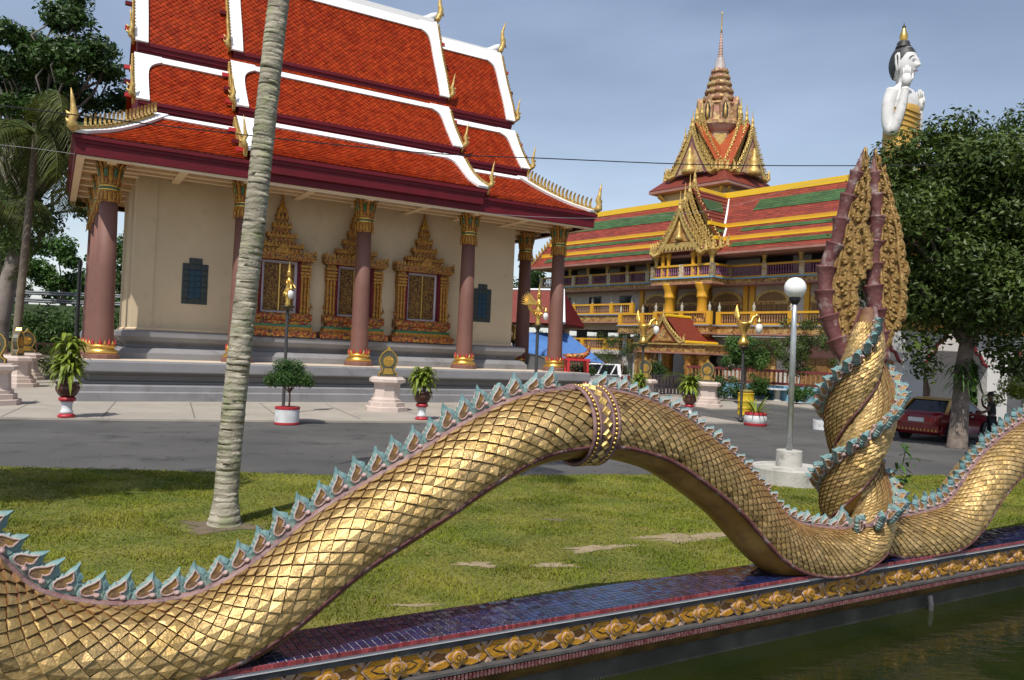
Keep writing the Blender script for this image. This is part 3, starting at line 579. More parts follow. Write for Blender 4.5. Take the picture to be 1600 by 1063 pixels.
    mi = np.array([0, 0, 0, 0, 1, 1, 1, 1]); SKM = [GOLDS, mat('scale_edge_rust', (0.16, 0.07, 0.04), 0.6, 0.2, (0.30, 0.17, 0.06), 12)]
    def faces(ii): return np.concatenate([(F1 if sg[i] > 0 else F2) + 8 * k for k, i in enumerate(ii)])
    for i in part:
        me = npmesh('scale', V[i], (F1 if sg[i] > 0 else F2), SKM, np.full(8, tone[i]), mi); o = link('scale', me, root); o.location = off
    o = link('scales', npmesh('scales', V[rest].reshape(-1, 3), faces(rest), SKM, np.repeat(tone[rest], 8), np.tile(mi, len(rest))), root, 'stuff'); o.location = off
    # crest fins
    crest = P + Nn * (rad + 0.03)[:, None]; CL = np.r_[0, np.cumsum(np.linalg.norm(np.diff(crest, axis=0), axis=1))]; c_pos = 0.0; s = 0.0; k = 0
    cspan = None if collar_u is None else [S[np.argmin(np.abs(P[:, 0] - collar_u))] - 0.22, S[np.argmin(np.abs(P[:, 0] - collar_u))] + 0.15]
    while c_pos < CL[-1] - 0.2:
        s = float(np.interp(c_pos, CL, S[:n])); i = int(s / 0.02)
        if cspan and cspan[0] < s + 0.09 < cspan[1] + 0.02: c_pos += 0.02; continue
        sc = rad[i] / RB * (1.28 if rad[i] < 0.29 else 1.0 if (cspan is None or s < cspan[0]) else 0.80); j = min(n - 1, i + int(0.09 * sc / 0.02))
        t, nr, bn = T[j], Nn[j], Bn[j]; base = P[i] + (P[min(n - 1, i + int(0.18 * sc / 0.02))] - P[i]) * 0.0
        org = P[j] + nr * (rad[j] + 0.022) - t * 0.09 * sc
        M4 = Matrix(((t[0], -bn[0], nr[0], org[0] + off[0]), (t[1], -bn[1], nr[1], org[1] + off[1]), (t[2], -bn[2], nr[2], org[2] + off[2]), (0, 0, 0, 1))) @ Matrix.Diagonal((sc * 1.12, 1.25, sc * random.uniform(0.84, 1.0) * (0.78 if cspan and s > cspan[1] and rad[i] > 0.29 else 1), 1))
        fo = link('crest_fin', FIN[0][random.choice((0, 0, 0, 1, 1, 2, 2, 3))], root); fo.matrix_local = M4 @ Matrix.Rotation(random.gauss(0, 0.07), 4, 'Y')
        pw = gw(*org)
        if abs(pw[0]) < 0.68 * pw[1] + 0.3:
            for q in (1, 2, 3): link(('', 'inlay', 'rim', 'knob')[q], FIN[q], fo)
        c_pos += fin_step * sc; k += 1
    # collar
    if cspan:
        cu0, cu1 = cspan[0] + 0.09, cspan[1] - 0.005
        strip(np.linspace(0, 2 * math.pi, 40)[:-1], np.full(39, 0.030), 'collar', mat('dark_collar_paint', (0.09, 0.05, 0.045), 0.55, 0, (0.20, 0.12, 0.11), 9, 0.3, 40), s0=cu0, s1=cu1, st=0.02, closed=True)
        for a, rr, m_ in ((cu0, 0.018, BANDW), (cu0 + 0.062, 0.013, BANDW), (cu1 - 0.075, 0.013, BANDW), (cu1 - 0.02, 0.018, BANDW)):
            th = np.linspace(0, 2 * math.pi, 49); q = at(np.full(49, a), th, np.full(49, 0.032)); b = MB(); b.tube([tuple(x) for x in q], rr, 8, False); o = b.obj('collar_rim', m_, root, True); o.location = off
        bead = MB(); bead.sphere((0, 0, 0), 0.0165, 8, 6); bm_ = bead.mesh('collar_bead', GOLD, True)
        loz = MB(); loz.add([(-.052, 0, 0), (0, -.050, 0), (.052, 0, 0), (0, .050, 0), (-.036, 0, .020), (0, -.034, .020), (.036, 0, .020), (0, .034, .020), (-.018, 0, .008), (0, -.017, .008), (.018, 0, .008), (0, .017, .008)],
            [(0, 1, 5, 4), (1, 2, 6, 5), (2, 3, 7, 6), (3, 0, 4, 7), (4, 5, 9, 8), (5, 6, 10, 9), (6, 7, 11, 10), (7, 4, 8, 11), (8, 9, 10, 11)]); lz = loz.mesh('collar_lozenge', GOLDP)
        cm = 0.5 * (cu0 + cu1)
        for kk in range(52):
            th = 2 * math.pi * kk / 52
            for a in (cu0 + 0.034, cu1 - 0.047):
                q = at(np.array([a]), np.array([th]), np.array([0.036]))[0]; o = link('collar_bead', bm_, root); o.location = Vector(q) + Vector(off)
        for kk in range(22):
            th = 2 * math.pi * kk / 22; q = at(np.array([cm]), np.array([th]), np.array([0.030]))[0]; e = at(np.array([cm]), np.array([th]), np.array([0.05]))[0] - q; e /= np.linalg.norm(e)
            i = int(cm / .02); t = T[i]; y = np.cross(e, t); qq = Vector(q) + Vector(off)
            o = link('collar_lozenge', lz, root); o.matrix_local = Matrix(((y[0], -t[0], e[0], qq.x), (y[1], -t[1], e[1], qq.y), (y[2], -t[2], e[2], qq.z), (0, 0, 0, 1)))
    finial(root, left, off)
    return root
serpent('serpent_statue', 'gold-scaled serpent arching over the pond wall, with a beaded collar at its top', pL, 4.1, 300, 4.13, lambda S, c: [(0, c - 0.055, 0.124, 12), (c + 0.10, S[-1] - 0.12, 0.092, 16)])
serpent('serpent_statue', 'gold serpent at the right edge whose tail winds up into the tall twisted column', pR, 9.5, 240, None, lambda S, c: [(0, S[-1] - 0.12, 0.098, 16)], left=False)
# ------------------------------------------------------------------ the temple hall
def ornmat(name, cols, scale, rough=0.45, metal=0.3):
    """mosaic of small coloured pieces (cell colours from a short list)."""
    m = bpy.data.materials.new(name); m.use_nodes = True; nt = m.node_tree; b = nt.nodes['Principled BSDF']; L = nt.links.new
    t = nt.nodes.new('ShaderNodeTexCoord'); v = nt.nodes.new('ShaderNodeTexVoronoi'); v.inputs['Scale'].default_value = scale; L(t.outputs['Object'], v.inputs['Vector'])
    sp = nt.nodes.new('ShaderNodeSeparateColor'); L(v.outputs['Color'], sp.inputs['Color'])
    r = nt.nodes.new('ShaderNodeValToRGB'); r.color_ramp.interpolation = 'CONSTANT'; e = r.color_ramp.elements
    for k, c in enumerate(cols):
        q = e[k] if k < 2 else e.new(k / len(cols)); q.position = k / len(cols); q.color = (*c, 1)
    L(sp.outputs[0], r.inputs['Fac']); L(r.outputs['Color'], b.inputs['Base Color'])
    b.inputs['Roughness'].default_value = rough; b.inputs['Metallic'].default_value = metal
    bp = nt.nodes.new('ShaderNodeBump'); bp.inputs['Strength'].default_value = 0.6; bp.inputs['Distance'].default_value = 0.03; L(v.outputs['Distance'], bp.inputs['Height']); L(bp.outputs['Normal'], b.inputs['Normal'])
    return m
ORN = ornmat('carved_gold_mosaic', [(0.38, 0.19, 0.03), (0.46, 0.26, 0.05), (0.26, 0.05, 0.02), (0.42, 0.22, 0.035), (0.03, 0.07, 0.04), (0.36, 0.16, 0.03), (0.20, 0.04, 0.02)], 22)
ORNR = ornmat('red_gold_mosaic', [(0.40, 0.20, 0.03), (0.30, 0.05, 0.02), (0.42, 0.22, 0.04), (0.24, 0.04, 0.02), (0.05, 0.05, 0.04)], 16)
TO = (12.15, 33.0)
temple = thing('temple_hall', 'cream temple hall with tiered orange-red roofs, white bargeboards and rose columns', 'temple', gw(TO[0], TO[1], 0), AL)
def tp(b, name, m, parent=None, smooth=False, kind=None): return b.obj(name, m, parent or temple, smooth, kind)
PX0, PX1, PY0, PY1 = -11.35, 11.35, -1.0, 12.8
RECT = [(PX0, PY0), (PX1, PY0), (PX1, PY1), (PX0, PY1)]
b = MB(); b.sweep([(0, 0.0), (0, 0.36), (-0.04, 0.37), (-0.08, 0.41), (-0.08, 0.60), (-0.12, 0.63), (-0.34, 0.70)], RECT, True); tp(b, 'lower_plinth', GREY)
b = MB(); b.sweep([(-0.34, 0.68), (-0.36, 0.76), (-0.50, 0.80), (-0.50, 0.98), (-0.40, 1.02), (-0.28, 1.08), (-0.03, 1.13)], RECT, True); tp(b, 'plinth_recess', mat('grey_recess_paint', (0.20, 0.19, 0.19), 0.65, 0, (0.17, 0.165, 0.16), 0.8))
b = MB(); b.sweep([(-0.2, 1.125), (0, 1.135), (0.01, 1.18), (0.01, 1.48), (-0.02, 1.545), (-0.12, 1.55)], RECT, True); tp(b, 'top_slab', GREY)
b = MB(); b.add([(PX0 + .1, PY0 + .1, 1.552), (PX1 - .1, PY0 + .1, 1.552), (PX1 - .1, PY1 - .1, 1.552), (PX0 + .1, PY1 - .1, 1.552)], [(0, 1, 2, 3)]); tp(b, 'gallery_floor', mat('cream_floor_tile', (0.62, 0.52, 0.40), 0.6, 0, (0.56, 0.47, 0.36), 1.0))
WX0, WX1, WY0, WY1 = -9.3, 8.75, 2.6, 9.2
WR = [(WX0, WY0), (WX1, WY0), (WX1, WY1), (WX0, WY1)]
b = MB(); b.sweep([(0.66, 1.553), (0.66, 1.80), (0.60, 1.84), (0.48, 1.98), (0.18, 2.05), (0.16, 2.12)], WR, True); tp(b, 'wall_plinth', GREY)
b = MB(); b.sweep([(0.16, 2.10), (0.22, 2.18), (0.40, 2.28), (0.52, 2.42), (0.56, 2.46), (0.56, 2.64), (0.50, 2.70), (0.06, 2.74)], WR, True); tp(b, 'wall_plinth_cap', GREY)
b = MB(); b.sweep([(0.09, 2.70), (0.10, 2.78), (0.05, 2.82), (0.0, 2.84)], WR, True); tp(b, 'wall_skirting', TANL)
b = MB(); b.box(WX0, WX1, WY0, WY1, 2.7, 9.5); tp(b, 'wall', CREAM)
b = MB(); b.box(WX0 - .05, WX0 + .75, WY0 - .05, WY0 + .5, 2.72, 9.4); tp(b, 'corner_pilaster', CREAM)
# columns
def column_meshes():
    sh = MB(); sh.lathe([(0.40, 1.80), (0.395, 2.2), (0.36, 5.0), (0.32, 7.6)], 24); sh = sh.mesh('column', ROSE, True)
    pl = MB(); pl.lathe([(0.64, 1.553), (0.64, 1.70), (0.60, 1.73), (0.56, 1.74)], 12, a0=R(15)); pl = pl.mesh('column_plinth', ROSE)
    rg = MB(); rg.lathe([(0.54, 1.735), (0.57, 1.80), (0.55, 1.88), (0.44, 1.93), (0.43, 1.97), (0.50, 2.00), (0.51, 2.05), (0.46, 2.09), (0.40, 2.10)], 24); rg = rg.mesh('base_ring', GOLD, True)
    pt = MB()
    for k in range(18):
        a = 2 * math.pi * k / 18; r0, r1 = 0.44, 0.50; w = 0.07; ca, sa = math.cos(a), math.sin(a)
        pt.cur = k % 2; zt = 2.34 if k % 2 else 2.27
        pt.add([(r0 * ca - w * sa, r0 * sa + w * ca, 2.08), (r0 * ca + w * sa, r0 * sa - w * ca, 2.08), (r1 * ca, r1 * sa, 2.15), (r0 * ca * 1.03, r0 * sa * 1.03, zt), (r0 * ca * .9, r0 * sa * .9, 2.1)], [(0, 1, 2), (0, 2, 3), (2, 1, 3), (1, 4, 3), (4, 0, 3)])
    pt = pt.mesh('base_petals', [GOLD, RED])
    cp = MB(); cp.cur = 0; cp.lathe([(0.33, 7.55), (0.37, 7.62), (0.35, 7.95), (0.37, 8.0), (0.34, 8.3), (0.40, 8.75), (0.50, 9.02), (0.48, 9.06), (0.36, 9.08)], 20)
    for z, r_, c in ((7.98, 0.385, 1), (8.04, 0.395, 2), (8.12, 0.385, 1), (8.18, 0.39, 0)): cp.cur = c; cp.lathe([(r_ - .03, z), (r_, z + .012), (r_, z + .05), (r_ - .03, z + .062)], 20)
    for k in range(16):                                    # hanging and standing leaves
        a = 2 * math.pi * k / 16; ca, sa = math.cos(a), math.sin(a); w = 0.065
        def lf(pts, c):
            cp.cur = c; vs = []
            for (r_, z, ww) in pts: vs += [(r_ * ca - ww * sa, r_ * sa + ww * ca, z), ((r_ + .03) * ca, (r_ + .03) * sa, z), (r_ * ca + ww * sa, r_ * sa - ww * ca, z)]
            n = len(pts); cp.add(vs, [f for i in range(n - 1) for f in ((3 * i, 3 * i + 1, 3 * i + 4, 3 * i + 3), (3 * i + 1, 3 * i + 2, 3 * i + 5, 3 * i + 4))])
        lf([(0.36, 7.97, w), (0.40, 7.80, w), (0.39, 7.62, w * .7), (0.43, 7.48 + .07 * (k % 2), .005)], 3)
        lf([(0.37, 8.2, w), (0.40, 8.5, w * 1.1), (0.46, 8.85, w), (0.56, 9.0 + .05 * (k % 2), w * .8), (0.60, 9.08, .01)], 0 if k % 2 else 3)
        if k % 2: lf([(0.41, 8.45, .02), (0.43, 8.55, .05), (0.455, 8.72, .05), (0.48, 8.85, .012)], 2)
    cp = cp.mesh('capital', [ORN, GOLD, GREENM, GOLDD])
    bk = MB(); bk.box(-.28, .28, -.75, 3.0, 9.06, 9.24); bk = bk.mesh('capital_block', TANL)
    return sh, pl, rg, pt, cp
CM = column_meshes()
for (x, y) in [(-10.42, .9), (-5.41, .9), (-0.15, .9), (5.15, .9), (10.41, .9), (-10.42, 4.2), (-10.42, 7.6), (-10.42, 10.9), (10.41, 4.2), (10.41, 7.6), (10.41, 10.9)]:
    c = link('column', CM[0], temple); c.location = (x, y, 0)
    for q, nm in ((1, 'column_plinth'), (2, 'base_ring'), (3, 'base_petals'), (4, 'capital')): link(nm, CM[q], c)
# ---- roof surfaces
class Prof:
    def __init__(s, pts):
        C, S = catmull([[p[0], p[1], 0, 0] for p in pts], 0.05); s.P = C[:, :2]; s.S = S; s.L = S[-1]
        d = np.gradient(s.P, axis=0); d /= np.linalg.norm(d, axis=1)[:, None]; s.N = np.stack([d[:, 1], -d[:, 0]], 1); s.N *= np.sign(s.N[:, 1])[:, None]
    def at(s, t, h=0.0):
        t = np.clip(t, 0, s.L); y = np.interp(t, s.S, s.P[:, 0]); z = np.interp(t, s.S, s.P[:, 1]); a = np.interp(t, s.S, s.N[:, 0]); c = np.interp(t, s.S, s.N[:, 1])
        return y + a * h, z + c * h
def strip_on(pf, xa, xb, t0, t1, h0, h1, name, m, parent, n=24, xaf=None, xbf=None):
    """a board lying on a roof profile between x = xa..xb (may vary along t)."""
    ts_ = np.linspace(t0, t1, n); b = MB(); vs = []; fs = []
    for t in ts_:
        a = xa if xaf is None else xaf(t); c = xb if xbf is None else xbf(t)
        (y0, z0), (y1, z1) = pf.at(t, h0), pf.at(t, h1); vs += [(a, y0, z0), (c, y0, z0), (c, y1, z1), (a, y1, z1)]
    for i in range(n - 1):
        o = 4 * i; fs += [(o + 3, o + 2, o + 6, o + 7), (o, o + 3, o + 7, o + 4), (o + 2, o + 1, o + 5, o + 6), (o + 1, o, o + 4, o + 5)]
    fs += [(0, 1, 2, 3), (4 * n - 1, 4 * n - 2, 4 * n - 3, 4 * n - 4)]; b.add(vs, fs); return b.obj(name, m, parent)
def tile_field(pf, x0, x1, parent, w=0.27, hgt=0.27, clip=None, name='roof_tiles', t0=0.0, m=None):
    rows = int((pf.L - t0) / (hgt / 2)); cx, ct = [], []
    for r_ in range(rows + 1):
        t = t0 + r_ * hgt / 2; xs = np.arange(x0 + (w / 2 if r_ % 2 else 0), x1 + 1e-6, w)
        if clip is not None:
            y, _ = pf.at(t); lo, hi = clip(float(y)); xs = xs[(xs > lo) & (xs < hi)]
        cx.append(xs); ct.append(np.full(len(xs), t))
    cx = np.concatenate(cx); ct = np.concatenate(ct); k = len(cx); j = rng.normal(0, 1, (k, 3))
    def pt(dx, dt, h): y, z = pf.at(ct + dt, h); return np.stack([cx + dx, y, z], 1)
    a = 0.49; T_ = pt(0, -hgt * a, 0.006); Rr = pt(w * a, 0, 0.022 + .003 * j[:, 0]); B_ = pt(0, hgt * a, 0.042 + .006 * j[:, 1]); Ll = pt(-w * a, 0, 0.022 + .003 * j[:, 2])
    Bb = pt(0, hgt * a, 0.0); Rb = pt(w * a, 0, 0.0); Lb = pt(-w * a, 0, 0.0)
    V = np.stack([T_, Rr, B_, Ll, Rb, Bb, Lb], 1).reshape(-1, 3)
    F0 = np.array([[0, 3, 2], [0, 2, 1], [1, 2, 5], [1, 5, 4], [3, 6, 5], [3, 5, 2]]); F = (F0[None] + 7 * np.arange(k)[:, None, None]).reshape(-1, 3)
    return link(name, npmesh(name, V, F, m or RTILE, np.repeat(rng.random(k), 7)), parent, 'stuff')
def shell(pf, x0, x1, name, parent, mir, m=RBASE, m2=RTILE):
    """underlay of the near slope and the plain far slope (mirrored about y = mir)."""
    b = MB(); ts_ = np.linspace(0, pf.L, 14)
    for f_, q in ((lambda y: y, 0), (lambda y: 2 * mir - y, 1)):
        b.cur = q; vs = []
        for t in ts_: y, z = pf.at(t, 0.0); vs += [(x0, f_(y), z), (x1, f_(y), z)]
        b.add(vs, [(2 * i, 2 * i + 1, 2 * i + 3, 2 * i + 2) for i in range(13)])
    return b.obj(name, [m, m2], parent)
def horn(b, p, dx, h, r0, lean=0.5):
    """upswept roof finial: a swan-neck that leans out and turns up to a point."""
    p = Vector(p); pts = [(0, -.04), (.10, .05), (.20, .20), (.21, .36), (.16, .50), (.17, .66), (.24, .82), (.33, 1.0)]
    b.tube([p + Vector((dx * lean * q[0] * h * 1.5, 0, q[1] * h)) for q in pts], [r0 * v for v in (1.3, 1.25, 1.1, 1.25, .85, .6, .4, .08)], 8)
    b.tube([p + Vector((dx * lean * .28 * h, 0, .30 * h)), p + Vector((dx * lean * .48 * h, 0, .24 * h)), p + Vector((dx * lean * .56 * h, 0, .16 * h))], [r0 * .6, r0 * .45, r0 * .1], 6)
def slim_horn(b, p, dx, h, r0):
    p = Vector(p); b.tube([p + Vector((dx * x * h, -y * h, z * h)) for x, y, z in [(0, 0, 0), (.09, .02, .10), (.10, .03, .24), (.05, .03, .38), (.09, .04, .55), (.12, .05, .78), (.16, .06, 1.0)]], [r0 * 1.2, r0 * 1.7, r0 * 1.1, r0 * 1.3, r0 * .8, r0 * .55, r0 * .1], 7)
    for k, z in enumerate((.16, .34)): b.tube([p + Vector((dx * .07 * h, 0, z * h)), p + Vector((dx * .2 * h, -.02, (z + .02) * h)), p + Vector((dx * .24 * h, -.02, (z + .10) * h))], [r0, r0 * .7, r0 * .1], 6)
CT1 = Prof([(5.85, 20.05), (4.99, 17.95), (4.3, 16.56), (3.81, 15.42)])
CT2 = Prof([(3.85, 14.92), (3.2, 13.87), (2.46, 12.97), (1.99, 12.45)])
CT3 = Prof([(1.94, 11.95), (1.04, 11.12), (.12, 10.47), (-.92, 9.97)])
ST1 = Prof([(5.75, 19.25), (4.92, 17.35), (4.25, 16.0), (3.78, 14.9)])
ST2 = Prof([(3.8, 14.38), (3.13, 13.32), (2.40, 12.42), (1.93, 11.92)])
ST3 = Prof([(1.75, 11.42), (0.95, 10.72), (.05, 10.08), (-.80, 9.64)])
CX0, CX1, SX0, SX1, RY = -5.72, 5.12, -9.6, 9.08, 5.9
roofpart = {}
def section(name, tiers, x0, x1, ends, centre):
    rf = MB(); rf.box(x0 + .2, x1 - .2, RY - .22, RY + .22, tiers[0].P[0, 1] - .15, tiers[0].P[0, 1] + .14); rf = rf.obj(name, WHITE, temple)
    gold = []
    for ti, pf in enumerate(tiers):
        shell(pf, x0 + .1, x1 - .1, 'roof_underlay', rf, RY)
        tile_field(pf, x0 + .2, x1 - .2, rf, t0=0.25)
        topw = 0.75 if ti == 0 else 0.33
        strip_on(pf, x0, x1, -0.0, topw, 0.0, 0.10, 'white_top_band', WHITE, rf, 4)
        y, z = pf.at(pf.L); fh = 0.52 if ti < 2 else 0.0
        if fh:
            q = MB(); q.prism([(-.04, 0.05), (-.04, -.10), (.02, -.13), (.02, -.28), (.08, -.31), (.08, -fh - .05), (.5, -fh - .05), (.5, .15)], (x0 + .12, y, z), (0, 1, 0), (0, 0, 1), (x1 - x0 - .24, 0, 0)); q.obj('fascia', MAROON, rf)
        for sgn in ends:
            xe = x1 if sgn > 0 else x0; flare = 0.55 if ti else 0.5; wd = 0.52
            fn = (lambda t, xe=xe, sgn=sgn, wd=wd, flare=flare, topw=topw: xe - sgn * (wd + flare * math.exp(-max(0, t - topw) / 0.22)))
            strip_on(pf, 0, xe, 0, pf.L + .02, 0.02, 0.13, 'bargeboard', WHITE, rf, 40, xaf=fn)
            strip_on(pf, xe + (.003 if sgn > 0 else -.10), xe + (.10 if sgn > 0 else -.003), 0.1, pf.L - .02, -0.25, 0.10, 'barge_edge', GOLDP, rf, 30)
            q = MB(); t = 0.3
            while t < pf.L - .15:
                (ya, za), (yb, zb), (yc, zc) = pf.at(t, 0.08), pf.at(t + .13, 0.08), pf.at(t + .02, 0.27)
                x_ = xe + .012 * sgn; q.add([(x_, ya, za), (x_, yb, zb), (x_, yc, zc), (x_ + .07 * sgn, ya, za), (x_ + .07 * sgn, yb, zb), (x_ + .07 * sgn, yc, zc)], [(0, 1, 2), (5, 4, 3), (0, 3, 4, 1), (1, 4, 5, 2), (2, 5, 3, 0)]); t += 0.19
            q.obj('barge_comb', GOLDP, rf, kind='stuff')
            q = MB(); yb_, zb_ = pf.at(pf.L - .05, .1)
            slim_horn(q, (xe + .05 * sgn, yb_, zb_), sgn, 1.25, 0.075); q.obj('barge_horn', GOLDP, rf, True)
            if ti == 0:
                q = MB(); yz, zz = pf.at(0, .1); horn(q, (xe - .02 * sgn, RY, zz + .15), sgn, 1.85, 0.13); q.obj('ridge_horn', GOLDP, rf, True)
                q = MB(); q.tube([(xe - sgn * 1.3, RY, zz - .02), (xe - sgn * .6, RY, zz + .07), (xe - sgn * .15, RY, zz + .32), (xe + sgn * .03, RY, zz + .55)], [.10, .17, .2, .06], 10); q.obj('ridge_horn_foot', WHITE, rf, True)
            # gable infill
            q = MB(); pr = [(float(y_), float(z_)) for y_, z_ in (pf.at(t_, -.03) for t_ in np.linspace(0, pf.L, 8))]; yb0 = pr[-1][1]
            poly = pr + [(2 * RY - y_, z_) for y_, z_ in pr[::-1]]; q.prism(poly, (xe - sgn * .32, 0, 0), (0, 1, 0), (0, 0, 1), (-sgn * .06, 0, 0)); q.obj('gable_panel', MAROON, rf)
            if sgn < 0 or True:
                for k in range(3):
                    yk, zk = pf.at(pf.L * (0.25 + 0.3 * k), -.10); q = MB(); q.cbox((xe + sgn * .16, yk, zk), (.42, .16, .16)); q.obj('purlin_end', RED if k % 2 == 0 else MAROON, rf)
    return rf
rc = section('roof', [CT1, CT2, CT3], CX0, CX1, (-1, 1), True)
rs = section('roof', [ST1, ST2], SX0, SX1, (-1, 1), False)
# lowest skirt with hips at the four corners
EX0, EX1, EY0 = -11.78, 11.55, -0.80
sk = MB(); sk.box(SX0, SX1, 1.8, 2 * RY - 1.8, 11.2, 11.4); sk = sk.obj('skirt_roof', MAROON, temple)
HT = 2.95
def hipclip(y): f = (y - EY0) / (1.75 - EY0); return EX0 + .1 + HT * f, EX1 - .1 - HT * f
b = MB(); ts_ = np.linspace(0, ST3.L, 12)
for mir in (0, 1):
    vs = []
    for t in ts_:
        y, z = ST3.at(t); lo, hi = hipclip(float(y)); y = y if not mir else 2 * RY - y; vs += [(lo - .1, y, z), (hi + .1, y, z)]
    b.add(vs, [(2 * i, 2 * i + 1, 2 * i + 3, 2 * i + 2) for i in range(11)])
b.obj('roof_underlay', RBASE, sk)
b = MB()
for sgn in (-1, 1):
    vs = []
    for t in ts_:
        y, z = ST3.at(t); lo, hi = hipclip(float(y)); x = lo - .1 if sgn < 0 else hi + .1; vs += [(x, y, z), (x, 2 * RY - y, z)]
    b.add(vs, [(2 * i, 2 * i + 1, 2 * i + 3, 2 * i + 2) for i in range(11)])
b.obj('end_slope', RTILE, sk)
tile_field(ST3, EX0, EX1, sk, clip=hipclip, t0=0.2)
strip_on(ST3, SX0 + .8, SX1 - .8, 0, 0.26, 0, 0.09, 'white_top_band', WHITE, sk, 3)
for sgn in (-1, 1):
    f_ = (lambda t, s=sgn: hipclip(float(ST3.at(t)[0]))[0 if s < 0 else 1])
    strip_on(ST3, 0, 0, 0.0, ST3.L + .04, 0.03, 0.15, 'white_hip', WHITE, sk, 26, xaf=lambda t: f_(t) - .12 * 1 - (.22 if sgn > 0 else 0), xbf=lambda t: f_(t) + .12 + (.22 if sgn < 0 else 0))
    strip_on(ST3, 0, 0, 0.3, ST3.L, 0.13, 0.24, 'hip_ledge', GOLDP, sk, 20, xaf=lambda t: f_(t) - .10, xbf=lambda t: f_(t) + .10)
    q = MB()
    for t in np.arange(0.2, ST3.L - .15, 0.155):
        y, z = ST3.at(t, .22); x = f_(t); hh = 0.42
        pts = [(0, 0), (.13, 0), (.10, .16), (.12, .28), (.20, hh), (.05, hh * .8), (-.02, .2)]
        q.prism([(p[0] * -.9, p[1]) for p in pts], (x - .04, y, z), (0, 1, 0), (0, 0, 1), (.08, 0, 0))
    q.obj('hip_comb', GOLDP, sk, kind='stuff')
    q = MB(); y, z = ST3.at(ST3.L, .12); slim_horn(q, (f_(ST3.L), y, z), sgn, 1.45, 0.12); q.obj('hip_horn', GOLDP, sk, True)
# eave fascias, soffit and beams
b = MB(); b.sweep([(-.30, 8.93), (-.02, 8.93), (0, 8.95), (0, 9.34), (.05, 9.36), (.05, 9.46), (.12, 9.49), (.12, 9.62), (-.2, 9.70)], [(EX0 + .12, EY0 + .1), (EX1 - .12, EY0 + .1), (EX1 - .12, 2 * RY - EY0 - .1), (EX0 + .12, 2 * RY - EY0 - .1)], True); tp(b, 'eave_fascia', MAROON)
b = MB(); b.sweep([(-.5, 9.24), (-.02, 9.24), (0, 9.26), (0, 9.62), (.05, 9.64), (.05, 9.76), (.12, 9.79), (.12, 9.94), (-.2, 10.0)], [(CX0 + .2, 1.5), (CX0 + .2, EY0 - .06), (CX1 - .2, EY0 - .06), (CX1 - .2, 1.5)]); tp(b, 'centre_fascia', MAROON)
b = MB(); b.sweep([(-.32, 8.86), (-.06, 8.86), (-.06, 8.945), (-.3, 8.945)], [(EX0 + .12, EY0 + .1), (EX1 - .12, EY0 + .1), (EX1 - .12, 2 * RY - EY0 - .1), (EX0 + .12, 2 * RY - EY0 - .1)], True); tp(b, 'soffit_edge', TANL)
b = MB(); b.box(EX0 + .3, EX1 - .3, EY0 + .3, 2 * RY - EY0 - .3, 9.10, 9.16); tp(b, 'soffit', TAN)
SOFR = mat('red_soffit_panel', (0.30, 0.05, 0.035), 0.7)
for (x, y) in [(-10.42, 0), (-5.41, 0), (-0.15, 0), (5.15, 0), (10.41, 0), (-7.9, 0), (-2.8, 0), (2.5, 0), (7.8, 0)]:
    b = MB(); b.box(x - .16, x + .16, EY0 + .35, WY0, 8.92, 9.10); tp(b, 'beam', TANL)
for y in (0.0, 0.9, 1.75): b = MB(); b.box(EX0 + .4, EX1 - .4, y - .13, y + .13, 8.96, 9.098); tp(b, 'long_beam', TANL)
for x in (-10.42, 10.41):
    for y in (2.4, 4.2, 5.9, 7.6, 9.3): b = MB(); b.box(min(x, WX0 if x < 0 else WX1) - .9, max(x, WX0 if x < 0 else WX1) + (0 if x < 0 else .9), y - .14, y + .14, 8.93, 9.099); tp(b, 'beam', TANL)
    b = MB(); b.box(x - .8, x + .8, .5, 1.1, 9.06, 9.097); tp(b, 'soffit_panel', SOFR)
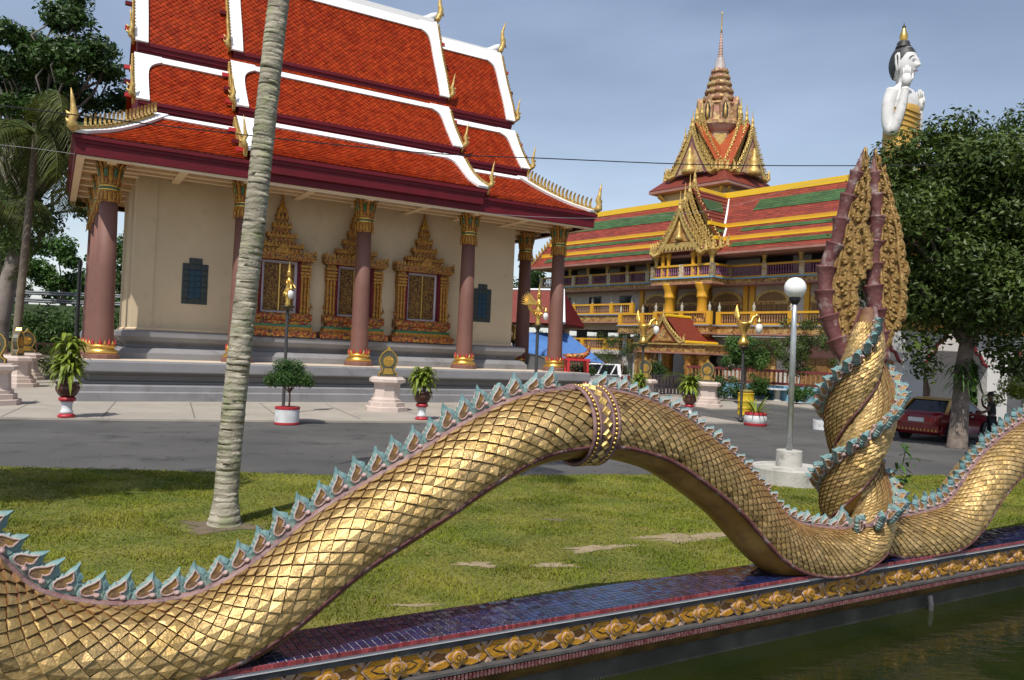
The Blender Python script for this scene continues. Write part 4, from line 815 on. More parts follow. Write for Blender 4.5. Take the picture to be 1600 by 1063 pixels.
# ---- ornate windows
def window_meshes():
    out = []
    def o(name, b, m, smooth=False): out.append((name, b.mesh(name, m, smooth)))
    def bx(b, w, d, z0, z1): b.box(-w / 2, w / 2, -d, 0.02, z0, z1)
    def spikes(b, w, d, z, h, step):
        n = max(2, int(w / step)); st = w / n
        for k in range(n):
            x = -w / 2 + (k + .5) * st; b.add([(x - st * .42, -d, z), (x + st * .42, -d, z), (x + st * .42, -d + .06, z), (x - st * .42, -d + .06, z), (x, -d - .02, z + h * (1.3 if k in (0, n - 1) else 1))], [(0, 1, 4), (1, 2, 4), (2, 3, 4), (3, 0, 4)])
        for s in (-1, 1):
            m_ = max(1, int(d / step))
            for k in range(m_):
                y = -d + (k + .5) * d / m_; x = s * w / 2; b.add([(x - s * .06, y - .06, z), (x, y - .06, z), (x, y + .06, z), (x - s * .06, y + .06, z), (x, y, z + h)], [(0, 1, 4), (1, 2, 4), (2, 3, 4), (3, 0, 4)])
    b = MB(); bx(b, 3.22, .62, 2.72, 2.80); b.prism([(0, 2.80), (-.62, 2.80), (-.66, 2.90), (-.62, 3.0), (0, 3.0)], (-1.63, 0, 0), (0, 1, 0), (0, 0, 1), (3.26, 0, 0)); o('window_foot', b, ORNR)
    b = MB(); bx(b, 2.9, .55, 3.0, 3.16); spikes(b, 3.0, .57, 3.0, .16, .2); o('foot_leaves', b, GOLDD)
    b = MB(); bx(b, 2.86, .54, 3.16, 3.26); o('green_band', b, GREENM)
    b = MB(); bx(b, 2.6, .48, 3.26, 3.42); b.prism([(0, 3.42), (-.44, 3.42), (-.58, 3.56), (-.58, 3.66), (-.5, 3.78), (0, 3.78)], (-1.44, 0, 0), (0, 1, 0), (0, 0, 1), (2.88, 0, 0)); o('window_sill', b, ORNR)
    b = MB(); b.box(-.80, .80, -.10, 0.02, 3.78, 6.12); o('reveal', b, mat('lilac_white_frame', (0.55, 0.50, 0.55), 0.6))
    b = MB(); b.box(.80, .94, -.34, 0.02, 3.78, 6.12); b.box(-.94, -.80, -.34, 0.02, 3.78, 6.12); b.box(-.94, .94, -.34, 0.02, 6.10, 6.2); o('red_jamb', b, MAROON)
    SH = ornmat('carved_shutter', [(0.10, 0.05, 0.015), (0.28, 0.15, 0.03), (0.07, 0.03, 0.012), (0.22, 0.11, 0.025)], 20, 0.5, 0.4)
    for s in (-1, 1):
        b = MB(); b.box(min(s * .03, s * .66), max(s * .03, s * .66), -.15, -.09, 3.88, 5.98); b.box(min(s * .10, s * .59), max(s * .10, s * .59), -.175, -.14, 4.05, 5.85); o('shutter', b, SH)
    b = MB(); b.box(-.025, .025, -.19, -.14, 3.88, 5.98); o('shutter_bar', b, GOLD)
    for s in (-1, 1):
        b = MB(); x = s * 1.13
        b.cur = 0; b.box(x - .19, x + .19, -.30, 0.02, 3.78, 5.45)
        b.cur = 1
        for dx in (-.15, 0.0, .15): b.lathe([(.06, 3.78), (.075, 3.95), (.05, 4.0), (.05, 4.5), (.07, 4.56), (.07, 4.62), (.05, 4.68), (.05, 5.2), (.07, 5.3), (.05, 5.4)], 8, (x + dx, -.34))
        b.cur = 2; b.box(x - .03, x + .03, -.37, -.2, 4.0, 5.35)
        b.cur = 1
        for z in (5.40, 5.55, 5.70, 5.86): b.box(x - .24 - .02 * (z - 5.4), x + .24 + .02 * (z - 5.4), -.42, 0.02, z, z + .09)
        b.cur = 0; b.box(x - .2, x + .2, -.36, 0.02, 5.4, 6.12); b.tube([(x + s * .2, -.3, 3.95), (x + s * .34, -.32, 4.1), (x + s * .26, -.34, 4.3)], [.05, .06, .01], 6)
        out.append(('pilaster', b.mesh('pilaster', [ORN, GOLDD, GREENM])))
    b = MB(); b.cur = 0; bx(b, 2.94, .56, 6.12, 6.20); bx(b, 3.06, .60, 6.20, 6.42); b.cur = 1; spikes(b, 3.10, .62, 6.42, .22, .17); b.prism([(-.42, 6.4), (.42, 6.4), (0, 6.86)], (0, -.66, 0), (1, 0, 0), (0, 0, 1), (0, .25, 0)); out.append(('lintel', b.mesh('lintel', [ORN, GOLDD])))
    for k, (w, d, z, h) in enumerate([(1.95, .52, 6.42, .46), (1.32, .44, 6.88, .44), (.84, .36, 7.32, .42), (.56, .30, 7.74, .36), (.40, .26, 8.10, .28)]):
        b = MB(); b.cur = 0; bx(b, w * .86, d * .86, z, z + h * .55); b.cur = 1; bx(b, w, d, z + h * .55, z + h * .72); b.cur = 0; bx(b, w * .94, d * .94, z + h * .72, z + h * .86); bx(b, w * .7, d * .7, z + h * .86, z + h + .02); b.cur = 1; spikes(b, w, d, z + h * .72, .19, .15)
        out.append(('spire_tier', b.mesh('spire_tier', [ORN, GOLDD])))
    b = MB(); b.lathe([(.16, 8.34), (.15, 8.44), (.10, 8.50), (.12, 8.56), (.08, 8.66), (.09, 8.70), (.055, 8.82), (.04, 9.1), (.025, 9.4), (.01, 9.62)], 10, (0, -.14)); o('spire', b, GOLDD, True)
    return out
WM = window_meshes()
for x in (-3.45, 0.0, 3.47):
    w = MB().box(-1.3, 1.3, -.05, .02, 3.0, 6.3).obj('window', CREAM, temple); w.location = (x, WY0, 0)
    for nm, me in WM: link(nm, me, w)
# ---- glass block panels
GB = [mat('blue_glass_block', (0.008, 0.034, 0.06), 0.35, 0, (0.012, 0.05, 0.085), 6, spec=.3), mat('grey_glass_block', (0.026, 0.036, 0.038), 0.4, 0, (0.04, 0.052, 0.052), 6, spec=.3)]
gbm = []
for m_ in GB:
    b = MB(); e = .118; b.add([(-e, .02, -e), (e, .02, -e), (e, .02, e), (-e, .02, e), (-e, -.02, -e), (e, -.02, -e), (e, -.02, e), (-e, -.02, e), (-e * .75, -.035, -e * .75), (e * .75, -.035, -e * .75), (e * .75, -.035, e * .75), (-e * .75, -.035, e * .75)],
        [(0, 1, 5, 4), (1, 2, 6, 5), (2, 3, 7, 6), (3, 0, 4, 7), (4, 5, 9, 8), (5, 6, 10, 9), (6, 7, 11, 10), (7, 4, 8, 11), (8, 9, 10, 11)]); gbm.append(b.mesh('glass_block', m_))
for x in (-6.94, 6.94):
    fr = MB(); fr.box(-.52, .52, -.012, .01, 3.92, 5.63); fr.box(-.27, .27, -.012, .01, 5.62, 5.87); fr = fr.obj('glass_block_panel', mat('dark_mortar', (0.10, 0.11, 0.11), 0.8), temple); fr.location = (x, WY0, 0)
    for i in range(4):
        for j in range(8):
            if j == 7 and i in (0, 3): continue
            inner = i in (1, 2) and 1 <= j <= 5
            o = link('glass_block', gbm[0 if inner else 1], fr); o.location = (-.3675 + .245 * i, -.012, 4.045 + .244 * j)
# curved stair wall at the far end
b = MB(); pr = [(0, 0), (0, 2.3)] + [(2.4 * math.sin(a), 2.3 * math.cos(a) * .98 + .02) for a in np.linspace(.1, math.pi / 2, 12)] + [(2.6, 0)]
b.prism(pr, (PX1 - 1.6, 2.2, 0), (1, 0, 0), (0, 0, 1), (0, .5, 0)); tp(b, 'stair_cheek', mat('dark_grey_stair_paint', (0.12, 0.12, 0.13), 0.6))
b = MB(); b.tube([(PX1 - 1.6 + p[0], 2.45, p[1]) for p in pr[1:-1]], .13, 8); tp(b, 'stair_coping', mat('faded_green_coping', (0.10, 0.13, 0.10), 0.6, 0, (0.2, 0.12, 0.08), 5))
# ------------------------------------------------------------------ the three-storey monastery building behind
BO = (18.19, 62.0); BA = R(-50)
bld = thing('monastery_building', 'long three-storey building with red and green striped roof and yellow balconies', 'building', (BO[0], BO[1], 0), BA)
def bp_(b, name, m, parent=None, smooth=False, kind=None): return b.obj(name, m, parent or bld, smooth, kind)
FTILE = mat('small_red_roof_tile', (0.25, 0.040, 0.020), 0.55, 0, (0.19, 0.028, 0.014), 5, 0.7, 14, attr=(0.7, 1.2))
FGREEN = mat('green_roof_tile', (0.035, 0.085, 0.025), 0.5, 0, (0.05, 0.11, 0.03), 6, 0.6, 14, attr=(0.7, 1.25))
BWALL = mat('pale_building_wall', (0.50, 0.47, 0.43), 0.75, 0, (0.44, 0.41, 0.37), 0.6, stain=((0.33, 0.30, 0.27), 1.2, 0.6, 0.8))
FRZ = ornmat('gold_frieze_relief', [(0.42, 0.25, 0.08), (0.30, 0.15, 0.04), (0.47, 0.31, 0.12), (0.24, 0.10, 0.035), (0.36, 0.21, 0.07)], 5.0, 0.55, 0.2)
DOORW = mat('carved_brown_door', (0.15, 0.075, 0.022), 0.55, 0.1, (0.22, 0.12, 0.035), 6, 0.5, 20)
PINKT = mat('dusty_pink_trim', (0.34, 0.17, 0.13), 0.6, 0, (0.28, 0.13, 0.10), 1.5)
BL, BR = -24.0, 34.0
# walls by storey (upper two set back behind the balconies)
b = MB(); b.box(BL, -11.6, 1.4, 8.5, 0, 4.3); bp_(b, 'ground_floor_wall', BWALL); b = MB(); b.box(-11.6, BR, .4, 8.5, 0, 4.4); bp_(b, 'ground_floor_wall', BWALL)
b = MB(); b.box(BL, BR, 1.2, 8.5, 4.9, 8.5); bp_(b, 'first_floor_wall', BWALL)
b = MB(); b.box(BL, BR, 1.6, 8.5, 9.05, 12.2); bp_(b, 'top_floor_wall', BWALL)
# slabs with friezes
def slab(x0, x1, y0, z0, z1, blue=True):
    b = MB(); b.box(x0, x1, y0, 2.0, z0, z1 - .10); bp_(b, 'frieze_slab', FRZ)
    b = MB(); b.box(x0 - .1, x1 + .1, y0 - .12, 2.0, z1 - .10, z1); bp_(b, 'slab_edge', LBLUE if blue else mat('grey_blue_slab_edge', (0.24, 0.27, 0.33), 0.6))
    b = MB(); b.box(x0 - .04, x1 + .04, y0 - .05, 1.9, z0 - .12, z0); bp_(b, 'slab_soffit_trim', PINKT)
slab(BL, -7.6, 0, 8.62, 9.08); slab(-7.6, -1.45, -2.2, 8.62, 9.08); slab(-1.45, BR, 0, 8.62, 9.08)
slab(BL, -11.5, -.1, 5.6, 6.3, False); slab(-12.3, BR, -1.0, 4.6, 5.25, False); slab(-7.0, -1.6, -2.3, 4.6, 5.25, False)
# balustrades: rails, posts one by one, balusters joined
def balustrade(x0, y0, x1, y1, z, h, posts, bal, rail=YELLOW, post=None, urn=False, step=0.22):
    p0, p1 = Vector((x0, y0, z)), Vector((x1, y1, z)); d = (p1 - p0); L = d.length; d.normalize(); nrm = Vector((-d.y, d.x, 0))
    def bar(za, zb, w, name, m):
        b = MB(); b.prism([(-w, za), (w, za), (w, zb), (-w, zb)], p0, nrm, (0, 0, 1), d * L); return bp_(b, name, m)
    bar(h - .16, h, .11, 'handrail', rail); bar(0.0, .14, .10, 'foot_rail', rail)
    b = MB(); n = int(L / step)
    for k in range(n):
        c = p0 + d * ((k + .5) * L / n); b.lathe([(.035, z + .14), (.07, z + .3), (.035, z + h * .5), (.06, z + h * .7), (.035, z + h - .16)], 5, (c.x, c.y))
    bp_(b, 'balusters', bal, kind='stuff')
    for k in range(posts + 1):
        c = p0 + d * (L * k / posts)
        b = MB(); b.cbox((c.x, c.y, z + h * .5), (.42, .3, h * 1.02)); bp_(b, 'baluster_post', post or YELLOW)
        if urn: b = MB(); b.lathe([(.10, z + h), (.16, z + h + .08), (.06, z + h + .16), (.15, z + h + .34), (.10, z + h + .46), (.03, z + h + .6), (.02, z + h + .75)], 8, (c.x, c.y)); bp_(b, 'post_urn', mat('grey_urn_paint', (0.35, 0.33, 0.26), 0.6), smooth=True)
PANELP = ornmat('cream_gold_post_panel', [(0.55, 0.47, 0.33), (0.45, 0.30, 0.10), (0.58, 0.50, 0.38)], 9, 0.6, 0.1)
balustrade(BL, .1, -7.6, .1, 9.08, 1.05, 7, PURPLE, post=PANELP); balustrade(-7.5, -2.1, -1.55, -2.1, 9.08, 1.05, 2, PURPLE, post=PANELP); balustrade(-1.55, -2.1, -1.4, .1, 9.08, 1.05, 1, PURPLE, post=PANELP); balustrade(-1.4, .1, 20.6, .1, 9.08, 1.05, 7, PURPLE, post=PANELP)
balustrade(-7.5, -2.1, -7.6, .1, 9.08, 1.05, 1, PURPLE, post=PANELP)
BBRN = mat('brown_baluster_paint', (0.30, 0.15, 0.07), 0.6)
balustrade(BL, .0, -11.6, .0, 6.3, .98, 5, BBRN, urn=True); balustrade(-12.1, -.9, -7.0, -.9, 5.25, 1.05, 2, BBRN, urn=True); balustrade(-7.0, -2.2, -1.6, -2.2, 5.25, 1.05, 2, BBRN, urn=True); balustrade(-1.6, -.9, 20.4, -.9, 5.25, 1.05, 7, BBRN, urn=True)
balustrade(BL, .2, -11.8, .2, 3.0, 1.05, 4, BBRN)
b = MB(); b.box(BL, -11.7, 0, 1.5, 2.6, 3.0); bp_(b, 'lower_slab', BWALL)
# dark openings, doors and arched surrounds
for x0, x1 in [(-22.5, -20.4), (-18.6, -16.6), (-14.6, -12.8), (-11.3, -9.4), (0.4, 3.2), (4.8, 8.6), (10.2, 13.8), (15.2, 18.8), (-6.6, -5.4), (-4.0, -2.9)]:
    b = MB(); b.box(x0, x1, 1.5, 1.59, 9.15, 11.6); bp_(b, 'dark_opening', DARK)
for x in (-21.6, -17.4, -13.4): b = MB(); b.box(x - .8, x + .8, 1.12, 1.19, 6.4, 8.1); f = bp_(b, 'window', mat('window_frame_paint', (0.10, 0.09, 0.08), 0.5)); b = MB(); b.box(x - .7, x - .03, 1.09, 1.115, 6.5, 8.0); b.box(x + .03, x + .7, 1.09, 1.115, 6.5, 8.0); b.obj('pane', GLASSD, f, kind='stuff')
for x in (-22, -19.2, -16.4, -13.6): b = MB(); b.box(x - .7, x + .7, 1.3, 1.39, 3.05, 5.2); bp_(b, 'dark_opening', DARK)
for x in (-9.6, -5.9, -2.3, 1.9, 6.6, 11.4, 16.2):
    b = MB(); b.box(x - 1.5, x + 1.5, 1.02, 1.19, 5.3, 7.25); s_ = bp_(b, 'door_surround', FRZ)
    b = MB(); b.prism([(-1.5, 0)] + [(1.5 * math.cos(a), .95 * math.sin(a) ** .8) for a in np.linspace(math.pi - .1, .1, 11)] + [(1.5, 0)], (x, .98, 7.2), (1, 0, 0), (0, 0, 1), (0, .2, 0)); b.obj('arch', GOLDP, s_)
    b = MB(); b.prism([(-1.2, 0)] + [(1.2 * math.cos(a), .68 * math.sin(a)) for a in np.linspace(math.pi - .1, .1, 9)] + [(1.2, 0)], (x, .93, 7.28), (1, 0, 0), (0, 0, 1), (0, .2, 0)); b.obj('arch_panel', DOORW, s_)
    for k in range(6): b = MB(); b.box(x - 1.32 + .445 * k, x - 1.32 + .445 * k + .40, .95, 1.05, 5.3, 7.0); b.obj('door_leaf', DOORW if not (k == 0 and x < -9) else DARK, s_)
    for s in (-1, 1): b = MB(); b.box(x + s * 1.80 - .2, x + s * 1.80 + .2, .95, 1.19, 5.25, 8.5); bp_(b, 'pilaster', YELLOW)
for x in (-10.0, 1.6, 6.2, 10.8, 15.4):
    b = MB(); b.box(x - 1.25, x + 1.25, .2, .39, .6, 3.0); s_ = bp_(b, 'door_surround', FRZ)
    b = MB(); b.prism([(-1.35, 0)] + [(1.35 * math.cos(a), 1.0 * math.sin(a)) for a in np.linspace(math.pi - .1, .1, 9)] + [(1.35, 0)], (x, .17, 2.9), (1, 0, 0), (0, 0, 1), (0, .2, 0)); b.obj('arch', PINKT, s_)
    for k in range(2): b = MB(); b.box(x - .9 + .92 * k, x - .9 + .92 * k + .86, .12, .22, .6, 2.9); b.obj('door_leaf', DOORW, s_)
for x in (-12.4, -8.0, -1.0, 3.9, 8.5, 13.1): b = MB(); b.box(x - .25, x + .25, .1, .39, .4, 4.4); bp_(b, 'pilaster', mat('white_pilaster', (0.5, 0.48, 0.46), 0.7))
# big columns under the middle balcony
for x in (-6.0, -2.7):
    b = MB(); b.lathe([(.5, 5.3), (.5, 5.6), (.42, 5.7), (.40, 7.4), (.5, 7.5), (.44, 7.6), (.46, 8.0), (.66, 8.5), (.66, 8.62)], 16, (x, -1.7)); bp_(b, 'round_column', YELLOW, smooth=True)
    b = MB(); b.lathe([(.6, .3), (.62, .8), (.5, .9), (.5, 2.6), (.6, 2.9), (.5, 3.1), (.52, 3.6), (.7, 4.3), (.7, 4.6)], 16, (x, -1.7)); bp_(b, 'round_column', GOLDD, smooth=True)
# bracket columns on the top floor
for x in list(np.arange(-22.5, -8, 2.5)) + [-7.3, -1.7] + list(np.arange(1.6, 20, 3.1)):
    y = .2 if not -7.6 < x < -1.5 else -2.0
    b = MB(); b.lathe([(.17, 10.1), (.16, 10.5), (.22, 10.7), (.55, 11.2)], 8, (x, y), a0=R(22)); bp_(b, 'bracket_column', GOLDP)
for x in (-6.6, -2.9, -6.0, -3.5): b = MB(); b.lathe([(.2, 9.1), (.17, 9.2), (.17, 10.7), (.26, 10.9), (.22, 11.2)], 10, (x, -2.0)); bp_(b, 'porch_column', YELLOW, smooth=True)
# main roof: three tiers, each with a green stripe proud of the red field
def quad_strip(b, x0, x1, y0, z0, y1, z1, h=0.0, ins=0.0):
    d = math.hypot(y1 - y0, z1 - z0); ny, nz = -(z1 - z0) / d, (y1 - y0) / d
    if nz < 0: ny, nz = -ny, -nz
    b.add([(x0, y0 + ny * h, z0 + nz * h), (x1, y0 + ny * h, z0 + nz * h), (x1 + ins, y1 + ny * h, z1 + nz * h), (x0 - ins, y1 + ny * h, z1 + nz * h)], [(0, 1, 2, 3)])
def tiles_small(b, x0, x1, y0, z0, y1, z1, st=0.24):
    """courses of small tiles, stepped so each course stands proud of the next."""
    d = math.hypot(y1 - y0, z1 - z0); n = max(2, int(d / st)); ny, nz = (z0 - z1) / d * -1, (y0 - y1) / d * -1
    if nz < 0: ny, nz = -ny, -nz
    for k in range(n):
        a, c = k / n, (k + 1) / n
        nn = max(1, int((x1 - x0) / 0.6)); xs = np.linspace(x0, x1, nn + 1)
        for i in range(nn):
            b.add([(xs[i], y0 + (y1 - y0) * a, z0 + (z1 - z0) * a), (xs[i + 1], y0 + (y1 - y0) * a, z0 + (z1 - z0) * a), (xs[i + 1], y0 + (y1 - y0) * c + ny * .03, z0 + (z1 - z0) * c + nz * .03), (xs[i], y0 + (y1 - y0) * c + ny * .03, z0 + (z1 - z0) * c + nz * .03)], [(0, 3, 2, 1)], random.random())
TI = [((4.0, 16.75), (1.0, 13.75)), ((0.95, 13.40), (-0.05, 12.48)), ((-0.1, 12.15), (-1.75, 10.98))]
rb = MB(); rb.box(BL + 2, BR, 3.7, 4.3, 16.5, 17.0); roof = bp_(rb, 'striped_roof', YELLOWR)
for (y0, z0), (y1, z1) in TI:
    b = MB(); tiles_small(b, BL, BR, y0, z0, y1, z1); b.obj('red_tile_field', FTILE, roof, kind='stuff')
    f0, f1 = .32, .68; ya, za, yb, zb = y0 + (y1 - y0) * f0, z0 + (z1 - z0) * f0 + .07, y0 + (y1 - y0) * f1, z0 + (z1 - z0) * f1 + .07
    for xa, xb in ((BL + 1.5, -8.6), (-0.8, BR - 1)): b = MB(); tiles_small(b, xa, xb, ya, za, yb, zb); b.obj('green_tile_band', FGREEN, roof, kind='stuff')
    b = MB(); b.add([(BL, y0, z0), (BR, y0, z0), (BR, 8 - y0, z0), (BL, 8 - y0, z0), (BR, 8 - y1, z1), (BL, 8 - y1, z1)], [(3, 2, 4, 5)]); b.obj('rear_slope', FTILE, roof)
for (y, z, hh) in ((1.0, 13.40, .30), (-0.02, 12.15, .30)):
    b = MB(); b.box(BL, BR, y - .12, y + .3, z, z + .11); b.obj('yellow_band', YELLOWR, roof); b = MB(); b.box(BL, BR, y - .06, y + .3, z + .112, z + hh + .04); b.obj('ochre_band', YELLOW, roof)
b = MB(); b.box(BL, BR, -1.9, 1.6, 10.78, 10.96); b.obj('eave_board', PINKT, roof)
b = MB(); b.add([(BL, -1.7, 10.98), (BL, 9.7, 10.98), (BL, 4, 16.9)], [(0, 2, 1)]); b.obj('gable_end', PINKT, roof)
q = MB(); t_ = 0
for k in range(16): y = -1.6 + k * .36; z = 11.1 + (k / 15) ** 1 * 5.6; q.add([(BL - .06, y, z), (BL - .06, y + .3, z + .3), (BL - .06, y - .02, z + .62), (BL + .06, y, z), (BL + .06, y + .3, z + .3), (BL + .06, y - .02, z + .62)], [(0, 1, 2), (5, 4, 3), (0, 3, 4, 1), (1, 4, 5, 2), (2, 5, 3, 0)])
q.obj('gable_comb', GOLDP, roof, kind='stuff')
# cross wing with layered carved gables over the middle balcony
GX = -4.65
cr_ = MB(); cr_.prism([(-.14, 16.55), (.14, 16.55), (.14, 16.86), (-.14, 16.86)], (GX, .1, 0), (1, 0, 0), (0, 0, 1), (0, 4.0, 0)); cw = bp_(cr_, 'cross_roof', YELLOWR)
for s in (-1, 1):
    for (x0, z0), (x1, z1) in [((0.0, 16.7), (1.9, 13.75)), ((1.95, 13.4), (2.55, 12.48)), ((2.6, 12.15), (3.35, 10.98))]:
        b = MB(); n = 8
        for k in range(n):
            a, c = k / n, (k + 1) / n; xa, za, xb, zb = x0 + (x1 - x0) * a, z0 + (z1 - z0) * a, x0 + (x1 - x0) * c, z0 + (z1 - z0) * c + .03
            b.add([(GX + s * xa, -1.2, za), (GX + s * xa, 4, za), (GX + s * (xb + .04), 4, zb), (GX + s * (xb + .04), -1.2, zb)], [(0, 1, 2, 3) if s > 0 else (3, 2, 1, 0)])
        b.obj('red_tile_field', FTILE, cw, kind='stuff')
        xm0, zm0, xm1, zm1 = x0 + (x1 - x0) * .32 + .06, z0 + (z1 - z0) * .32 + .05, x0 + (x1 - x0) * .66 + .06, z0 + (z1 - z0) * .66 + .05
        b = MB(); b.add([(GX + s * xm0, -.6, zm0), (GX + s * xm0, 2.2, zm0), (GX + s * xm1, 1.6, zm1), (GX + s * xm1, -.6, zm1)], [(0, 1, 2, 3) if s > 0 else (3, 2, 1, 0)]); b.obj('green_tile_band', FGREEN, cw)
    for x, z in ((1.98, 13.4), (2.6, 12.15)): b = MB(); b.box(min(GX + s * (x - .2), GX + s * (x + .1)), max(GX + s * (x - .2), GX + s * (x + .1)), -1.2, 1.2, z, z + .3); b.obj('yellow_band', YELLOWR, cw)
for k, (x, za, zb) in enumerate([(GX + 3.25, 13.7, 16.4), (GX + 3.3, 12.45, 13.3)]): b = MB(); b.tube([(GX + (0.35 if k == 0 else 2.2), 3.75 if k == 0 else .8, zb), (GX + (2.0 if k == 0 else 2.65), .9 if k == 0 else -.1, za)], .09, 6); b.obj('white_valley', WHITE, cw)
def barge(parent, cx, y, zf, za, hw, th=0.5, side=True, name='carved_bargeboard', m=GOLDP, seed=1):
    """one flame-edged gable board: two concave limbs meeting at a spire, scroll feet."""
    r_ = random.Random(seed)
    for s in (-1, 1):
        b = MB(); n = 22; o_, i_ = [], []
        for k in range(n + 1):
            t = k / n; x = hw * (1 - t) ** 1.35 * (1 - .25 * t); z = zf + (za - zf) * (t ** 0.92); w = th * (1 - .55 * t)
            o_.append((x + w * .5 + (.16 * w if k % 2 else -.10 * w), z + w * .25)); i_.append((max(0, x - w * .4), z - w * .1))
        vs = [(cx + s * x, y - .12, z) for x, z in o_] + [(cx + s * x, y - .12, z) for x, z in i_] + [(cx + s * x, y + .12, z) for x, z in o_] + [(cx + s * x, y + .12, z) for x, z in i_]
        N_ = n + 1; fs = []
        for k in range(n): fs += [(k, k + 1, N_ + k + 1, N_ + k), (2 * N_ + k, 3 * N_ + k, 3 * N_ + k + 1, 2 * N_ + k + 1), (k, 2 * N_ + k, 2 * N_ + k + 1, k + 1), (N_ + k, N_ + k + 1, 3 * N_ + k + 1, 3 * N_ + k)]
        b.add(vs, fs)
        for k in range(0, n, 1):                           # curled leaves along the outer edge
            x, z = o_[k]; rr = th * (.26 - .14 * k / n) * r_.uniform(.8, 1.2); b.tube([(cx + s * (x - rr * .5), y - .1, z), (cx + s * (x + rr * .7), y - .2, z + rr * .4), (cx + s * (x + rr * .5), y - .16, z + rr * 1.9)], [rr * .6, rr * .55, rr * .08], 5)
        b.tube([(cx + s * (hw - .1), y, zf), (cx + s * (hw + .5 * th), y - .1, zf - .3 * th), (cx + s * (hw + 1.25 * th), y - .1, zf + .1 * th), (cx + s * (hw + 1.2 * th), y - .1, zf + 1.0 * th), (cx + s * (hw + 1.5 * th), y - .1, zf + 1.6 * th)], [.4 * th, .42 * th, .34 * th, .2 * th, .03], 7)
        b.obj(name, m, parent)
    b = MB(); b.lathe([(.22 * th, za - .4 * th), (.34 * th, za), (.2 * th, za + .5 * th), (.24 * th, za + .8 * th), (.1 * th, za + 1.4 * th), (.02, za + 2.6 * th)], 8, (cx, y)); b.obj('gable_spire', m, parent)
for k, (y, zf, za, hw) in enumerate([(-2.5, 11.1, 14.7, 2.1), (-1.9, 11.25, 15.5, 2.35), (-1.3, 11.4, 16.3, 2.6), (-.7, 11.6, 17.2, 2.85)]): barge(cw, GX, y, zf, za, hw, .55, seed=k)
b = MB(); b.add([(GX - 1.9, -2.32, 11.4), (GX + 1.9, -2.32, 11.4), (GX, -2.32, 15.0)], [(0, 1, 2)]); b.obj('pediment', mat('maroon_pediment', (0.16, 0.05, 0.05), 0.6), cw)
b = MB(); b.prism([(-1.2, 12.0), (1.2, 12.0), (0, 14.0)], (GX, -2.40, 0), (1, 0, 0), (0, 0, 1), (0, .06, 0)); b.obj('pediment_relief', FRZ, cw)
b = MB(); b.lathe([(.35, 12.1), (.30, 12.4), (.16, 12.6), (.22, 12.9), (.10, 13.1), (.14, 13.3), (.02, 13.7)], 8, (GX, -2.5)); b.obj('pediment_figure', GOLDP, cw, True)
b = MB(); b.box(GX - 1.7, GX + 1.7, -2.6, -2.35, 11.55, 11.9)
for k in range(9): x = GX - 1.6 + .4 * k; b.add([(x - .2, -2.6, 11.55), (x + .2, -2.6, 11.55), (x, -2.6, 11.15), (x - .2, -2.4, 11.55), (x + .2, -2.4, 11.55), (x, -2.4, 11.15)], [(0, 2, 1), (3, 4, 5), (0, 3, 5, 2), (1, 2, 5, 4)])
b.obj('valance', GOLDP, cw, kind='stuff')
for y in (-2.5, -1.3): b = MB(); b.box(GX - 2.4, GX + 2.4, y, y + .25, 11.2, 11.55); b.obj('porch_beam', PINKT, cw)
# entrance porch with its own small gable
pg = MB(); pg.box(-6.2, .6, -5.6, -1.2, 2.95, 3.5); porch = bp_(pg, 'entrance_porch', FRZ)
b = MB(); b.box(-6.35, .75, -5.75, -1.2, 3.5, 3.62); b.obj('porch_cornice', GOLDP, porch); b = MB(); b.box(-6.3, .7, -5.7, -1.2, 2.83, 2.95); b.obj('porch_trim', PINKT, porch)
for s in (-1, 1): b = MB(); b.add([(-3.4, -5.4, 5.75), (-3.4, -1.0, 5.75), (-3.4 + s * 1.9, -1.0, 3.7), (-3.4 + s * 1.9, -5.4, 3.7)], [(0, 1, 2, 3) if s > 0 else (3, 2, 1, 0)]); b.obj('porch_slope', FTILE, porch)
b = MB(); b.tube([(-1.45, -5.3, 3.75), (-1.45, -1.2, 3.75)], .1, 6); b.obj('porch_eave', YELLOWR, porch)
b = MB(); b.tube([(-3.4, -5.3, 5.78), (-3.4, -1.2, 5.78)], .12, 6); b.obj('porch_ridge', YELLOWR, porch)
barge(porch, -3.4, -5.6, 3.75, 5.7, 1.65, .36, seed=9)
b = MB(); b.prism([(-1.35, 3.7), (1.35, 3.7), (0, 5.3)], (-3.4, -5.5, 0), (1, 0, 0), (0, 0, 1), (0, .08, 0)); b.obj('porch_pediment', mat('orange_pediment', (0.40, 0.13, 0.05), 0.6), porch)
b = MB(); b.prism([(-.9, 3.8), (.9, 3.8), (0, 4.85)], (-3.4, -5.58, 0), (1, 0, 0), (0, 0, 1), (0, .08, 0)); b.obj('porch_relief', FRZ, porch)
for x in (-5.6, -1.2, .1): b = MB(); b.lathe([(.5, 0), (.5, .5), (.35, .6), (.32, 1.6), (.42, 1.8), (.32, 2.0), (.36, 2.4), (.55, 2.85)], 12, (x, -5.1)); b.obj('porch_column', GOLDD, porch, True)
b = MB(); b.box(-5.0, -1.8, -.1, .35, .2, 2.8); b.obj('porch_doorway', DARK, porch)
# fence with light blue plinth in front
b = MB(); b.box(1.2, 26, -8.6, -8.35, 0, 1.0); bp_(b, 'blue_plinth', LBLUE)
FR = mat('dark_red_fence_paint', (0.16, 0.03, 0.03), 0.6)
for xa, xb in ((1.2, 26), (-13.5, -6.3)):
    for z in (1.05, 1.85): b = MB(); b.box(xa, xb, -8.55, -8.4, z, z + .16); bp_(b, 'fence_rail', FR)
    b = MB(); n = int((xb - xa) / .32)
    for k in range(n): b.cbox((xa + .16 + k * .32, -8.47, 1.53), (.09, .09, .64))
    bp_(b, 'fence_balusters', BBRN, kind='stuff')

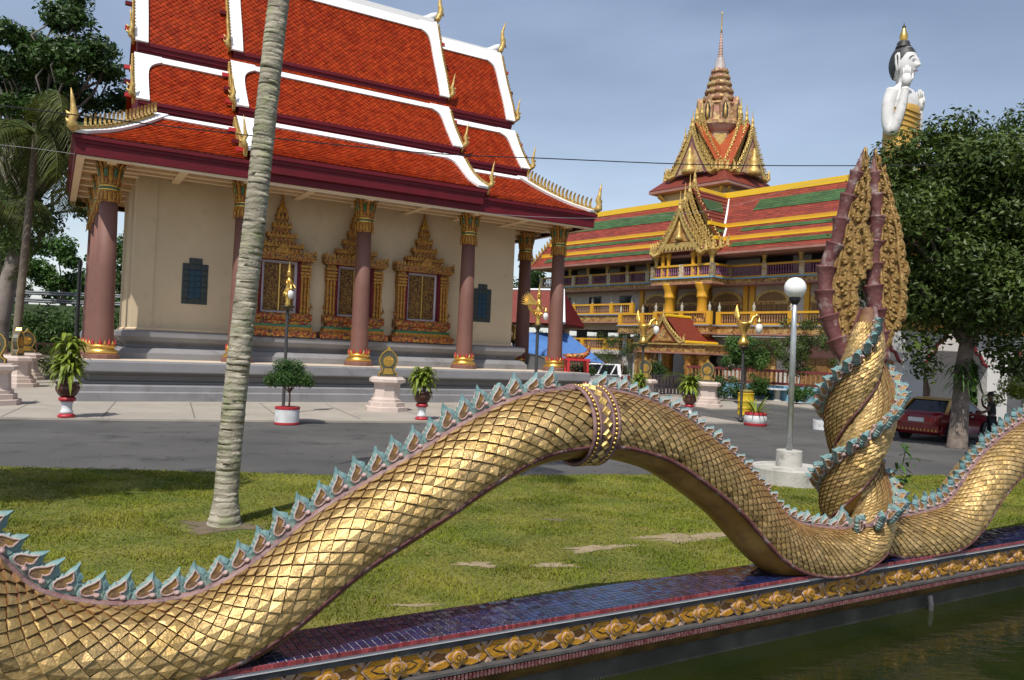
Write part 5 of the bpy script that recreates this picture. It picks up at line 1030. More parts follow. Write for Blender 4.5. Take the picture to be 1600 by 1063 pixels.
# ------------------------------------------------------------------ tower with stepped spire
tw = thing('spire_tower', 'gold and pink tower with crossed gables and a tall tiered spire above the striped roof', 'tower', (BO[0] + -9.13 * math.cos(BA) - 8.38 * math.sin(BA), BO[1] + -9.13 * math.sin(BA) + 8.38 * math.cos(BA), 0), BA)
PINKS = mat('pale_pink_stucco', (0.46, 0.30, 0.25), 0.7, 0, (0.40, 0.25, 0.20), 2, stain=((0.30, 0.20, 0.15), 3, 0.55, 0.8))
GSTUC = ornmat('gilded_stucco', [(0.45, 0.31, 0.13), (0.34, 0.17, 0.11), (0.50, 0.37, 0.18), (0.38, 0.22, 0.13), (0.30, 0.16, 0.08)], 3.2, 0.6, 0.15)
def tq(b, n, m, parent=None, smooth=False, kind=None): return b.obj(n, m, parent or tw, smooth, kind)
b = MB(); b.box(-3.4, 3.4, -3.4, 3.4, 8, 18.2); tq(b, 'tower_wall', mat('tan_tower_wall', (0.50, 0.40, 0.28), 0.75, 0, (0.45, 0.35, 0.24), 1))
b = MB(); b.lathe([(3.5 * 1.414, 17.0), (3.6 * 1.414, 17.1), (3.6 * 1.414, 17.35), (3.45 * 1.414, 17.4)], 4, a0=R(45)); tq(b, 'cornice', TANL)
for sx in (-1, 1):
    for sy in (-1, 1):
        for dx, dy in ((0, .5), (.5, 0)): b = MB(); b.tube([(sx * (3.3 - dx), sy * (3.3 - dy), 16.6), (sx * (3.6 - dx), sy * (3.6 - dy), 17.4), (sx * (4.0 - dx), sy * (4.0 - dy), 17.9)], [.16, .12, .16], 6); tq(b, 'bracket', GOLDP)
b = MB(); b.lathe([(4.15 * 1.414, 17.95), (4.42 * 1.414, 18.0), (4.42 * 1.414, 18.25), (4.3 * 1.414, 18.3)], 4, a0=R(45)); tq(b, 'eave', PINKT)
b = MB(); b.lathe([(4.45 * 1.414, 18.28), (3.2 * 1.414, 19.5), (2.6 * 1.414, 20.0)], 4, a0=R(45)); tq(b, 'skirt_roof', FTILE)
b = MB(); b.lathe([(1.7, 19.5), (1.6, 24.0)], 8, a0=R(22.5)); tq(b, 'drum_core', PINKS)
for k in range(4):                                          # four crossed gables, three boards each
    e = bpy.data.objects.new('gable', None); COL.objects.link(e); e.parent = tw; e.rotation_euler = (0, 0, k * math.pi / 2); e.location = (0, 0, 0)
    bb = MB(); bb.add([(0, -3.5, 24.3), (0, 0, 24.3), (2.7, 0, 20.0), (2.7, -3.5, 20.0)], [(0, 1, 2, 3)]); bb.add([(0, -3.5, 24.3), (0, 0, 24.3), (-2.7, 0, 20.0), (-2.7, -3.5, 20.0)], [(3, 2, 1, 0)]); bb.obj('gable_roof', mat('orange_gable_tile', (0.36, 0.075, 0.02), 0.5, 0, (0.28, 0.05, 0.015), 5, 0.5, 12), e)
    for j, (y, zf, za, hw) in enumerate([(-3.8, 19.5, 23.9, 2.05), (-3.15, 19.6, 24.7, 2.25), (-2.5, 19.7, 25.4, 2.45)]): barge(e, 0, y, zf, za, hw, .58, seed=k * 3 + j)
    bb = MB(); bb.add([(-2.1, -3.85, 19.4), (2.1, -3.85, 19.4), (0, -3.85, 23.7)], [(0, 1, 2)]); bb.obj('pediment', mat('plum_pediment', (0.15, 0.06, 0.07), 0.6), e)
    bb = MB(); bb.prism([(-1.5, 19.5), (1.5, 19.5), (0, 22.4)], (0, -3.93, 0), (1, 0, 0), (0, 0, 1), (0, .06, 0)); bb.obj('pediment_relief', GSTUC, e)
    bb = MB(); bb.lathe([(.7, 19.4), (.6, 19.9), (.35, 20.1), (.45, 20.6), (.3, 21.0), (.2, 21.1), (.24, 21.4), (.05, 21.9)], 8, (0, -4.1)); bb.obj('seated_figure', GOLDP, e, True)
    bb = MB(); bb.prism([(-1.35, 19.5), (-1.2, 19.5), (-.1, 23.0), (-.2, 23.2)], (0, 0, 0), (1, 0, 0), (0, 0, 1), (0, .01, 0)); 
# drum, niches, tiers and needle
b = MB(); b.lathe([(1.65, 22.4), (1.65, 23.8), (1.9, 24.0), (2.2, 24.4), (2.0, 24.6)], 8, a0=R(22.5)); tq(b, 'drum', PINKS)
for k in range(8):
    a = k * math.pi / 4; bb = MB(); ca, sa = math.cos(a), math.sin(a); bb.prism([(-.35, 22.5), (.35, 22.5), (.55, 23.6), (-.55, 23.6)], (1.56 * ca, 1.56 * sa, 0), (-sa, ca, 0), (0, 0, 1), (.05 * ca, .05 * sa, 0)); tq(bb, 'drum_relief', GOLDP)
b = MB(); b.lathe([(2.2, 24.45), (2.2, 24.75), (2.0, 24.85), (1.85, 25.0), (1.75, 26.3), (1.9, 26.45), (1.6, 26.65), (1.3, 26.8)], 16); tq(b, 'niche_drum', GSTUC)
for k in range(8):
    a = k * math.pi / 4 + R(8); ca, sa = math.cos(a), math.sin(a)
    def pz(poly, r_, d, nm, m): bb = MB(); bb.prism(poly, (r_ * ca, r_ * sa, 0), (-sa, ca, 0), (0, 0, 1), (d * ca, d * sa, 0)); return tq(bb, nm, m)
    n_ = pz([(-.42, 24.7), (.42, 24.7), (.47, 26.3), (.30, 26.45), (0, 27.2), (-.30, 26.45), (-.47, 26.3)], 1.55, .52, 'niche', GSTUC)
    bb = MB(); bb.prism([(-.27, 24.95), (.27, 24.95), (.27, 26.0), (0, 26.6), (-.27, 26.0)], (2.06 * ca, 2.06 * sa, 0), (-sa, ca, 0), (0, 0, 1), (.02 * ca, .02 * sa, 0)); bb.obj('niche_hollow', DARK, n_)
    bb = MB(); bb.lathe([(.16, 24.95), (.13, 25.4), (.17, 25.75), (.08, 25.9), (.1, 26.05), (.01, 26.4)], 8, (2.1 * ca, 2.1 * sa)); bb.obj('niche_figure', GOLDP, n_, True)
for k, (r_, z, h) in enumerate([(1.55, 26.6, .85), (1.34, 27.4, .78), (1.16, 28.15, .72), (1.0, 28.85, .66), (.84, 29.48, .6)]):
    b = MB(); b.lathe([(r_ * .80, z), (r_ * .82, z + h * .35), (r_, z + h * .45), (r_ * 1.03, z + h * .6), (r_ * .92, z + h * .68), (r_ * .80, z + h)], 16)
    for j in range(12): a = 2 * math.pi * j / 12; q = Vector((math.cos(a), math.sin(a), 0)); s_ = Vector((-q.y, q.x, 0)); p = q * r_ * .98; b.add([p - s_ * .22 * r_ + Vector((0, 0, z + h * .6)), p + s_ * .22 * r_ + Vector((0, 0, z + h * .6)), p + Vector((0, 0, z + h * 1.05)), q * r_ * .7 + Vector((0, 0, z + h * .6))], [(0, 1, 2), (1, 3, 2), (3, 0, 2)])
    tq(b, 'spire_tier', GSTUC)
b = MB(); b.lathe([(.62, 30.0), (.5, 30.5), (.34, 31.25)], 10); tq(b, 'spire_neck', mat('silver_grey_neck', (0.42, 0.38, 0.36), 0.6, 0, (0.33, 0.28, 0.27), 3))
b = MB(); pr = []
for k in range(9): z = 31.2 + k * .27; r_ = .26 - .018 * k; pr += [(r_ * .6, z), (r_, z + .1), (r_ * .98, z + .2), (r_ * .6, z + .28)]
b.lathe(pr, 10); tq(b, 'ringed_spire', PINKS, smooth=True)
b = MB(); b.lathe([(.09, 33.6), (.07, 34.0), (.05, 35.4), (.09, 35.5), (.02, 35.75)], 8); tq(b, 'needle', GOLDP, smooth=True)
# ------------------------------------------------------------------ trees, shrubs, palms
def leaves(name, clumps, n, size, m, parent, shell_=0.55, aspect=0.5, droop=0.3, seed=1):
    """many leaf-sized faces spread through the clumps' volume, denser near each clump's skin."""
    g = np.random.default_rng(seed); C = np.array(clumps, float); w = C[:, 3] * C[:, 4] + C[:, 4] * C[:, 5] + C[:, 3] * C[:, 5]; k = g.choice(len(C), n, p=w / w.sum())
    d = g.normal(0, 1, (n, 3)); d /= np.linalg.norm(d, axis=1)[:, None]; r = (shell_ + (1.08 - shell_) * g.random(n) ** 0.6) * (1 + 0.10 * g.normal(0, 1, n))
    P = C[k, :3] + d * r[:, None] * C[k, 3:6]
    nrm = d + g.normal(0, 0.55, (n, 3)) + np.array([0, 0, 0.45]); nrm /= np.linalg.norm(nrm, axis=1)[:, None]
    t = g.normal(0, 1, (n, 3)) - np.array([0, 0, droop]); t -= nrm * np.sum(t * nrm, 1)[:, None]; t /= np.linalg.norm(t, axis=1)[:, None]; b = np.cross(nrm, t)
    s = size * g.uniform(0.6, 1.35, n)[:, None]
    V = np.stack([P - t * s * .5, P + b * s * aspect * .5 + nrm * s * .05, P + t * s * .5 - nrm * s * .08, P - b * s * aspect * .5 + nrm * s * .05], 1).reshape(-1, 3)
    F = np.arange(4 * n).reshape(-1, 4); ct = g.random(len(C)); tone = np.clip(0.45 * ct[k] + 0.55 * g.random(n), 0, 1)
    return link(name, npmesh(name, V, F, m, np.repeat(tone, 4)), parent)
def blob_clumps(c, rad, n, r0, r1, seed, flat=0.8, zmin=None):
    q = random.Random(seed); out = []
    for _ in range(n * 6):
        d = Vector((q.gauss(0, 1), q.gauss(0, 1), q.gauss(0, 1))).normalized() * (q.random() ** 0.45); r = q.uniform(r0, r1)
        p = (c[0] + d.x * rad[0], c[1] + d.y * rad[1], c[2] + d.z * rad[2])
        if zmin is not None and p[2] - r < zmin: continue
        out.append((p[0], p[1], p[2], r, r, r * flat))
        if len(out) >= n: break
    return out
def trunk(b, pts, r, n=10): b.tube(pts, r, n)
def limb(b, p0, p1, r0, r1, seed, n=6):
    q = random.Random(seed); p0, p1 = Vector(p0), Vector(p1); L = (p1 - p0).length; pts = []
    for i in range(n + 1):
        t = i / n; pts.append(p0.lerp(p1, t) + Vector((q.gauss(0, .04) * L, q.gauss(0, .04) * L, math.sin(math.pi * t) * .06 * L)) * (0 if i in (0, n) else 1))
    b.tube(pts, [r0 + (r1 - r0) * (i / n) for i in range(n + 1)], 6)
def tree(name, label, cat, base, top, tr, clumps, nleaf, size, lm, seed, bark=BARK, group=None, nlimb=10, shell_=0.5):
    t = thing(name, label, cat, base, 0, group); rel = [(c[0] - base[0], c[1] - base[1], c[2] - base[2], c[3], c[4], c[5]) for c in clumps]
    tp_ = Vector(top) - Vector(base); q = random.Random(seed); b = MB()
    pts = [Vector((0, 0, -.05)), Vector((0, 0, .12))] + [tp_ * f + Vector((q.gauss(0, .03), q.gauss(0, .03), 0)) * tp_.length * .5 for f in (.25, .5, .75, 1.0)]
    trunk(b, pts, [tr * 1.55, tr * 1.2, tr, tr * .92, tr * .85, tr * .7]); trk = b.obj('trunk', bark, t, True)
    lb = MB(); pick = sorted(rel, key=lambda c: q.random())[:nlimb]
    for i, c in enumerate(pick): s0 = tp_ * q.uniform(.62, 1.0); limb(lb, s0, c[:3], tr * q.uniform(.28, .5), tr * .08, seed * 31 + i)
    if pick: lb.obj('limbs', bark, trk, True)
    leaves('crown', rel, nleaf, size, lm, t, shell_, seed=seed); return t
# shade tree on the right
cl_ = blob_clumps((15.9, 25.6, 6.9), (4.5, 3.8, 3.5), 120, .8, 1.3, 3, .75, 2.9)
cl_ += [(12.6, 25.3, 4.2, .8, .8, .6), (12.9, 24.8, 3.3, .6, .6, .5), (13.2, 25.0, 2.6, .55, .5, .5), (15.9, 25.0, 3.0, .9, .8, .6), (16.6, 25.4, 2.7, .8, .8, .5), (11.9, 25.4, 8.6, .9, .9, .8), (12.2, 25.2, 7.0, .9, .9, .8), (12.0, 25.2, 5.6, .9, .9, .7), (14.0, 25, 10.2, .9, .9, .6), (16.2, 25, 10.5, .9, .9, .6), (17.6, 25, 10.3, .9, .9, .6), (12.0, 25.2, 9.2, .8, .8, .6), (12.7, 25, 9.6, .85, .8, .6), (13.4, 25, 9.9, .85, .8, .6), (12.3, 25.5, 8.7, .9, .9, .8)]
rt = tree('shade_tree', 'large dense dark green tree with rough trunk beside the red taxi', 'tree', (14.36, 25.1, -.02), (14.75, 25.25, 5.2), .25, cl_, 90000, .19, LEAF_R, 4, mat('grey_brown_bark', (0.20, 0.16, 0.13), .9, 0, (0.11, 0.085, 0.07), 5, 1.0, 12, stain=((0.30, 0.28, 0.25), 4, .6, .8)), nlimb=22, shell_=.3)
fern = thing('fern', 'hanging fern clump growing on the shade tree trunk', 'fern', (14.28, 24.75, 2.2))
def strap(b, p0, az, L, w, rise, droop, n=6, fold=.25, tone=None):
    """an arching strap leaf"""
    vs = []; fs = []; d = Vector((math.cos(az), math.sin(az), 0)); s = Vector((-d.y, d.x, 0)); p0 = Vector(p0)
    for i in range(n + 1):
        t = i / n; p = p0 + d * (L * t * (1 - .25 * t * abs(droop))) + Vector((0, 0, L * (rise * t - droop * t * t))); ww = w * (math.sin(math.pi * (.08 + .92 * t)) ** .7 if t < 1 else .02)
        vs += [p - s * ww + Vector((0, 0, ww * fold)), p, p + s * ww + Vector((0, 0, ww * fold))]
    for i in range(n): o = 3 * i; fs += [(o, o + 1, o + 4, o + 3), (o + 1, o + 2, o + 5, o + 4)]
    b.add(vs, fs, random.random() if tone is None else tone)
b = MB()
for k in range(120): strap(b, (random.uniform(-.3, .3), random.uniform(-.15, .15), random.uniform(-.3, .6)), random.uniform(0, 6.3), random.uniform(.4, .9), .022, random.uniform(.2, .8), random.uniform(.7, 1.3), 5)
b.obj('fronds', LEAF_M, fern, kind='stuff')
# big tree on the left and its neighbour
cl_ = blob_clumps((-26.6, 45.5, 16.3), (5.0, 4.2, 5.4), 84, .6, 1.25, 8, .55) + [(-24.0, 45, 11.2, 1.2, 1.2, .7), (-24.8, 45, 9.6, 1.0, 1, .6), (-28.6, 45, 10.2, 1.3, 1.2, .9), (-30.2, 45, 9.0, 1.3, 1.2, .9), (-27.2, 45, 8.8, 1.2, 1.1, .9), (-29.3, 45.2, 7.7, 1.5, 1.2, .9), (-28, 45.1, 7.4, .9, .9, .6)]
tree('broadleaf_tree', 'tall spreading dark tree with open branches left of the temple roof', 'tree', (-29.6, 45.2, -.02), (-28.6, 45.4, 11.0), .48, cl_, 30000, .32, LEAF_D, 12, mat('smooth_grey_bark', (0.22, 0.19, 0.17), .9, 0, (0.13, 0.11, 0.095), 2, .6, 8), nlimb=44, shell_=.2)
cl_ = blob_clumps((-36.5, 56, 20.5), (3.6, 3.2, 3.4), 26, .8, 1.5, 18, .6)
tree('broadleaf_tree', 'thin branched tree at the top left corner behind the taller one', 'tree', (-37, 56, -.02), (-36.7, 56, 17), .4, cl_, 12000, .36, LEAF_D, 13, nlimb=22, shell_=.35)
# trees beyond the embankment and behind the buildings
for (c, rad, n, lab, lm, sd) in [((-46, 80, 8.2), (3.6, 3, 3.6), 16, 'round green tree beyond the guard rail, left of the pole', LEAF_M, 21), ((-40.2, 80, 8.8), (3.4, 3, 3.8), 20, 'round green tree beyond the guard rail, between pole and corner column', LEAF_M, 22),
                                 ((-33.4, 74, 9.2), (3.4, 3, 5.0), 24, 'tall dark tree between the corner column and the temple wall', LEAF_D, 23), ((-53.5, 82, 8.5), (3.0, 3, 3.4), 14, 'hazy tree at the left edge beyond the guard rail', LEAF_D, 24),
                                 ((-56, 84, 6.6), (4, 3, 1.6), 10, 'low bright shrub row above the guard rail at the left edge', LEAF_M, 25),
                                 ((1.6, 96, 8.0), (3.4, 3, 6.5), 26, 'tall dark tree seen between the temple and the striped building', LEAF_D, 26)]:
    tree('distant_tree', lab, 'tree', (c[0], c[1], 0), (c[0], c[1], c[2] - rad[2] * .4), .3, blob_clumps(c, rad, n, .8, 1.4, sd, .85), 6500, .42, lm, sd, group='trees in the background', nlimb=6, shell_=.5)
# embankment with guard rail
b = MB(); b.prism([(0, -.02), (3.2, 4.55), (40, 4.55), (40, -.02)], (-120, 57, 0), (0, 1, 0), (0, 0, 1), (112, 0, 0)); struct(b.obj('embankment', mat('dark_scrub_slope', (0.018, 0.032, 0.010), .95, 0, (0.03, 0.05, 0.014), 1.2, 1.0, 8)))
hg = thing('hedge', 'dense dark green hedge below the guard rail behind the temple', 'hedge', (-34, 57, 0))
leaves('foliage', [(x, random.uniform(-1.5, 1.5), z, 1.5, 1.3, 1.0) for x in np.arange(-26, 14, 1.1) for z in (1.0, 2.2, 3.3)], 26000, .30, LEAF_D, hg, .5, seed=31)
gr_ = thing('guard_rail', 'grey steel guard rail along the raised road behind the hedge', 'guard rail', (-34, 61, 4.55))
for z, nm in ((.75, 'rail'), (.15, 'rail')): b = MB(); b.prism([(0, 0), (.05, .08), (0, .16), (.05, .24), (0, .32), (-.03, .32), (-.03, 0)], (-40, 0, z), (0, -1, 0), (0, 0, 1), (62, 0, 0)); b.obj(nm, mat('dull_galvanised_rail', (0.16, 0.17, 0.18), .6, .2, (0.11, 0.12, 0.125), 2), gr_)
for k in range(15): b = MB(); b.box(-40 + 4 * k, -39.85 + 4 * k, .05, .2, -.2, 1.15); b.obj('post', MATS['dull_galvanised_rail'], gr_)
# coconut palms
def palm(name, label, base, pts, r0, r1, nf, L, seed, rings=.13, ribs=True, m=None, droop=1.0, nleaf=46, group=None):
    t = thing(name, label, 'palm tree', base, 0, group); q = random.Random(seed); P, S = catmull([[p[0] - base[0], p[1] - base[1], p[2] - base[2], 0] for p in pts], .018 if ribs else .06)
    n = len(P); b = MB(); vs = []; k = 20; ph = 0
    pts_, rad = [], []
    for i in range(n):
        s = S[i]; f = s / S[-1]; u = (s / rings + .12 * math.sin(s * 3.1)) % 1; rr = r0 + (r1 - r0) * f; rr *= 1 + (.024 * (1 - u) ** 2 * (1.2 + .8 * math.sin(s * 17.3)) if ribs else 0)
        if s < .5: rr *= 1 + .42 * (1 - s / .5) ** 1.6
        pts_.append(Vector(P[i][:3]) + Vector((q.gauss(0, .002), q.gauss(0, .002), 0))); rad.append(rr)
    b.tube(pts_, rad, k); b.obj('trunk', m or MATS.get('palm_trunk_far') or BARK, t, True)
    if nf:
        top = pts_[-1]; cr = link('crown', None, t); cr.location = top
        for f in range(nf):
            az = 2 * math.pi * f / nf * 2.4 + q.uniform(-.3, .3); el = q.uniform(-.35, 1.15); ln = L * q.uniform(.8, 1.1); b = MB(); prev = None; R_ = []
            m_ = 14; d = Vector((math.cos(az), math.sin(az), 0)); p = Vector((0, 0, 0)); a = el
            for i in range(m_ + 1): R_.append(p.copy()); p = p + (d * math.cos(a) + Vector((0, 0, math.sin(a)))) * (ln / m_); a -= droop * (.10 + .10 * i / m_)
            b.tone = .4; b.tube(R_, [.045 * (1 - .85 * i / m_) * L / 3.5 for i in range(m_ + 1)], 5)
            s = Vector((-d.y, d.x, 0))
            for i in range(nleaf):
                tt = .12 + .88 * i / nleaf; x = tt * m_; i0 = min(m_ - 1, int(x)); o = R_[i0].lerp(R_[i0 + 1], x - i0); fw = (R_[i0 + 1] - R_[i0]).normalized(); ll = ln * .24 * math.sin(math.pi * (.12 + .80 * tt)) ** .7
                for sg in (-1, 1):
                    e = (s * sg * .8 + fw * .55 + Vector((0, 0, -.35 - .5 * q.random()))).normalized(); w = fw * .022 * L / 3.5; mid = o + e * ll * .5 + Vector((0, 0, .04 * ll)); end = o + e * ll + Vector((0, 0, -.22 * ll))
                    b.add([o - w, o + w, mid + w, end, mid - w], [(0, 1, 2, 4), (4, 2, 3)], q.random())
            b.obj('frond', PALM, cr)
    return t
PTR = mat('ringed_palm_trunk', (0.36, 0.33, 0.26), .9, 0, (0.24, 0.215, 0.165), 4, .7, 22, stain=((0.20, 0.22, 0.11), 3.2, .48, .68))
def palm_trunk_nodes():
    nt = PTR.node_tree; bs = nt.nodes['Principled BSDF']; src = bs.inputs['Base Color'].links[0].from_socket
    t = nt.nodes.new('ShaderNodeTexCoord'); w = nt.nodes.new('ShaderNodeTexWave'); w.bands_direction = 'Z'; w.inputs['Scale'].default_value = 3.6; w.inputs['Distortion'].default_value = 5.0; w.inputs['Detail'].default_value = 3; w.inputs['Detail Scale'].default_value = 1.6
    nt.links.new(t.outputs['Object'], w.inputs['Vector']); r = nt.nodes.new('ShaderNodeValToRGB'); r.color_ramp.elements[0].position = .0; r.color_ramp.elements[1].position = .18; r.color_ramp.elements[0].color = (.42, .36, .30, 1); r.color_ramp.elements[1].color = (1, 1, 1, 1); nt.links.new(w.outputs['Fac'], r.inputs['Fac'])
    x = nt.nodes.new('ShaderNodeMixRGB'); x.blend_type = 'MULTIPLY'; x.inputs['Fac'].default_value = .75; nt.links.new(src, x.inputs['Color1']); nt.links.new(r.outputs['Color'], x.inputs['Color2']); nt.links.new(x.outputs['Color'], bs.inputs['Base Color'])
palm_trunk_nodes()
palm('coconut_palm', 'leaning ringed palm trunk rising from the lawn in front of the temple', (-3.77, 10.6, -.02), [(-3.77, 10.6, -.02), (-3.76, 10.6, .5), (-3.72, 10.6, 1.5), (-3.63, 10.6, 2.95), (-3.54, 10.6, 4.3), (-3.45, 10.6, 5.8), (-3.34, 10.6, 7.4), (-3.15, 10.6, 9.2), (-2.9, 10.6, 10.8)], .158, .125, 16, 3.4, 41, rings=.088, m=PTR)
mat('palm_trunk_far', (0.16, 0.13, 0.10), .9, 0, (0.11, 0.09, 0.07), 3)
palm('coconut_palm', 'slim coconut palm with drooping fronds at the left edge', (-22.6, 36, -.02), [(-22.8, 36, -.02), (-22.7, 36, 3), (-22.55, 36, 6), (-22.4, 36, 9.4), (-22.3, 36, 11.6)], .19, .14, 26, 4.9, 42, ribs=False, droop=1.25)
palm('coconut_palm', 'second coconut palm crown cut off by the left edge, lower than its neighbour', (-27.0, 39, -.02), [(-27, 39, -.02), (-26.4, 39, 4), (-25.9, 39, 8.4)], .19, .14, 15, 4.0, 43, ribs=False, droop=1.3)
palm('coconut_palm', 'young trunkless palm with arching fronds behind the boundary stones', (-25.0, 41, -.02), [(-25.0, 41, -.02), (-25.0, 41, .4), (-25.0, 41, .9)], .24, .16, 15, 3.1, 44, ribs=False, nleaf=34)
palm('feather_palm', 'small upright palm in front of the entrance porch', (11.2, 49.5, 0), [(11.2, 49.5, 0), (11.2, 49.5, .5), (11.2, 49.5, 1.3)], .10, .07, 10, 1.9, 45, ribs=False, nleaf=26)
# garden trees before the striped building
def smalltree(lab, c, rad, n, nl, sz, lm, sd, tr=.09, name='garden_tree', shell_=.45, r=(.35, .6), tz=.5): return tree(name, lab, 'tree', (c[0], c[1], 0), (c[0], c[1], c[2] - rad[2] * tz), tr, blob_clumps(c, rad, n, r[0], r[1], sd, .8), nl, sz, lm, sd, nlimb=12, shell_=shell_)
smalltree('compact bright green tree between the lamp pole and the entrance porch', (14.2, 47.5, 3.1), (1.35, 1.3, 1.1), 26, 9000, .14, LEAF_M, 51)
smalltree('loose olive green tree behind the globe lamp', (18.3, 49.5, 3.5), (2.3, 1.6, 2.0), 34, 9000, .13, LEAF_R, 52, shell_=.2)
smalltree('airy pale green young tree behind the white car', (7.3, 51.5, 3.0), (1.7, 1.2, 1.6), 20, 3200, .11, LEAF_R, 53, .05, shell_=.1, r=(.4, .7))
smalltree('dark rounded bush right of the white car', (9.3, 51.5, 1.3), (.7, .7, .95), 14, 4000, .13, LEAF_D, 54, .04, 'garden_bush')
for i, (x, y, z, rx, rz, lab, lm) in enumerate([(12.7, 46.5, .75, 1.3, .6, 'low dark bush under the compact bright tree', LEAF_D), (17.6, 46.8, .7, 1.2, .55, 'low trimmed shrub left of the twisted serpent column', LEAF_M), (4.2, 47, 1.0, .9, .9, 'leafy shrub beside the red gong stand', LEAF_D), (20.2, 30.6, 1.6, 1.5, .9, 'yellow-green garden shrub in front of the white arcade', LEAF_B), (16.0, 50.5, .9, 1.2, .7, 'shrub with thin stems behind the marble benches', LEAF_M)]):
    smalltree(lab, (x, y, z), (rx, .7, rz), 16, 3600, .12, lm, 60 + i, .03, 'garden_bush', r=(.25, .42), tz=.9)

tree('lawn_tree', 'tree standing on the lawn just outside the left edge, shading the grass', 'tree', (-9.8, 7.6, -.02), (-9.2, 7.7, 6.6), .16, blob_clumps((-8.9, 7.9, 8.6), (2.3, 1.3, .9), 22, .5, .9, 77, .6), 9000, .22, LEAF_M, 77)
# ------------------------------------------------------------------ globe lamp, wires
t = thing('globe_lamp', 'white globe lamp on a galvanised pole with round concrete base', 'street lamp', (5.9, 16.45, 0))
b = MB(); b.lathe([(.76, -.05), (.77, .30), (.755, .33), (.74, .335)], 40); b.obj('base_disc', CONC, t)
b = MB(); b.lathe([(.265, .33), (.262, .66), (.25, .668), (.04, .67)], 28); b.obj('base_block', CONC, t)
b = MB(); b.lathe([(.062, .66), (.060, 3.2), (.052, 3.25), (.052, 3.80)], 14); b.obj('pole', STEEL, t, True)
b = MB(); b.lathe([(.05, 3.72), (.11, 3.80), (.12, 3.86), (.10, 3.88)], 14); b.obj('lamp_neck', BLACK, t, True)
b = MB(); b.sphere((0, 0, 4.07), .225, 32, 20); b.obj('globe', mat('opal_glass', (0.82, 0.82, 0.82), .25, 0, (0.78, 0.78, 0.78), 3), t, True)
t = thing('overhead_cable', 'black cable crossing the picture from the left trees to the right tree', 'cable', (-10.7, 16, 7.09))
def sag(pts, r, off): C, S = catmull([[p[0] - off[0], p[1] - off[1], p[2] - off[2], 0] for p in pts], .4); b = MB(); b.tube([tuple(q[:3]) for q in C], r, 5); return b
sag([(-14, 15, 7.2), (-10.68, 16, 7.09), (-7.13, 18, 7.27), (-2.5, 19.2, 7.28), (0.79, 20, 7.46), (5, 21, 7.72), (9.52, 22, 8.12), (15.5, 24, 8.9)], .014, (-10.7, 16, 7.09)).obj('wire', BLACK, t)
t = thing('overhead_cable', 'thin grey wire passing just below the temple eave', 'cable', (-22, 28, 7.4))
sag([(-24, 29, 9.5), (-18, 29.2, 9.3), (-10, 28.9, 8.35), (0, 29.5, 7.6), (8, 34, 8.9), (16, 44, 12.5), (22, 52, 15.0)], .009, (-22, 28, 7.4)).obj('wire', mat('grey_wire', (0.25, 0.25, 0.26), .5), t)

# ------------------------------------------------------------------ boundary stones
SLABM = mat('dark_green_stone', (0.055, 0.06, 0.04), .5, 0, (0.085, 0.08, 0.05), 6, .3, 30)
def sema_meshes():
    out = []
    def st(r, z0, z1, r2=None): b = MB(); b.lathe([(r, z0), (r, z1 - .015), ((r2 or r) - .015, z1)], 8, a0=R(22.5)); return b
    for nm, r, z0, z1 in (('bottom_step', .82, 0, .17), ('middle_step', .70, .17, .34), ('upper_step', .60, .34, .46)): out.append((nm, st(r, z0, z1).mesh(nm, PSTONE)))
    b = MB(); b.lathe([(.55, .46), (.52, .52), (.50, .98), (.54, 1.04)], 8, a0=R(22.5)); out.append(('shaft', b.mesh('shaft', PSTONE)))
    b = MB(); b.lathe([(.56, 1.04), (.70, 1.09), (.70, 1.20), (.62, 1.24), (.60, 1.28)], 8, a0=R(22.5)); out.append(('cap', b.mesh('cap', PSTONE)))
    prof = [(-.36, 1.28), (-.36, 1.38), (-.26, 1.44), (-.22, 1.54), (-.30, 1.68), (-.36, 1.86), (-.34, 2.02), (-.26, 2.16), (-.12, 2.27), (0, 2.40)]; full = prof + [(-x, z) for x, z in prof[-2::-1]]
    b = MB(); b.prism(full, (0, -.09, 0), (1, 0, 0), (0, 0, 1), (0, .18, 0)); out.append(('slab', b.mesh('slab', SLABM)))
    b = MB()
    for y in (-.092, .092): b.tube([(x * .93, y, (z - 1.8) * .95 + 1.8) for x, z in full], .024, 6)
    for y, d in ((-.11, -1), (.11, 1)):
        b.prism([(.2 * math.cos(a), 1.86 + .2 * math.sin(a)) for a in np.linspace(0, 2 * math.pi, 21)[:-1]], (0, y, 0), (1, 0, 0), (0, 0, 1), (0, .02 * -d, 0))
        b.prism([(-.2, 1.38), (.2, 1.38), (.13, 1.6), (-.13, 1.6)], (0, y, 0), (1, 0, 0), (0, 0, 1), (0, .03 * -d, 0))
        for k in range(10): a = math.pi * 2 * k / 10; b.tube([(0.05 * math.cos(a), y + .012 * d, 1.86 + .05 * math.sin(a)), (.17 * math.cos(a), y + .012 * d, 1.86 + .17 * math.sin(a))], .013, 5)
    b.prism([(-.10, 2.26), (.10, 2.26), (0, 2.44)], (0, -.1, 0), (1, 0, 0), (0, 0, 1), (0, .2, 0)); out.append(('gold_relief', b.mesh('gold_relief', GOLD)))
    return out
SM = sema_meshes()
def sema(x, y, rz, label, s=1.0):
    t = thing('boundary_stone', label, 'boundary stone', (x, y, .05), rz, 'boundary stones around the temple'); t.scale = (s, s, s)
    for nm, me in SM: link(nm, me, t)
sema(-4.65, 29.7, AL * .6, 'boundary stone with gold wheel on a pink pedestal in front of the middle column')
sema(-16.95, 25.7, AL - R(12), 'boundary stone cut off by the left edge of the picture', 1.05)
sema(-21.5, 34.2, AL + R(70), 'boundary stone seen edge-on at the left, second from the picture edge', 1.05)
sema(-24.3, 39.3, AL + R(15), 'farthest boundary stone at the left, its gold face turned to the viewer', 1.05)
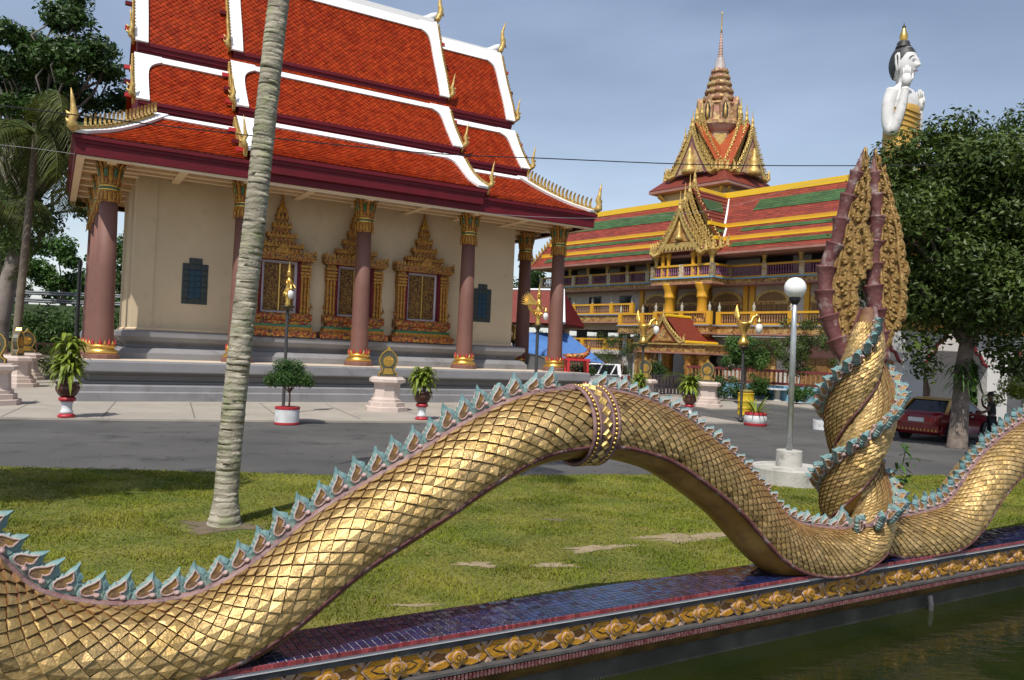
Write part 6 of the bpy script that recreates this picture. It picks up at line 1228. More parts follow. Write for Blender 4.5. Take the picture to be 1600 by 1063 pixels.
sema(7.0, 41.0, AL - R(30), 'boundary stone with gold wheel behind the potted plant right of the serpent collar', 1.0)
sema(10.2, 40.6, AL - R(62), 'boundary stone turned sideways left of the lamp pole with a yellow drum', 1.0)

# ------------------------------------------------------------------ potted plants
REDP = mat('planter_red', (0.36, 0.02, 0.03), .5); WHP = mat('planter_white', (0.62, 0.63, 0.64), .6, 0, (0.5, 0.5, 0.5), 4, stain=((.3, .29, .27), 6, .58, .75)); BRN = mat('brown_glazed_pot', (0.085, 0.03, 0.018), .3, 0, (0.05, 0.018, 0.012), 6); SOIL = mat('potting_soil', (0.05, 0.035, 0.022), .95)
def dracaena(x, y, label, s=1.0, seed=1, second=False, z=.05):
    q = random.Random(seed); random.seed(seed * 77); t = thing('potted_plant', label, 'potted plant', (x, y, z), 0, 'leafy plants in brown pots on red and white stands'); t.scale = (s, s, s)
    b = MB(); b.lathe([(.21, 0), (.22, .05), (.18, .09), (.15, .10)], 20); b.obj('stand_foot', REDP, t, True)
    b = MB(); b.lathe([(.15, .10), (.16, .16), (.13, .20), (.13, .36), (.16, .40), (.15, .43)], 20); b.obj('stand_shaft', WHP, t, True)
    b = MB(); b.lathe([(.15, .43), (.21, .45), (.21, .52), (.16, .55)], 20); b.obj('stand_cap', REDP, t, True)
    b = MB(); b.lathe([(.16, .55), (.22, .60), (.29, .72), (.30, .80), (.27, .88), (.31, .92), (.31, .95), (.26, .94)], 20)
    for k in range(6): a = k * math.pi / 3; b.sphere((.31 * math.cos(a), .31 * math.sin(a), .93), .035, 6, 4)
    b.obj('pot', BRN, t, True)
    b = MB(); b.lathe([(.26, .90), (.01, .92)], 16); b.obj('soil', SOIL, t)
    for k in range(5): a = k * 1.26; b = MB(); b.tube([(.08 * math.cos(a), .08 * math.sin(a), .9), (.10 * math.cos(a), .10 * math.sin(a), 1.25 + .1 * (k % 3))], .028, 6); b.obj('stem', BARK, t)
    for c, (cx, cz, n, L) in enumerate([(0, 1.25, 120, .62), (.10, 1.48, 80, .52)] + ([(.16, 1.85, 60, .5)] if second else [])):
        b = MB()
        for k in range(n): strap(b, (cx * math.cos(k) + q.uniform(-.06, .06), cx * math.sin(k) + q.uniform(-.06, .06), cz + q.uniform(-.12, .18)), q.uniform(0, 6.28), L * q.uniform(.7, 1.15), .050, q.uniform(.15, 1.25), q.uniform(.5, 1.15), 6)
        b.obj('leaf_head', LEAF_B, t, kind='stuff')
dracaena(-12.75, 22.65, 'tall yellow-green potted plant at the kerb left of the palm trunk', 1.08, 3, True)
dracaena(-2.95, 26.55, 'yellow-green potted plant beside the boundary stone with the gold wheel', 1.0, 4)
dracaena(7.5, 32.7, 'yellow-green potted plant on the pavement corner left of the globe lamp', .98, 5)
dracaena(5.9, 36.0, 'potted plant half hidden behind the serpent back right of the collar', .92, 6)
random.seed(99)
def tub(b, r, h, prof=None): b.lathe(prof or [(r, 0), (r, h), (r - .05, h), (r - .05, h - .08), (.01, h - .08)], 28)
t = thing('potted_tree', 'small round clipped tree in a white concrete ring with red rims', 'potted tree', (-6.7, 23.75, 0))
b = MB(); tub(b, .36, .52); b.obj('tub', WHP, t); b = MB(); b.lathe([(.365, .0), (.372, .01), (.372, .07), (.365, .075)], 28); b.obj('lower_rim', REDP, t); b = MB(); b.lathe([(.365, .46), (.372, .47), (.372, .53), (.30, .53)], 28); b.obj('upper_rim', REDP, t)
b = MB(); b.tube([(.04, 0, .4), (.05, .02, .8), (.03, 0, 1.1)], [.035, .03, .025], 8)
for k in range(9): a = k * .7; b.tube([(.04, 0, .95), (.3 * math.cos(a), .3 * math.sin(a), 1.3)], [.02, .008], 5)
b.obj('trunk', BARK, t, True)
leaves('crown', [(0, 0, 1.55, .42, .42, .36), (-.38, 0, 1.38, .36, .36, .26), (.38, 0, 1.40, .36, .36, .26), (0, .3, 1.4, .4, .3, .26), (0, -.3, 1.4, .4, .3, .26), (-.15, -.1, 1.78, .32, .3, .22), (.18, 0, 1.75, .3, .3, .2), (-.6, 0, 1.3, .18, .18, .14), (.62, 0, 1.28, .18, .18, .14)], 9000, .06, LEAF_M, t, .3, seed=71)
t = thing('potted_plant', 'spiky variegated plant in a white tub with red rims beside the lamp pole', 'potted plant', (9.6, 30.55, 0))
b = MB(); tub(b, .42, .50, [(.40, 0), (.44, .25), (.40, .5), (.35, .5), (.35, .42), (.01, .42)]); b.obj('tub', WHP, t, True)
b = MB(); b.lathe([(.405, 0), (.425, .01), (.435, .09), (.42, .1)], 28); b.obj('lower_rim', REDP, t); b = MB(); b.lathe([(.425, .41), (.43, .42), (.41, .515), (.34, .52)], 28); b.obj('upper_rim', REDP, t)
b = MB()
for k in range(40): strap(b, (0, 0, .45), random.uniform(0, 6.28), random.uniform(.5, .85), .032, random.uniform(.35, 1.3), random.uniform(.15, .45), 5)
b.obj('leaves', LEAF_B, t, kind='stuff')
t = thing('drum_bin', 'yellow drum standing behind the spiky potted plant', 'drum', (10.9, 36.2, .0))
b = MB(); b.lathe([(.36, 0), (.37, .03), (.36, .06), (.36, .3), (.375, .32), (.36, .34), (.36, .62), (.375, .64), (.36, .66), (.36, .98), (.375, 1.0), (.36, 1.02)], 28); b.obj('drum', mat('yellow_drum_paint', (0.62, 0.42, 0.01), .5, 0, (0.55, 0.36, 0.01), 3), t, True)
b = MB(); b.lathe([(.30, 1.02), (.31, 1.12), (.28, 1.16), (.02, 1.17)], 24); b.obj('lid', mat('dark_yellow_lid', (0.20, 0.15, 0.03), .6), t, True)
t = thing('potted_shrub', 'thin flowering shrub in a white planter left of the twisted column', 'potted plant', (12.0, 30.0, 0))
b = MB(); tub(b, .36, .36); b.obj('planter', WHP, t); b = MB(); b.tube([(0, 0, .25), (.02, 0, .7)], .015, 6)
for k in range(7): a = k * .9; b.tube([(.02, 0, .55), (.35 * math.cos(a), .3 * math.sin(a), .95)], [.012, .004], 5)
b.obj('trunk', BARK, t, True)
leaves('crown', [(.25 * math.cos(k), .25 * math.sin(k), .9 + .12 * (k % 3), .2, .2, .14) for k in range(8)], 1100, .07, LEAF_M, t, .1, seed=73)
leaves('blossoms', [(.3 * math.cos(k * 1.7), .3 * math.sin(k * 1.7), .95 + .12 * (k % 3), .14, .14, .1) for k in range(6)], 60, .07, mat('pink_petal', (0.45, 0.10, 0.08), .6), t, .1, 1.0, seed=74)['kind'] = 'stuff'
t = thing('garden_bench', 'white marble bench with backrest in front of the blue plinth', 'bench', (18.6, 49.5, .06), R(-40))
MB_ = mat('white_marble', (0.62, 0.63, 0.66), .35, 0, (0.45, 0.47, 0.5), 4)
b = MB(); b.box(-.75, .75, -.22, .22, .42, .50); b.obj('seat', MB_, t); b = MB(); b.box(-.75, .75, .16, .24, .50, .98); b.obj('backrest', MB_, t)
for x in (-.55, .55): b = MB(); b.box(x - .09, x + .09, -.2, .2, 0, .42); b.obj('leg', MB_, t)
t = thing('garden_table', 'low dark stone table beside the marble bench', 'table', (16.9, 49.6, .06)); b = MB(); b.lathe([(.6, .68), (.62, .70), (.62, .76), (.58, .78)], 20); b.obj('table_top', MB_, t); b = MB(); b.lathe([(.28, 0), (.16, .2), (.2, .68)], 14); b.obj('pedestal', CONC, t)

# ------------------------------------------------------------------ gilded lamp posts
def post(t, h, r=.05):
    b = MB(); b.lathe([(.10, 0), (.10, .08), (.07, .12), (r, .2), (r, h - .16), (r * .9, h - .1)], 12); b.obj('post', SPOST, t, True)
    b = MB(); b.lathe([(r, h - .16), (.12, h - .06), (.22, h - .02), (.24, h + .03), (.16, h + .06)], 16); b.obj('post_cap', mat('dark_bronze', (0.06, 0.045, 0.02), .4, .5), t, True)
def figure(t, h, wings, s=1.0):
    """slim crowned dancer figure as one surface of stacked oval rings plus limbs; stands on h"""
    b = MB(); rings = [(0, .10, .09), (.03, .12, .10), (.12, .085, .075), (.30, .10, .085), (.48, .13, .11), (.58, .145, .12), (.66, .115, .095), (.74, .085, .075), (.84, .115, .085), (.92, .125, .085), (.97, .09, .07), (1.0, .042, .042), (1.04, .042, .042), (1.07, .065, .068), (1.13, .075, .08), (1.19, .066, .07), (1.22, .085, .085), (1.25, .07, .07), (1.30, .052, .052), (1.34, .058, .058), (1.40, .030, .030), (1.46, .034, .034), (1.54, .014, .014), (1.66, .004, .004)]
    n = 16; vs = []; fs = []
    for z, rx, ry in rings:
        for k in range(n):
            a = 2 * math.pi * k / n; nose = .016 * max(0, math.cos(a)) ** 12 if 1.08 < z < 1.16 else 0; vs.append(((rx + nose) * math.cos(a) * s, ry * math.sin(a) * s, h + z * s))
    for i in range(len(rings) - 1):
        for k in range(n): k2 = (k + 1) % n; fs.append((i * n + k, i * n + k2, (i + 1) * n + k2, (i + 1) * n + k))
    b.add(vs, fs)
    def lt(P, r): b.tube([(p[0] * s, p[1] * s, h + p[2] * s) for p in P], [q * s for q in r], 8)
    lt([(0, -.11, .92), (.06, -.17, .80), (.13, -.12, .72), (.17, -.03, .74)], [.042, .035, .028, .02]); lt([(0, .11, .92), (.03, .19, .80), (.14, .16, .70), (.24, .12, .62)], [.042, .035, .028, .02])
    lt([(-.1, 0, .56), (-.22, 0, .46), (-.24, 0, .30)], [.05, .035, .01]); lt([(.05, -.14, .5), (.1, -.24, .36), (.05, -.22, .22)], [.03, .025, .005])
    for k in range(8): a = k * math.pi / 4; lt([(.10 * math.cos(a), .08 * math.sin(a), .5), (.17 * math.cos(a), .15 * math.sin(a), .42), (.2 * math.cos(a), .17 * math.sin(a), .34)], [.03, .022, .004])
    b.obj('gilded_figure', GOLD, t, True)
    if wings:
        for sg in (-1, 1):
            b = MB()
            for k in range(7): a = 1.15 - .22 * k; b.tube([(-.05 * s, sg * .1 * s, h + .82 * s), (-(.22 + .2 * math.cos(a)) * s, sg * .24 * s, h + (.86 + .22 * math.sin(a)) * s), (-(.26 + .42 * math.cos(a)) * s, sg * .30 * s, h + (.90 + .44 * math.sin(a)) * s)], [.035 * s, .04 * s, .008 * s], 6)
            b.obj('wing', GOLD, t)
        b = MB(); b.tube([(-.1 * s, 0, h + .5 * s), (-.34 * s, 0, h + .62 * s), (-.46 * s, 0, h + .95 * s), (-.38 * s, 0, h + 1.2 * s)], [.07 * s, .07 * s, .05 * s, .01], 8); b.obj('tail', GOLD, t, True)
def lantern(t, x, y, z, s=1.0):
    b = MB(); b.lathe([(.02, z), (.05 * s, z - .02), (.12 * s, z - .14 * s), (.13 * s, z - .22 * s), (.09 * s, z - .36 * s), (.02, z - .42 * s)], 14, (x, y)); b.obj('lantern_glass', mat('frosted_lamp_glass', (0.72, 0.70, 0.66), .2), t, True)
    b = MB(); b.lathe([(.015, z + .22 * s), (.03, z + .12 * s), (.08 * s, z + .04 * s), (.10 * s, z - .02)], 12, (x, y)); b.obj('lantern_cap', GOLD, t, True)
t = thing('gilded_lamp_post', 'golden dancer statue lamp on a slim black post before the left window', 'lamp post', (-7.65, 26.6, .05), R(-25)); post(t, 3.62, .055); figure(t, 3.68, False, .92); lantern(t, .22, -.14, 4.22, .8)
t = thing('gilded_lamp_post', 'golden winged figure lamp on a black post at the right end of the temple', 'lamp post', (.97, 30.1, .05), R(-10)); post(t, 3.45, .06); figure(t, 3.5, True, .95); lantern(t, .30, -.12, 4.0, .8)
b = MB(); b.lathe([(.02, .9), (.062, .92), (.062, 1.0), (.02, 1.02)], 10); b.obj('gold_ring', GOLD, t, True)
def swan(x, y, rz, lab):
    t = thing('gilded_lamp_post', lab, 'lamp post', (x, y, .05), rz); post(t, 3.0, .055)
    b = MB(); b.lathe([(.05, 3.0), (.20, 3.1), (.24, 3.2), (.14, 3.3), (.10, 3.42), (.12, 3.6), (.18, 3.78), (.30, 3.92), (.30, 3.98), (.05, 4.0)], 16); b.obj('gold_urn', GOLD, t, True)
    b = MB(); b.tube([(.1, 0, 3.9), (.3, 0, 4.0), (.36, 0, 4.2), (.5, 0, 4.28), (.66, 0, 4.2)], [.12, .1, .07, .06, .02], 8); b.sphere((.5, 0, 4.28), .085, 10, 6); b.obj('swan_head', GOLD, t, True)
    b = MB()
    for k in range(5): b.tube([(-.1, 0, 3.92), (-.26 - .03 * k, .02 * k, 4.1 + .05 * k), (-.22 - .02 * k, 0, 4.35 + .09 * k)], [.06, .06, .01], 7)
    b.obj('swan_tail', GOLD, t, True); lantern(t, .62, 0, 4.02, 1.15)
swan(9.3, 31.5, R(5), 'golden swan lamp on a dark pole beside the white and red tub'); swan(6.4, 38.2, R(5), 'golden swan lamp left of the entrance porch gable, farther from the viewer')
swan(.1, 46.5, R(20), 'golden swan lamp with white lantern partly hidden behind the temple corner column')

# ------------------------------------------------------------------ left garden corner
t = thing('garden_wall', 'low cream garden wall with brown lattice left of the temple', 'wall', (-27, 44, 0), R(10)); b = MB(); b.box(-14, 9, 0, .3, 0, 1.15); b.obj('wall_body', mat('stained_cream_wall', (0.42, 0.38, 0.28), .8, 0, (0.3, 0.28, 0.21), 2), t); b = MB(); b.box(-14, 9, .05, .2, 1.152, 1.25); b.box(-14, 9, .05, .2, 1.75, 1.85)
for k in range(60): b.box(-14 + k * .385, -13.9 + k * .385, .08, .16, 1.25, 1.75)
b.obj('lattice', mat('brown_lattice', (0.10, 0.04, 0.025), .7), t, kind='stuff')
t = thing('utility_pole', 'slim dark pole standing between the young palm and the corner column', 'pole', (-22.2, 40, 0)); b = MB(); b.lathe([(.11, 0), (.10, 2), (.09, 6.2), (.08, 6.25)], 10); b.obj('pole', SPOST, t, True); b = MB(); b.lathe([(.13, 0), (.13, .5), (.10, .52)], 10); b.obj('pole_sleeve', CONC, t)
t = thing('gate_post', 'yellow post topped by a white roundel left of the corner column', 'post', (-22.6, 41.5, 0)); b = MB(); b.box(-.2, .2, -.2, .2, 0, 2.0); b.obj('pillar', YELLOW, t); b = MB(); b.box(-.24, .24, -.24, .24, 2.0, 2.1); b.obj('pillar_cap', YELLOW, t)
b = MB(); b.prism([(.24 * math.cos(a), 2.42 + .3 * math.sin(a)) for a in np.linspace(-math.pi / 2, 1.5 * math.pi, 19)[:-1]], (0, -.06, 0), (1, 0, 0), (0, 0, 1), (0, .12, 0)); b.lathe([(.1, 2.66), (.06, 2.75), (.01, 2.95)], 8); b.obj('roundel', WHITE, t)

# ------------------------------------------------------------------ between the buildings
t = thing('canopy_tent', 'blue tarpaulin canopy behind the right corner columns of the temple', 'tent', (3.5, 57.5, 0), R(5))
b = MB(); b.add([(-3.4, -2, 2.4), (3.0, -2, 1.9), (-3.4, 2, 2.4), (3.0, 2, 1.9), (-3.4, 0, 3.9), (.6, 0, 3.95)], [(0, 1, 5, 4), (2, 4, 5, 3), (1, 3, 5), (0, 4, 2)]); b.obj('canopy', mat('blue_tarpaulin', (0.06, 0.17, 0.42), .5, 0, (0.05, 0.13, 0.34), 1.5), t)
for x, y in ((-3.3, -1.9), (2.9, -1.9), (-3.3, 1.9), (2.9, 1.9)): b = MB(); b.tube([(x, y, 0), (x, y, 2.0)], .04, 6); b.obj('tent_leg', STEEL, t)
t = thing('gong_stand', 'red wooden stand carrying a gilded serpent-boat drum beside the temple steps', 'drum stand', (3.35, 40, .05), R(10))
for x in (-.55, .55):
    for y in (-.3, .3): b = MB(); b.tube([(x, y, 0), (x * .9, y, 2.1)], .06, 6); b.obj('leg', RED, t)
for z in (.7, 2.1): b = MB(); b.box(-.62, .62, -.34, .34, z, z + .1); b.obj('crossbar', RED, t)
b = MB(); b.tube([(-.75, 0, 2.36), (-.5, 0, 2.32), (-.1, 0, 2.3), (.3, 0, 2.34), (.55, 0, 2.5), (.62, 0, 2.75), (.56, 0, 2.92), (.66, 0, 3.1)], [.05, .12, .16, .16, .13, .09, .07, .02], 10); b.obj('gilded_boat', ORNR, t, True)
b = MB(); b.lathe([(.05, .2), (.3, .3), (.35, .5), (.2, .7)], 14); b.obj('brass_bowl', GOLD, t, True)
t = thing('side_pavilion', 'small red-roofed open pavilion behind the right corner of the temple', 'pavilion', (1.3, 60, 0), R(-20))
for x in (-2.4, 2.4):
    for y in (-2, 2): b = MB(); b.lathe([(.28, 0), (.24, .3), (.22, 4.2), (.4, 4.7)], 12, (x, y)); b.obj('column', TANL, t, True)
for s in (-1, 1): b = MB(); b.add([(-3.6, s * 3, 4.6), (3.6, s * 3, 4.6), (2.6, 0, 7.2), (-2.6, 0, 7.2)], [(0, 1, 2, 3)]); b.obj('roof_slope', FTILE, t); b = MB(); b.add([(s * 3.6, -3, 4.6), (s * 3.6, 3, 4.6), (s * 2.6, 0, 7.2)], [(0, 1, 2)]); b.obj('gable', MAROON, t)
b = MB(); b.box(-3.5, 3.5, -2.9, 2.9, 4.45, 4.6); b.obj('eave', MAROON, t); b = MB(); b.tube([(-3.6, -3, 4.65), (-2.6, 0, 7.25), (2.6, 0, 7.25), (3.6, -3, 4.65)], .12, 6); b.obj('white_ridge', WHITE, t)
b = MB(); b.box(-2.4, 2.4, -1.5, 1.5, .02, .6); b.obj('floor_slab', CONC, t)

t = thing('metal_gate', 'dark low metal gate in front of the entrance porch', 'gate', (10.4, 50.0, .06), R(8))
for k in range(14): b = MB(); b.box(-1.6 + .23 * k, -1.43 + .23 * k, -.02, .02, .12, 1.25); b.obj('slat', mat('dark_gate_paint', (0.04, 0.03, 0.035), .6), t)
for z in (.1, .65, 1.25): b = MB(); b.box(-1.65, 1.65, -.045, -.021, z, z + .07); b.obj('rail', MATS['dark_gate_paint'], t)
for x in (-1.72, 1.72): b = MB(); b.box(x - .06, x + .06, -.06, .06, 0, 1.4); b.obj('post', MATS['dark_gate_paint'], t)

# ------------------------------------------------------------------ cars
def car(name, label, loc, rz, paint, roofp, sedan, plate=None, scale=1.0):
    t = thing(name, label, 'car', loc, rz); t.scale = (scale,) * 3
    L, W = (4.3, .84) if sedan else (3.9, .82)
    # side profile of the lower body, x from rear (0) to front (L)
    low = [(0.03, .42), (0.0, .62), (.05, .86), (.12, .98), (.55, 1.02), (1.2, .99), (2.8, .97), (3.2, .93), (L - .5, .80), (L - .08, .66), (L, .5), (L - .03, .32)] if sedan else [(0.04, .42), (0.0, .62), (.03, .90), (.08, 1.05), (1.2, 1.02), (2.7, 1.0), (L - .9, .95), (L - .3, .80), (L, .58), (L - .03, .34)]
    b = MB(); st = []
    def ring(f, inset, zb):
        return [(x, f * (W - inset * (1 if 0.3 < x < L - .4 else 1.6)), z) for x, z in low] + [(L - .05, f * (W - inset), zb), (.05, f * (W - inset), zb)]
    cols = [ring(-1, .06, .24), ring(-1, 0, .26), ring(-.6, 0, .24), ring(.6, 0, .24), ring(1, 0, .26), ring(1, .06, .24)]
    # crown the upper surface
    n = len(cols[0]); vs = []
    for ci, c in enumerate(cols):
        for i, (x, y, z) in enumerate(c):
            zz = z - (.05 if ci in (0, 5) and z > .7 else 0) + (.0 if ci in (0, 1, 4, 5) else .012 if z > .7 else 0); yy = y * (1.0 if z > .45 else .985); vs.append((x, yy * (1.015 if .5 < z < .75 else 1), zz))
    fs = [(c * n + i, (c + 1) * n + i, (c + 1) * n + (i + 1) % n, c * n + (i + 1) % n) for c in range(5) for i in range(n)] + [tuple(range(n)), tuple(range(6 * n - 1, 5 * n - 1, -1))]
    b.add(vs, fs); b.obj('body', paint, t, True)
    g0, g1, r0, r1, zt = (.50, 3.25, 1.10, 2.35, 1.43) if sedan else (.06, 2.85, .22, 2.05, 1.62)
    zb = 1.0
    def cabin(x0, x1, a0, a1, z0, z1, w0, w1): return [(x0, -w0, z0), (x1, -w0, z0), (x1, w0, z0), (x0, w0, z0), (a0, -w1, z1), (a1, -w1, z1), (a1, w1, z1), (a0, w1, z1)]
    q6 = [(4, 5, 6, 7), (0, 1, 5, 4), (1, 2, 6, 5), (2, 3, 7, 6), (3, 0, 4, 7)]
    b = MB(); b.add(cabin(g0, g1, r0, r1, zb - .05, zt - .02, W - .06, W - .20), q6); b.obj('window_glass', GLASSD, t)
    b = MB(); b.add(cabin(r0 - .05, r1 + .05, r0 + .05, r1 - .05, zt - .025, zt + .045, W - .19, W - .26), q6); b.obj('roof', roofp, t, True)
    def lerp(a, c, f): return tuple(a[k] + (c[k] - a[k]) * f for k in range(3))
    for s in (-1, 1):
        for xb, xt in ((g0, r0), (g1, r1), ((g0 + g1) / 2 + .05, (r0 + r1) / 2 + .1), (g0 + .62, r0 + .16)):
            wdt = .10 if xb in (g0,) else .05
            b = MB(); b.add([(xb - wdt, s * (W - .055), zb - .05), (xb + wdt, s * (W - .055), zb - .05), (xt + wdt, s * (W - .195), zt), (xt - wdt, s * (W - .195), zt), (xb - wdt, s * (W - .09), zb - .05), (xb + wdt, s * (W - .09), zb - .05), (xt + wdt, s * (W - .23), zt), (xt - wdt, s * (W - .23), zt)], [(0, 1, 2, 3), (7, 6, 5, 4), (0, 3, 7, 4), (1, 5, 6, 2)]); b.obj('pillar', roofp if xb in (g0, g0 + .62) else paint, t)
        for x in (.82, L - .85):
            b = MB(); M_ = [(r_ * math.cos(a), .31 + r_ * math.sin(a)) for r_ in (.31,) for a in np.linspace(0, 2 * math.pi, 21)[:-1]]; b.prism(M_, (x, s * (W - .19), 0), (1, 0, 0), (0, 0, 1), (0, s * .20, 0)); w = b.obj('wheel', mat('tyre_rubber', (0.02, 0.02, 0.02), .8), t)
            b = MB(); b.prism([(.20 * math.cos(a), .31 + .20 * math.sin(a)) for a in np.linspace(0, 2 * math.pi, 17)[:-1]], (x, s * (W + .005), 0), (1, 0, 0), (0, 0, 1), (0, s * .015, 0)); b.obj('rim', STEEL, w)
            b = MB(); b.prism([(.37 * math.cos(a), .31 + .37 * math.sin(a)) for a in np.linspace(0, 2 * math.pi, 21)[:-1]], (x, s * (W - .12), 0), (1, 0, 0), (0, 0, 1), (0, s * .128, 0)); b.obj('wheel_arch', BLACK, w)
        b = MB(); b.prism([(.30, .66), (.62, .66), (.62, .84), (.30, .88)] if sedan else [(.38, .70), (.66, .70), (.66, 1.02), (.42, 1.02)], (-.012, 0, 0), (0, s, 0), (0, 0, 1), (.05, 0, 0)); b.obj('tail_light', mat('red_tail_lamp', (0.30, 0.02, 0.02), .2), t)
        b = MB(); b.box(L - .16, L - .03, s * .62 - .16, s * .62 + .16, .60, .72); b.obj('headlight', mat('clear_headlamp', (0.7, 0.7, 0.72), .1), t)
        b = MB(); b.cbox((2.55, s * (W + .08), 1.02), (.10, .18, .12)); b.obj('wing_mirror', paint, t)
        for x in (1.25, 2.2): b = MB(); b.cbox((x, s * (W + .012), .86), (.16, .03, .03)); b.obj('door_handle', STEEL, t)
    b = MB(); b.add([(-.014, -.26, .68), (-.014, .26, .68), (-.014, .26, .80), (-.014, -.26, .80)], [(0, 3, 2, 1)]); b.box(-.012, .02, -.27, .27, .67, .81); b.obj('number_plate', plate or BLACK, t)
    b = MB(); b.box(-.06, .2, -W + .06, W - .06, .34, .56); b.obj('rear_bumper', paint, t)
    return t, L
CARW = mat('white_car_paint', (0.72, 0.73, 0.75), .2, 0, spec=.6); CARR = mat('dark_red_car_paint', (0.20, 0.012, 0.014), .22, 0, (0.17, 0.010, 0.012), 1, spec=.6); CARY = mat('taxi_yellow_paint', (0.50, 0.27, 0.02), .3)
car('parked_car', 'white hatchback parked by the shrubs beyond the serpent collar', (7.6, 51.8, .06), R(150), CARW, CARW, False, scale=1.12)
tx, tl = car('taxi', 'dark red taxi with yellow roof parked under the shade tree', (14.0, 27.0, 0), R(36), CARR, CARY, True, mat('plate_white', (0.6, 0.6, 0.58), .5))
# stripes of yellow wedges along the bumper and the lettering on the door
for k in range(12):
    b = MB(); y = -.74 + .125 * k; b.prism([(0, 0), (.07, 0), (.035, .09)], (-.066, y, .37), (0, 1, 0), (0, 0, 1), (.01, 0, 0)); b.obj('bumper_wedge', CARY, tx)
fc = bpy.data.curves.new('lettering', 'FONT'); fc.body = 'PPR'; fc.size = .27; fc.extrude = .003; tmp = bpy.data.objects.new('tmp', fc); COL.objects.link(tmp); bpy.context.view_layer.update()
me = bpy.data.meshes.new_from_object(tmp.evaluated_get(bpy.context.evaluated_depsgraph_get())); bpy.data.objects.remove(tmp); me.materials.clear(); me.materials.append(CARY)
o = link('door_lettering', me, tx); o.location = (1.45, -.862, .50); o.rotation_euler = (R(90), 0, 0)

# ------------------------------------------------------------------ man leaning on the taxi
def person(label, loc, rz):
    t = thing('person', label, 'person', loc, rz)
    SKIN = mat('brown_skin', (0.12, 0.06, 0.04), .55); SHIRT = mat('black_shirt', (0.014, 0.014, 0.018), .8); TROU = mat('dark_trousers', (0.018, 0.02, 0.028), .85); HAIR = mat('black_hair', (0.008, 0.007, 0.007), .6)
    def skin(name, vs, es, rs, m, parent, root=0, sub=2):
        me = bpy.data.meshes.new(name); me.from_pydata(vs, es, []); o = link(name, me, parent); me.materials.append(m)
        sk_ = o.modifiers.new('s', 'SKIN'); sd = me.skin_vertices[0].data
        for i, r_ in enumerate(rs): sd[i].radius = r_ if hasattr(r_, '__len__') else (r_, r_); sd[i].use_root = (i == root)
        o.modifiers.new('d', 'SUBSURF').levels = sub; o.modifiers['d'].render_levels = sub; bpy.context.view_layer.update()
        nm = bpy.data.meshes.new_from_object(o.evaluated_get(bpy.context.evaluated_depsgraph_get())); o.modifiers.clear(); o.data = nm; nm.polygons.foreach_set('use_smooth', [True] * len(nm.polygons)); return o
    V = [(0, 0, .92), (.0, 0, 1.10), (.02, 0, 1.30), (.03, 0, 1.42), (.04, 0, 1.50), (.06, 0, 1.58), (.07, 0, 1.68), (.07, 0, 1.74),
         (.03, -.19, 1.40), (.10, -.27, 1.16), (.26, -.16, 1.28), (.30, -.05, 1.46), (.31, -.02, 1.53), (.03, .19, 1.40), (.12, .26, 1.14), (.34, .24, 1.04), (.43, .24, 1.05),
         (0, -.10, .84), (.06, -.12, .48), (.0, -.12, .08), (.13, -.13, .04), (0, .10, .84), (-.08, .12, .48), (-.2, .12, .09), (-.07, .13, .04)]
    E = [(0, 1), (1, 2), (2, 3), (3, 4), (4, 5), (5, 6), (6, 7), (3, 8), (8, 9), (9, 10), (10, 11), (11, 12), (3, 13), (13, 14), (14, 15), (15, 16), (0, 17), (17, 18), (18, 19), (19, 20), (0, 21), (21, 22), (22, 23), (23, 24)]
    rs = [(.13, .16), (.12, .15), (.13, .17), (.09, .13), (.055, .055), (.075, .068), (.098, .080), (.07, .06), .062, .05, .04, .032, .036, .062, .05, .04, .036, .09, .065, .05, .04, .09, .065, .05, .04]
    body = skin('body', V, E, rs, SKIN, t)
    # clothes follow the body: same skeleton, slightly fuller
    skin('shirt', [V[0], V[1], V[2], V[3], (.035, 0, 1.46), V[8], (.075, -.24, 1.24), V[13], (.085, .23, 1.24)], [(0, 1), (1, 2), (2, 3), (3, 4), (3, 5), (5, 6), (3, 7), (7, 8)], [(.15, .185), (.145, .175), (.15, .19), (.11, .15), (.07, .07), .082, .07, .082, .07], SHIRT, t)
    skin('trousers', [V[0], V[17], V[18], V[19], V[21], V[22], V[23]], [(0, 1), (1, 2), (2, 3), (0, 4), (4, 5), (5, 6)], [(.145, .175), .105, .085, .07, .105, .085, .07], TROU, t)
    b = MB(); b.sphere((.05, 0, 1.70), .105, 14, 9, (1.0, .86, .92)); b.obj('hair', HAIR, t, True)
    b = MB(); b.tube([(.155, 0, 1.69), (.178, 0, 1.655), (.16, 0, 1.645)], [.012, .02, .012], 6); b.obj('nose', SKIN, t, True)
    for s in (-1, 1):
        b = MB(); b.sphere((.145, s * .035, 1.695), .012, 6, 4); b.obj('eye', BLACK, t, True); b = MB(); b.sphere((.07, s * .086, 1.67), .028, 6, 5, (.7, .4, 1)); b.obj('ear', SKIN, t, True)
    for (hx, hy, hz, up) in ((.31, -.02, 1.55, 1), (.44, .24, 1.05, 0)):
        b = MB()
        for k in range(4): o_ = -.03 + .02 * k; b.tube([(hx, hy + o_, hz), (hx + (.0 if up else .04), hy + o_, hz + (.05 if up else -.005)), (hx - (.03 if up else -.06), hy + o_, hz + (.085 if up else -.03))], [.011, .0095, .006], 6)
        b.tube([(hx - .01, hy - .03, hz - .02), (hx - .03, hy - .06, hz + .01), (hx - .04, hy - .06, hz + .04)], [.012, .011, .007], 6); b.obj('fingers', SKIN, t, True)
    for (x, y) in ((.08, -.125), (-.12, .125)): b = MB(); b.sphere((x, y, .045), .1, 10, 6, (1.35, .5, .48)); b.obj('shoe', BLACK, t, True)
person('person in black clothes leaning by the taxi with one hand raised to the face', (16.6, 27.0, 0.0), R(150))

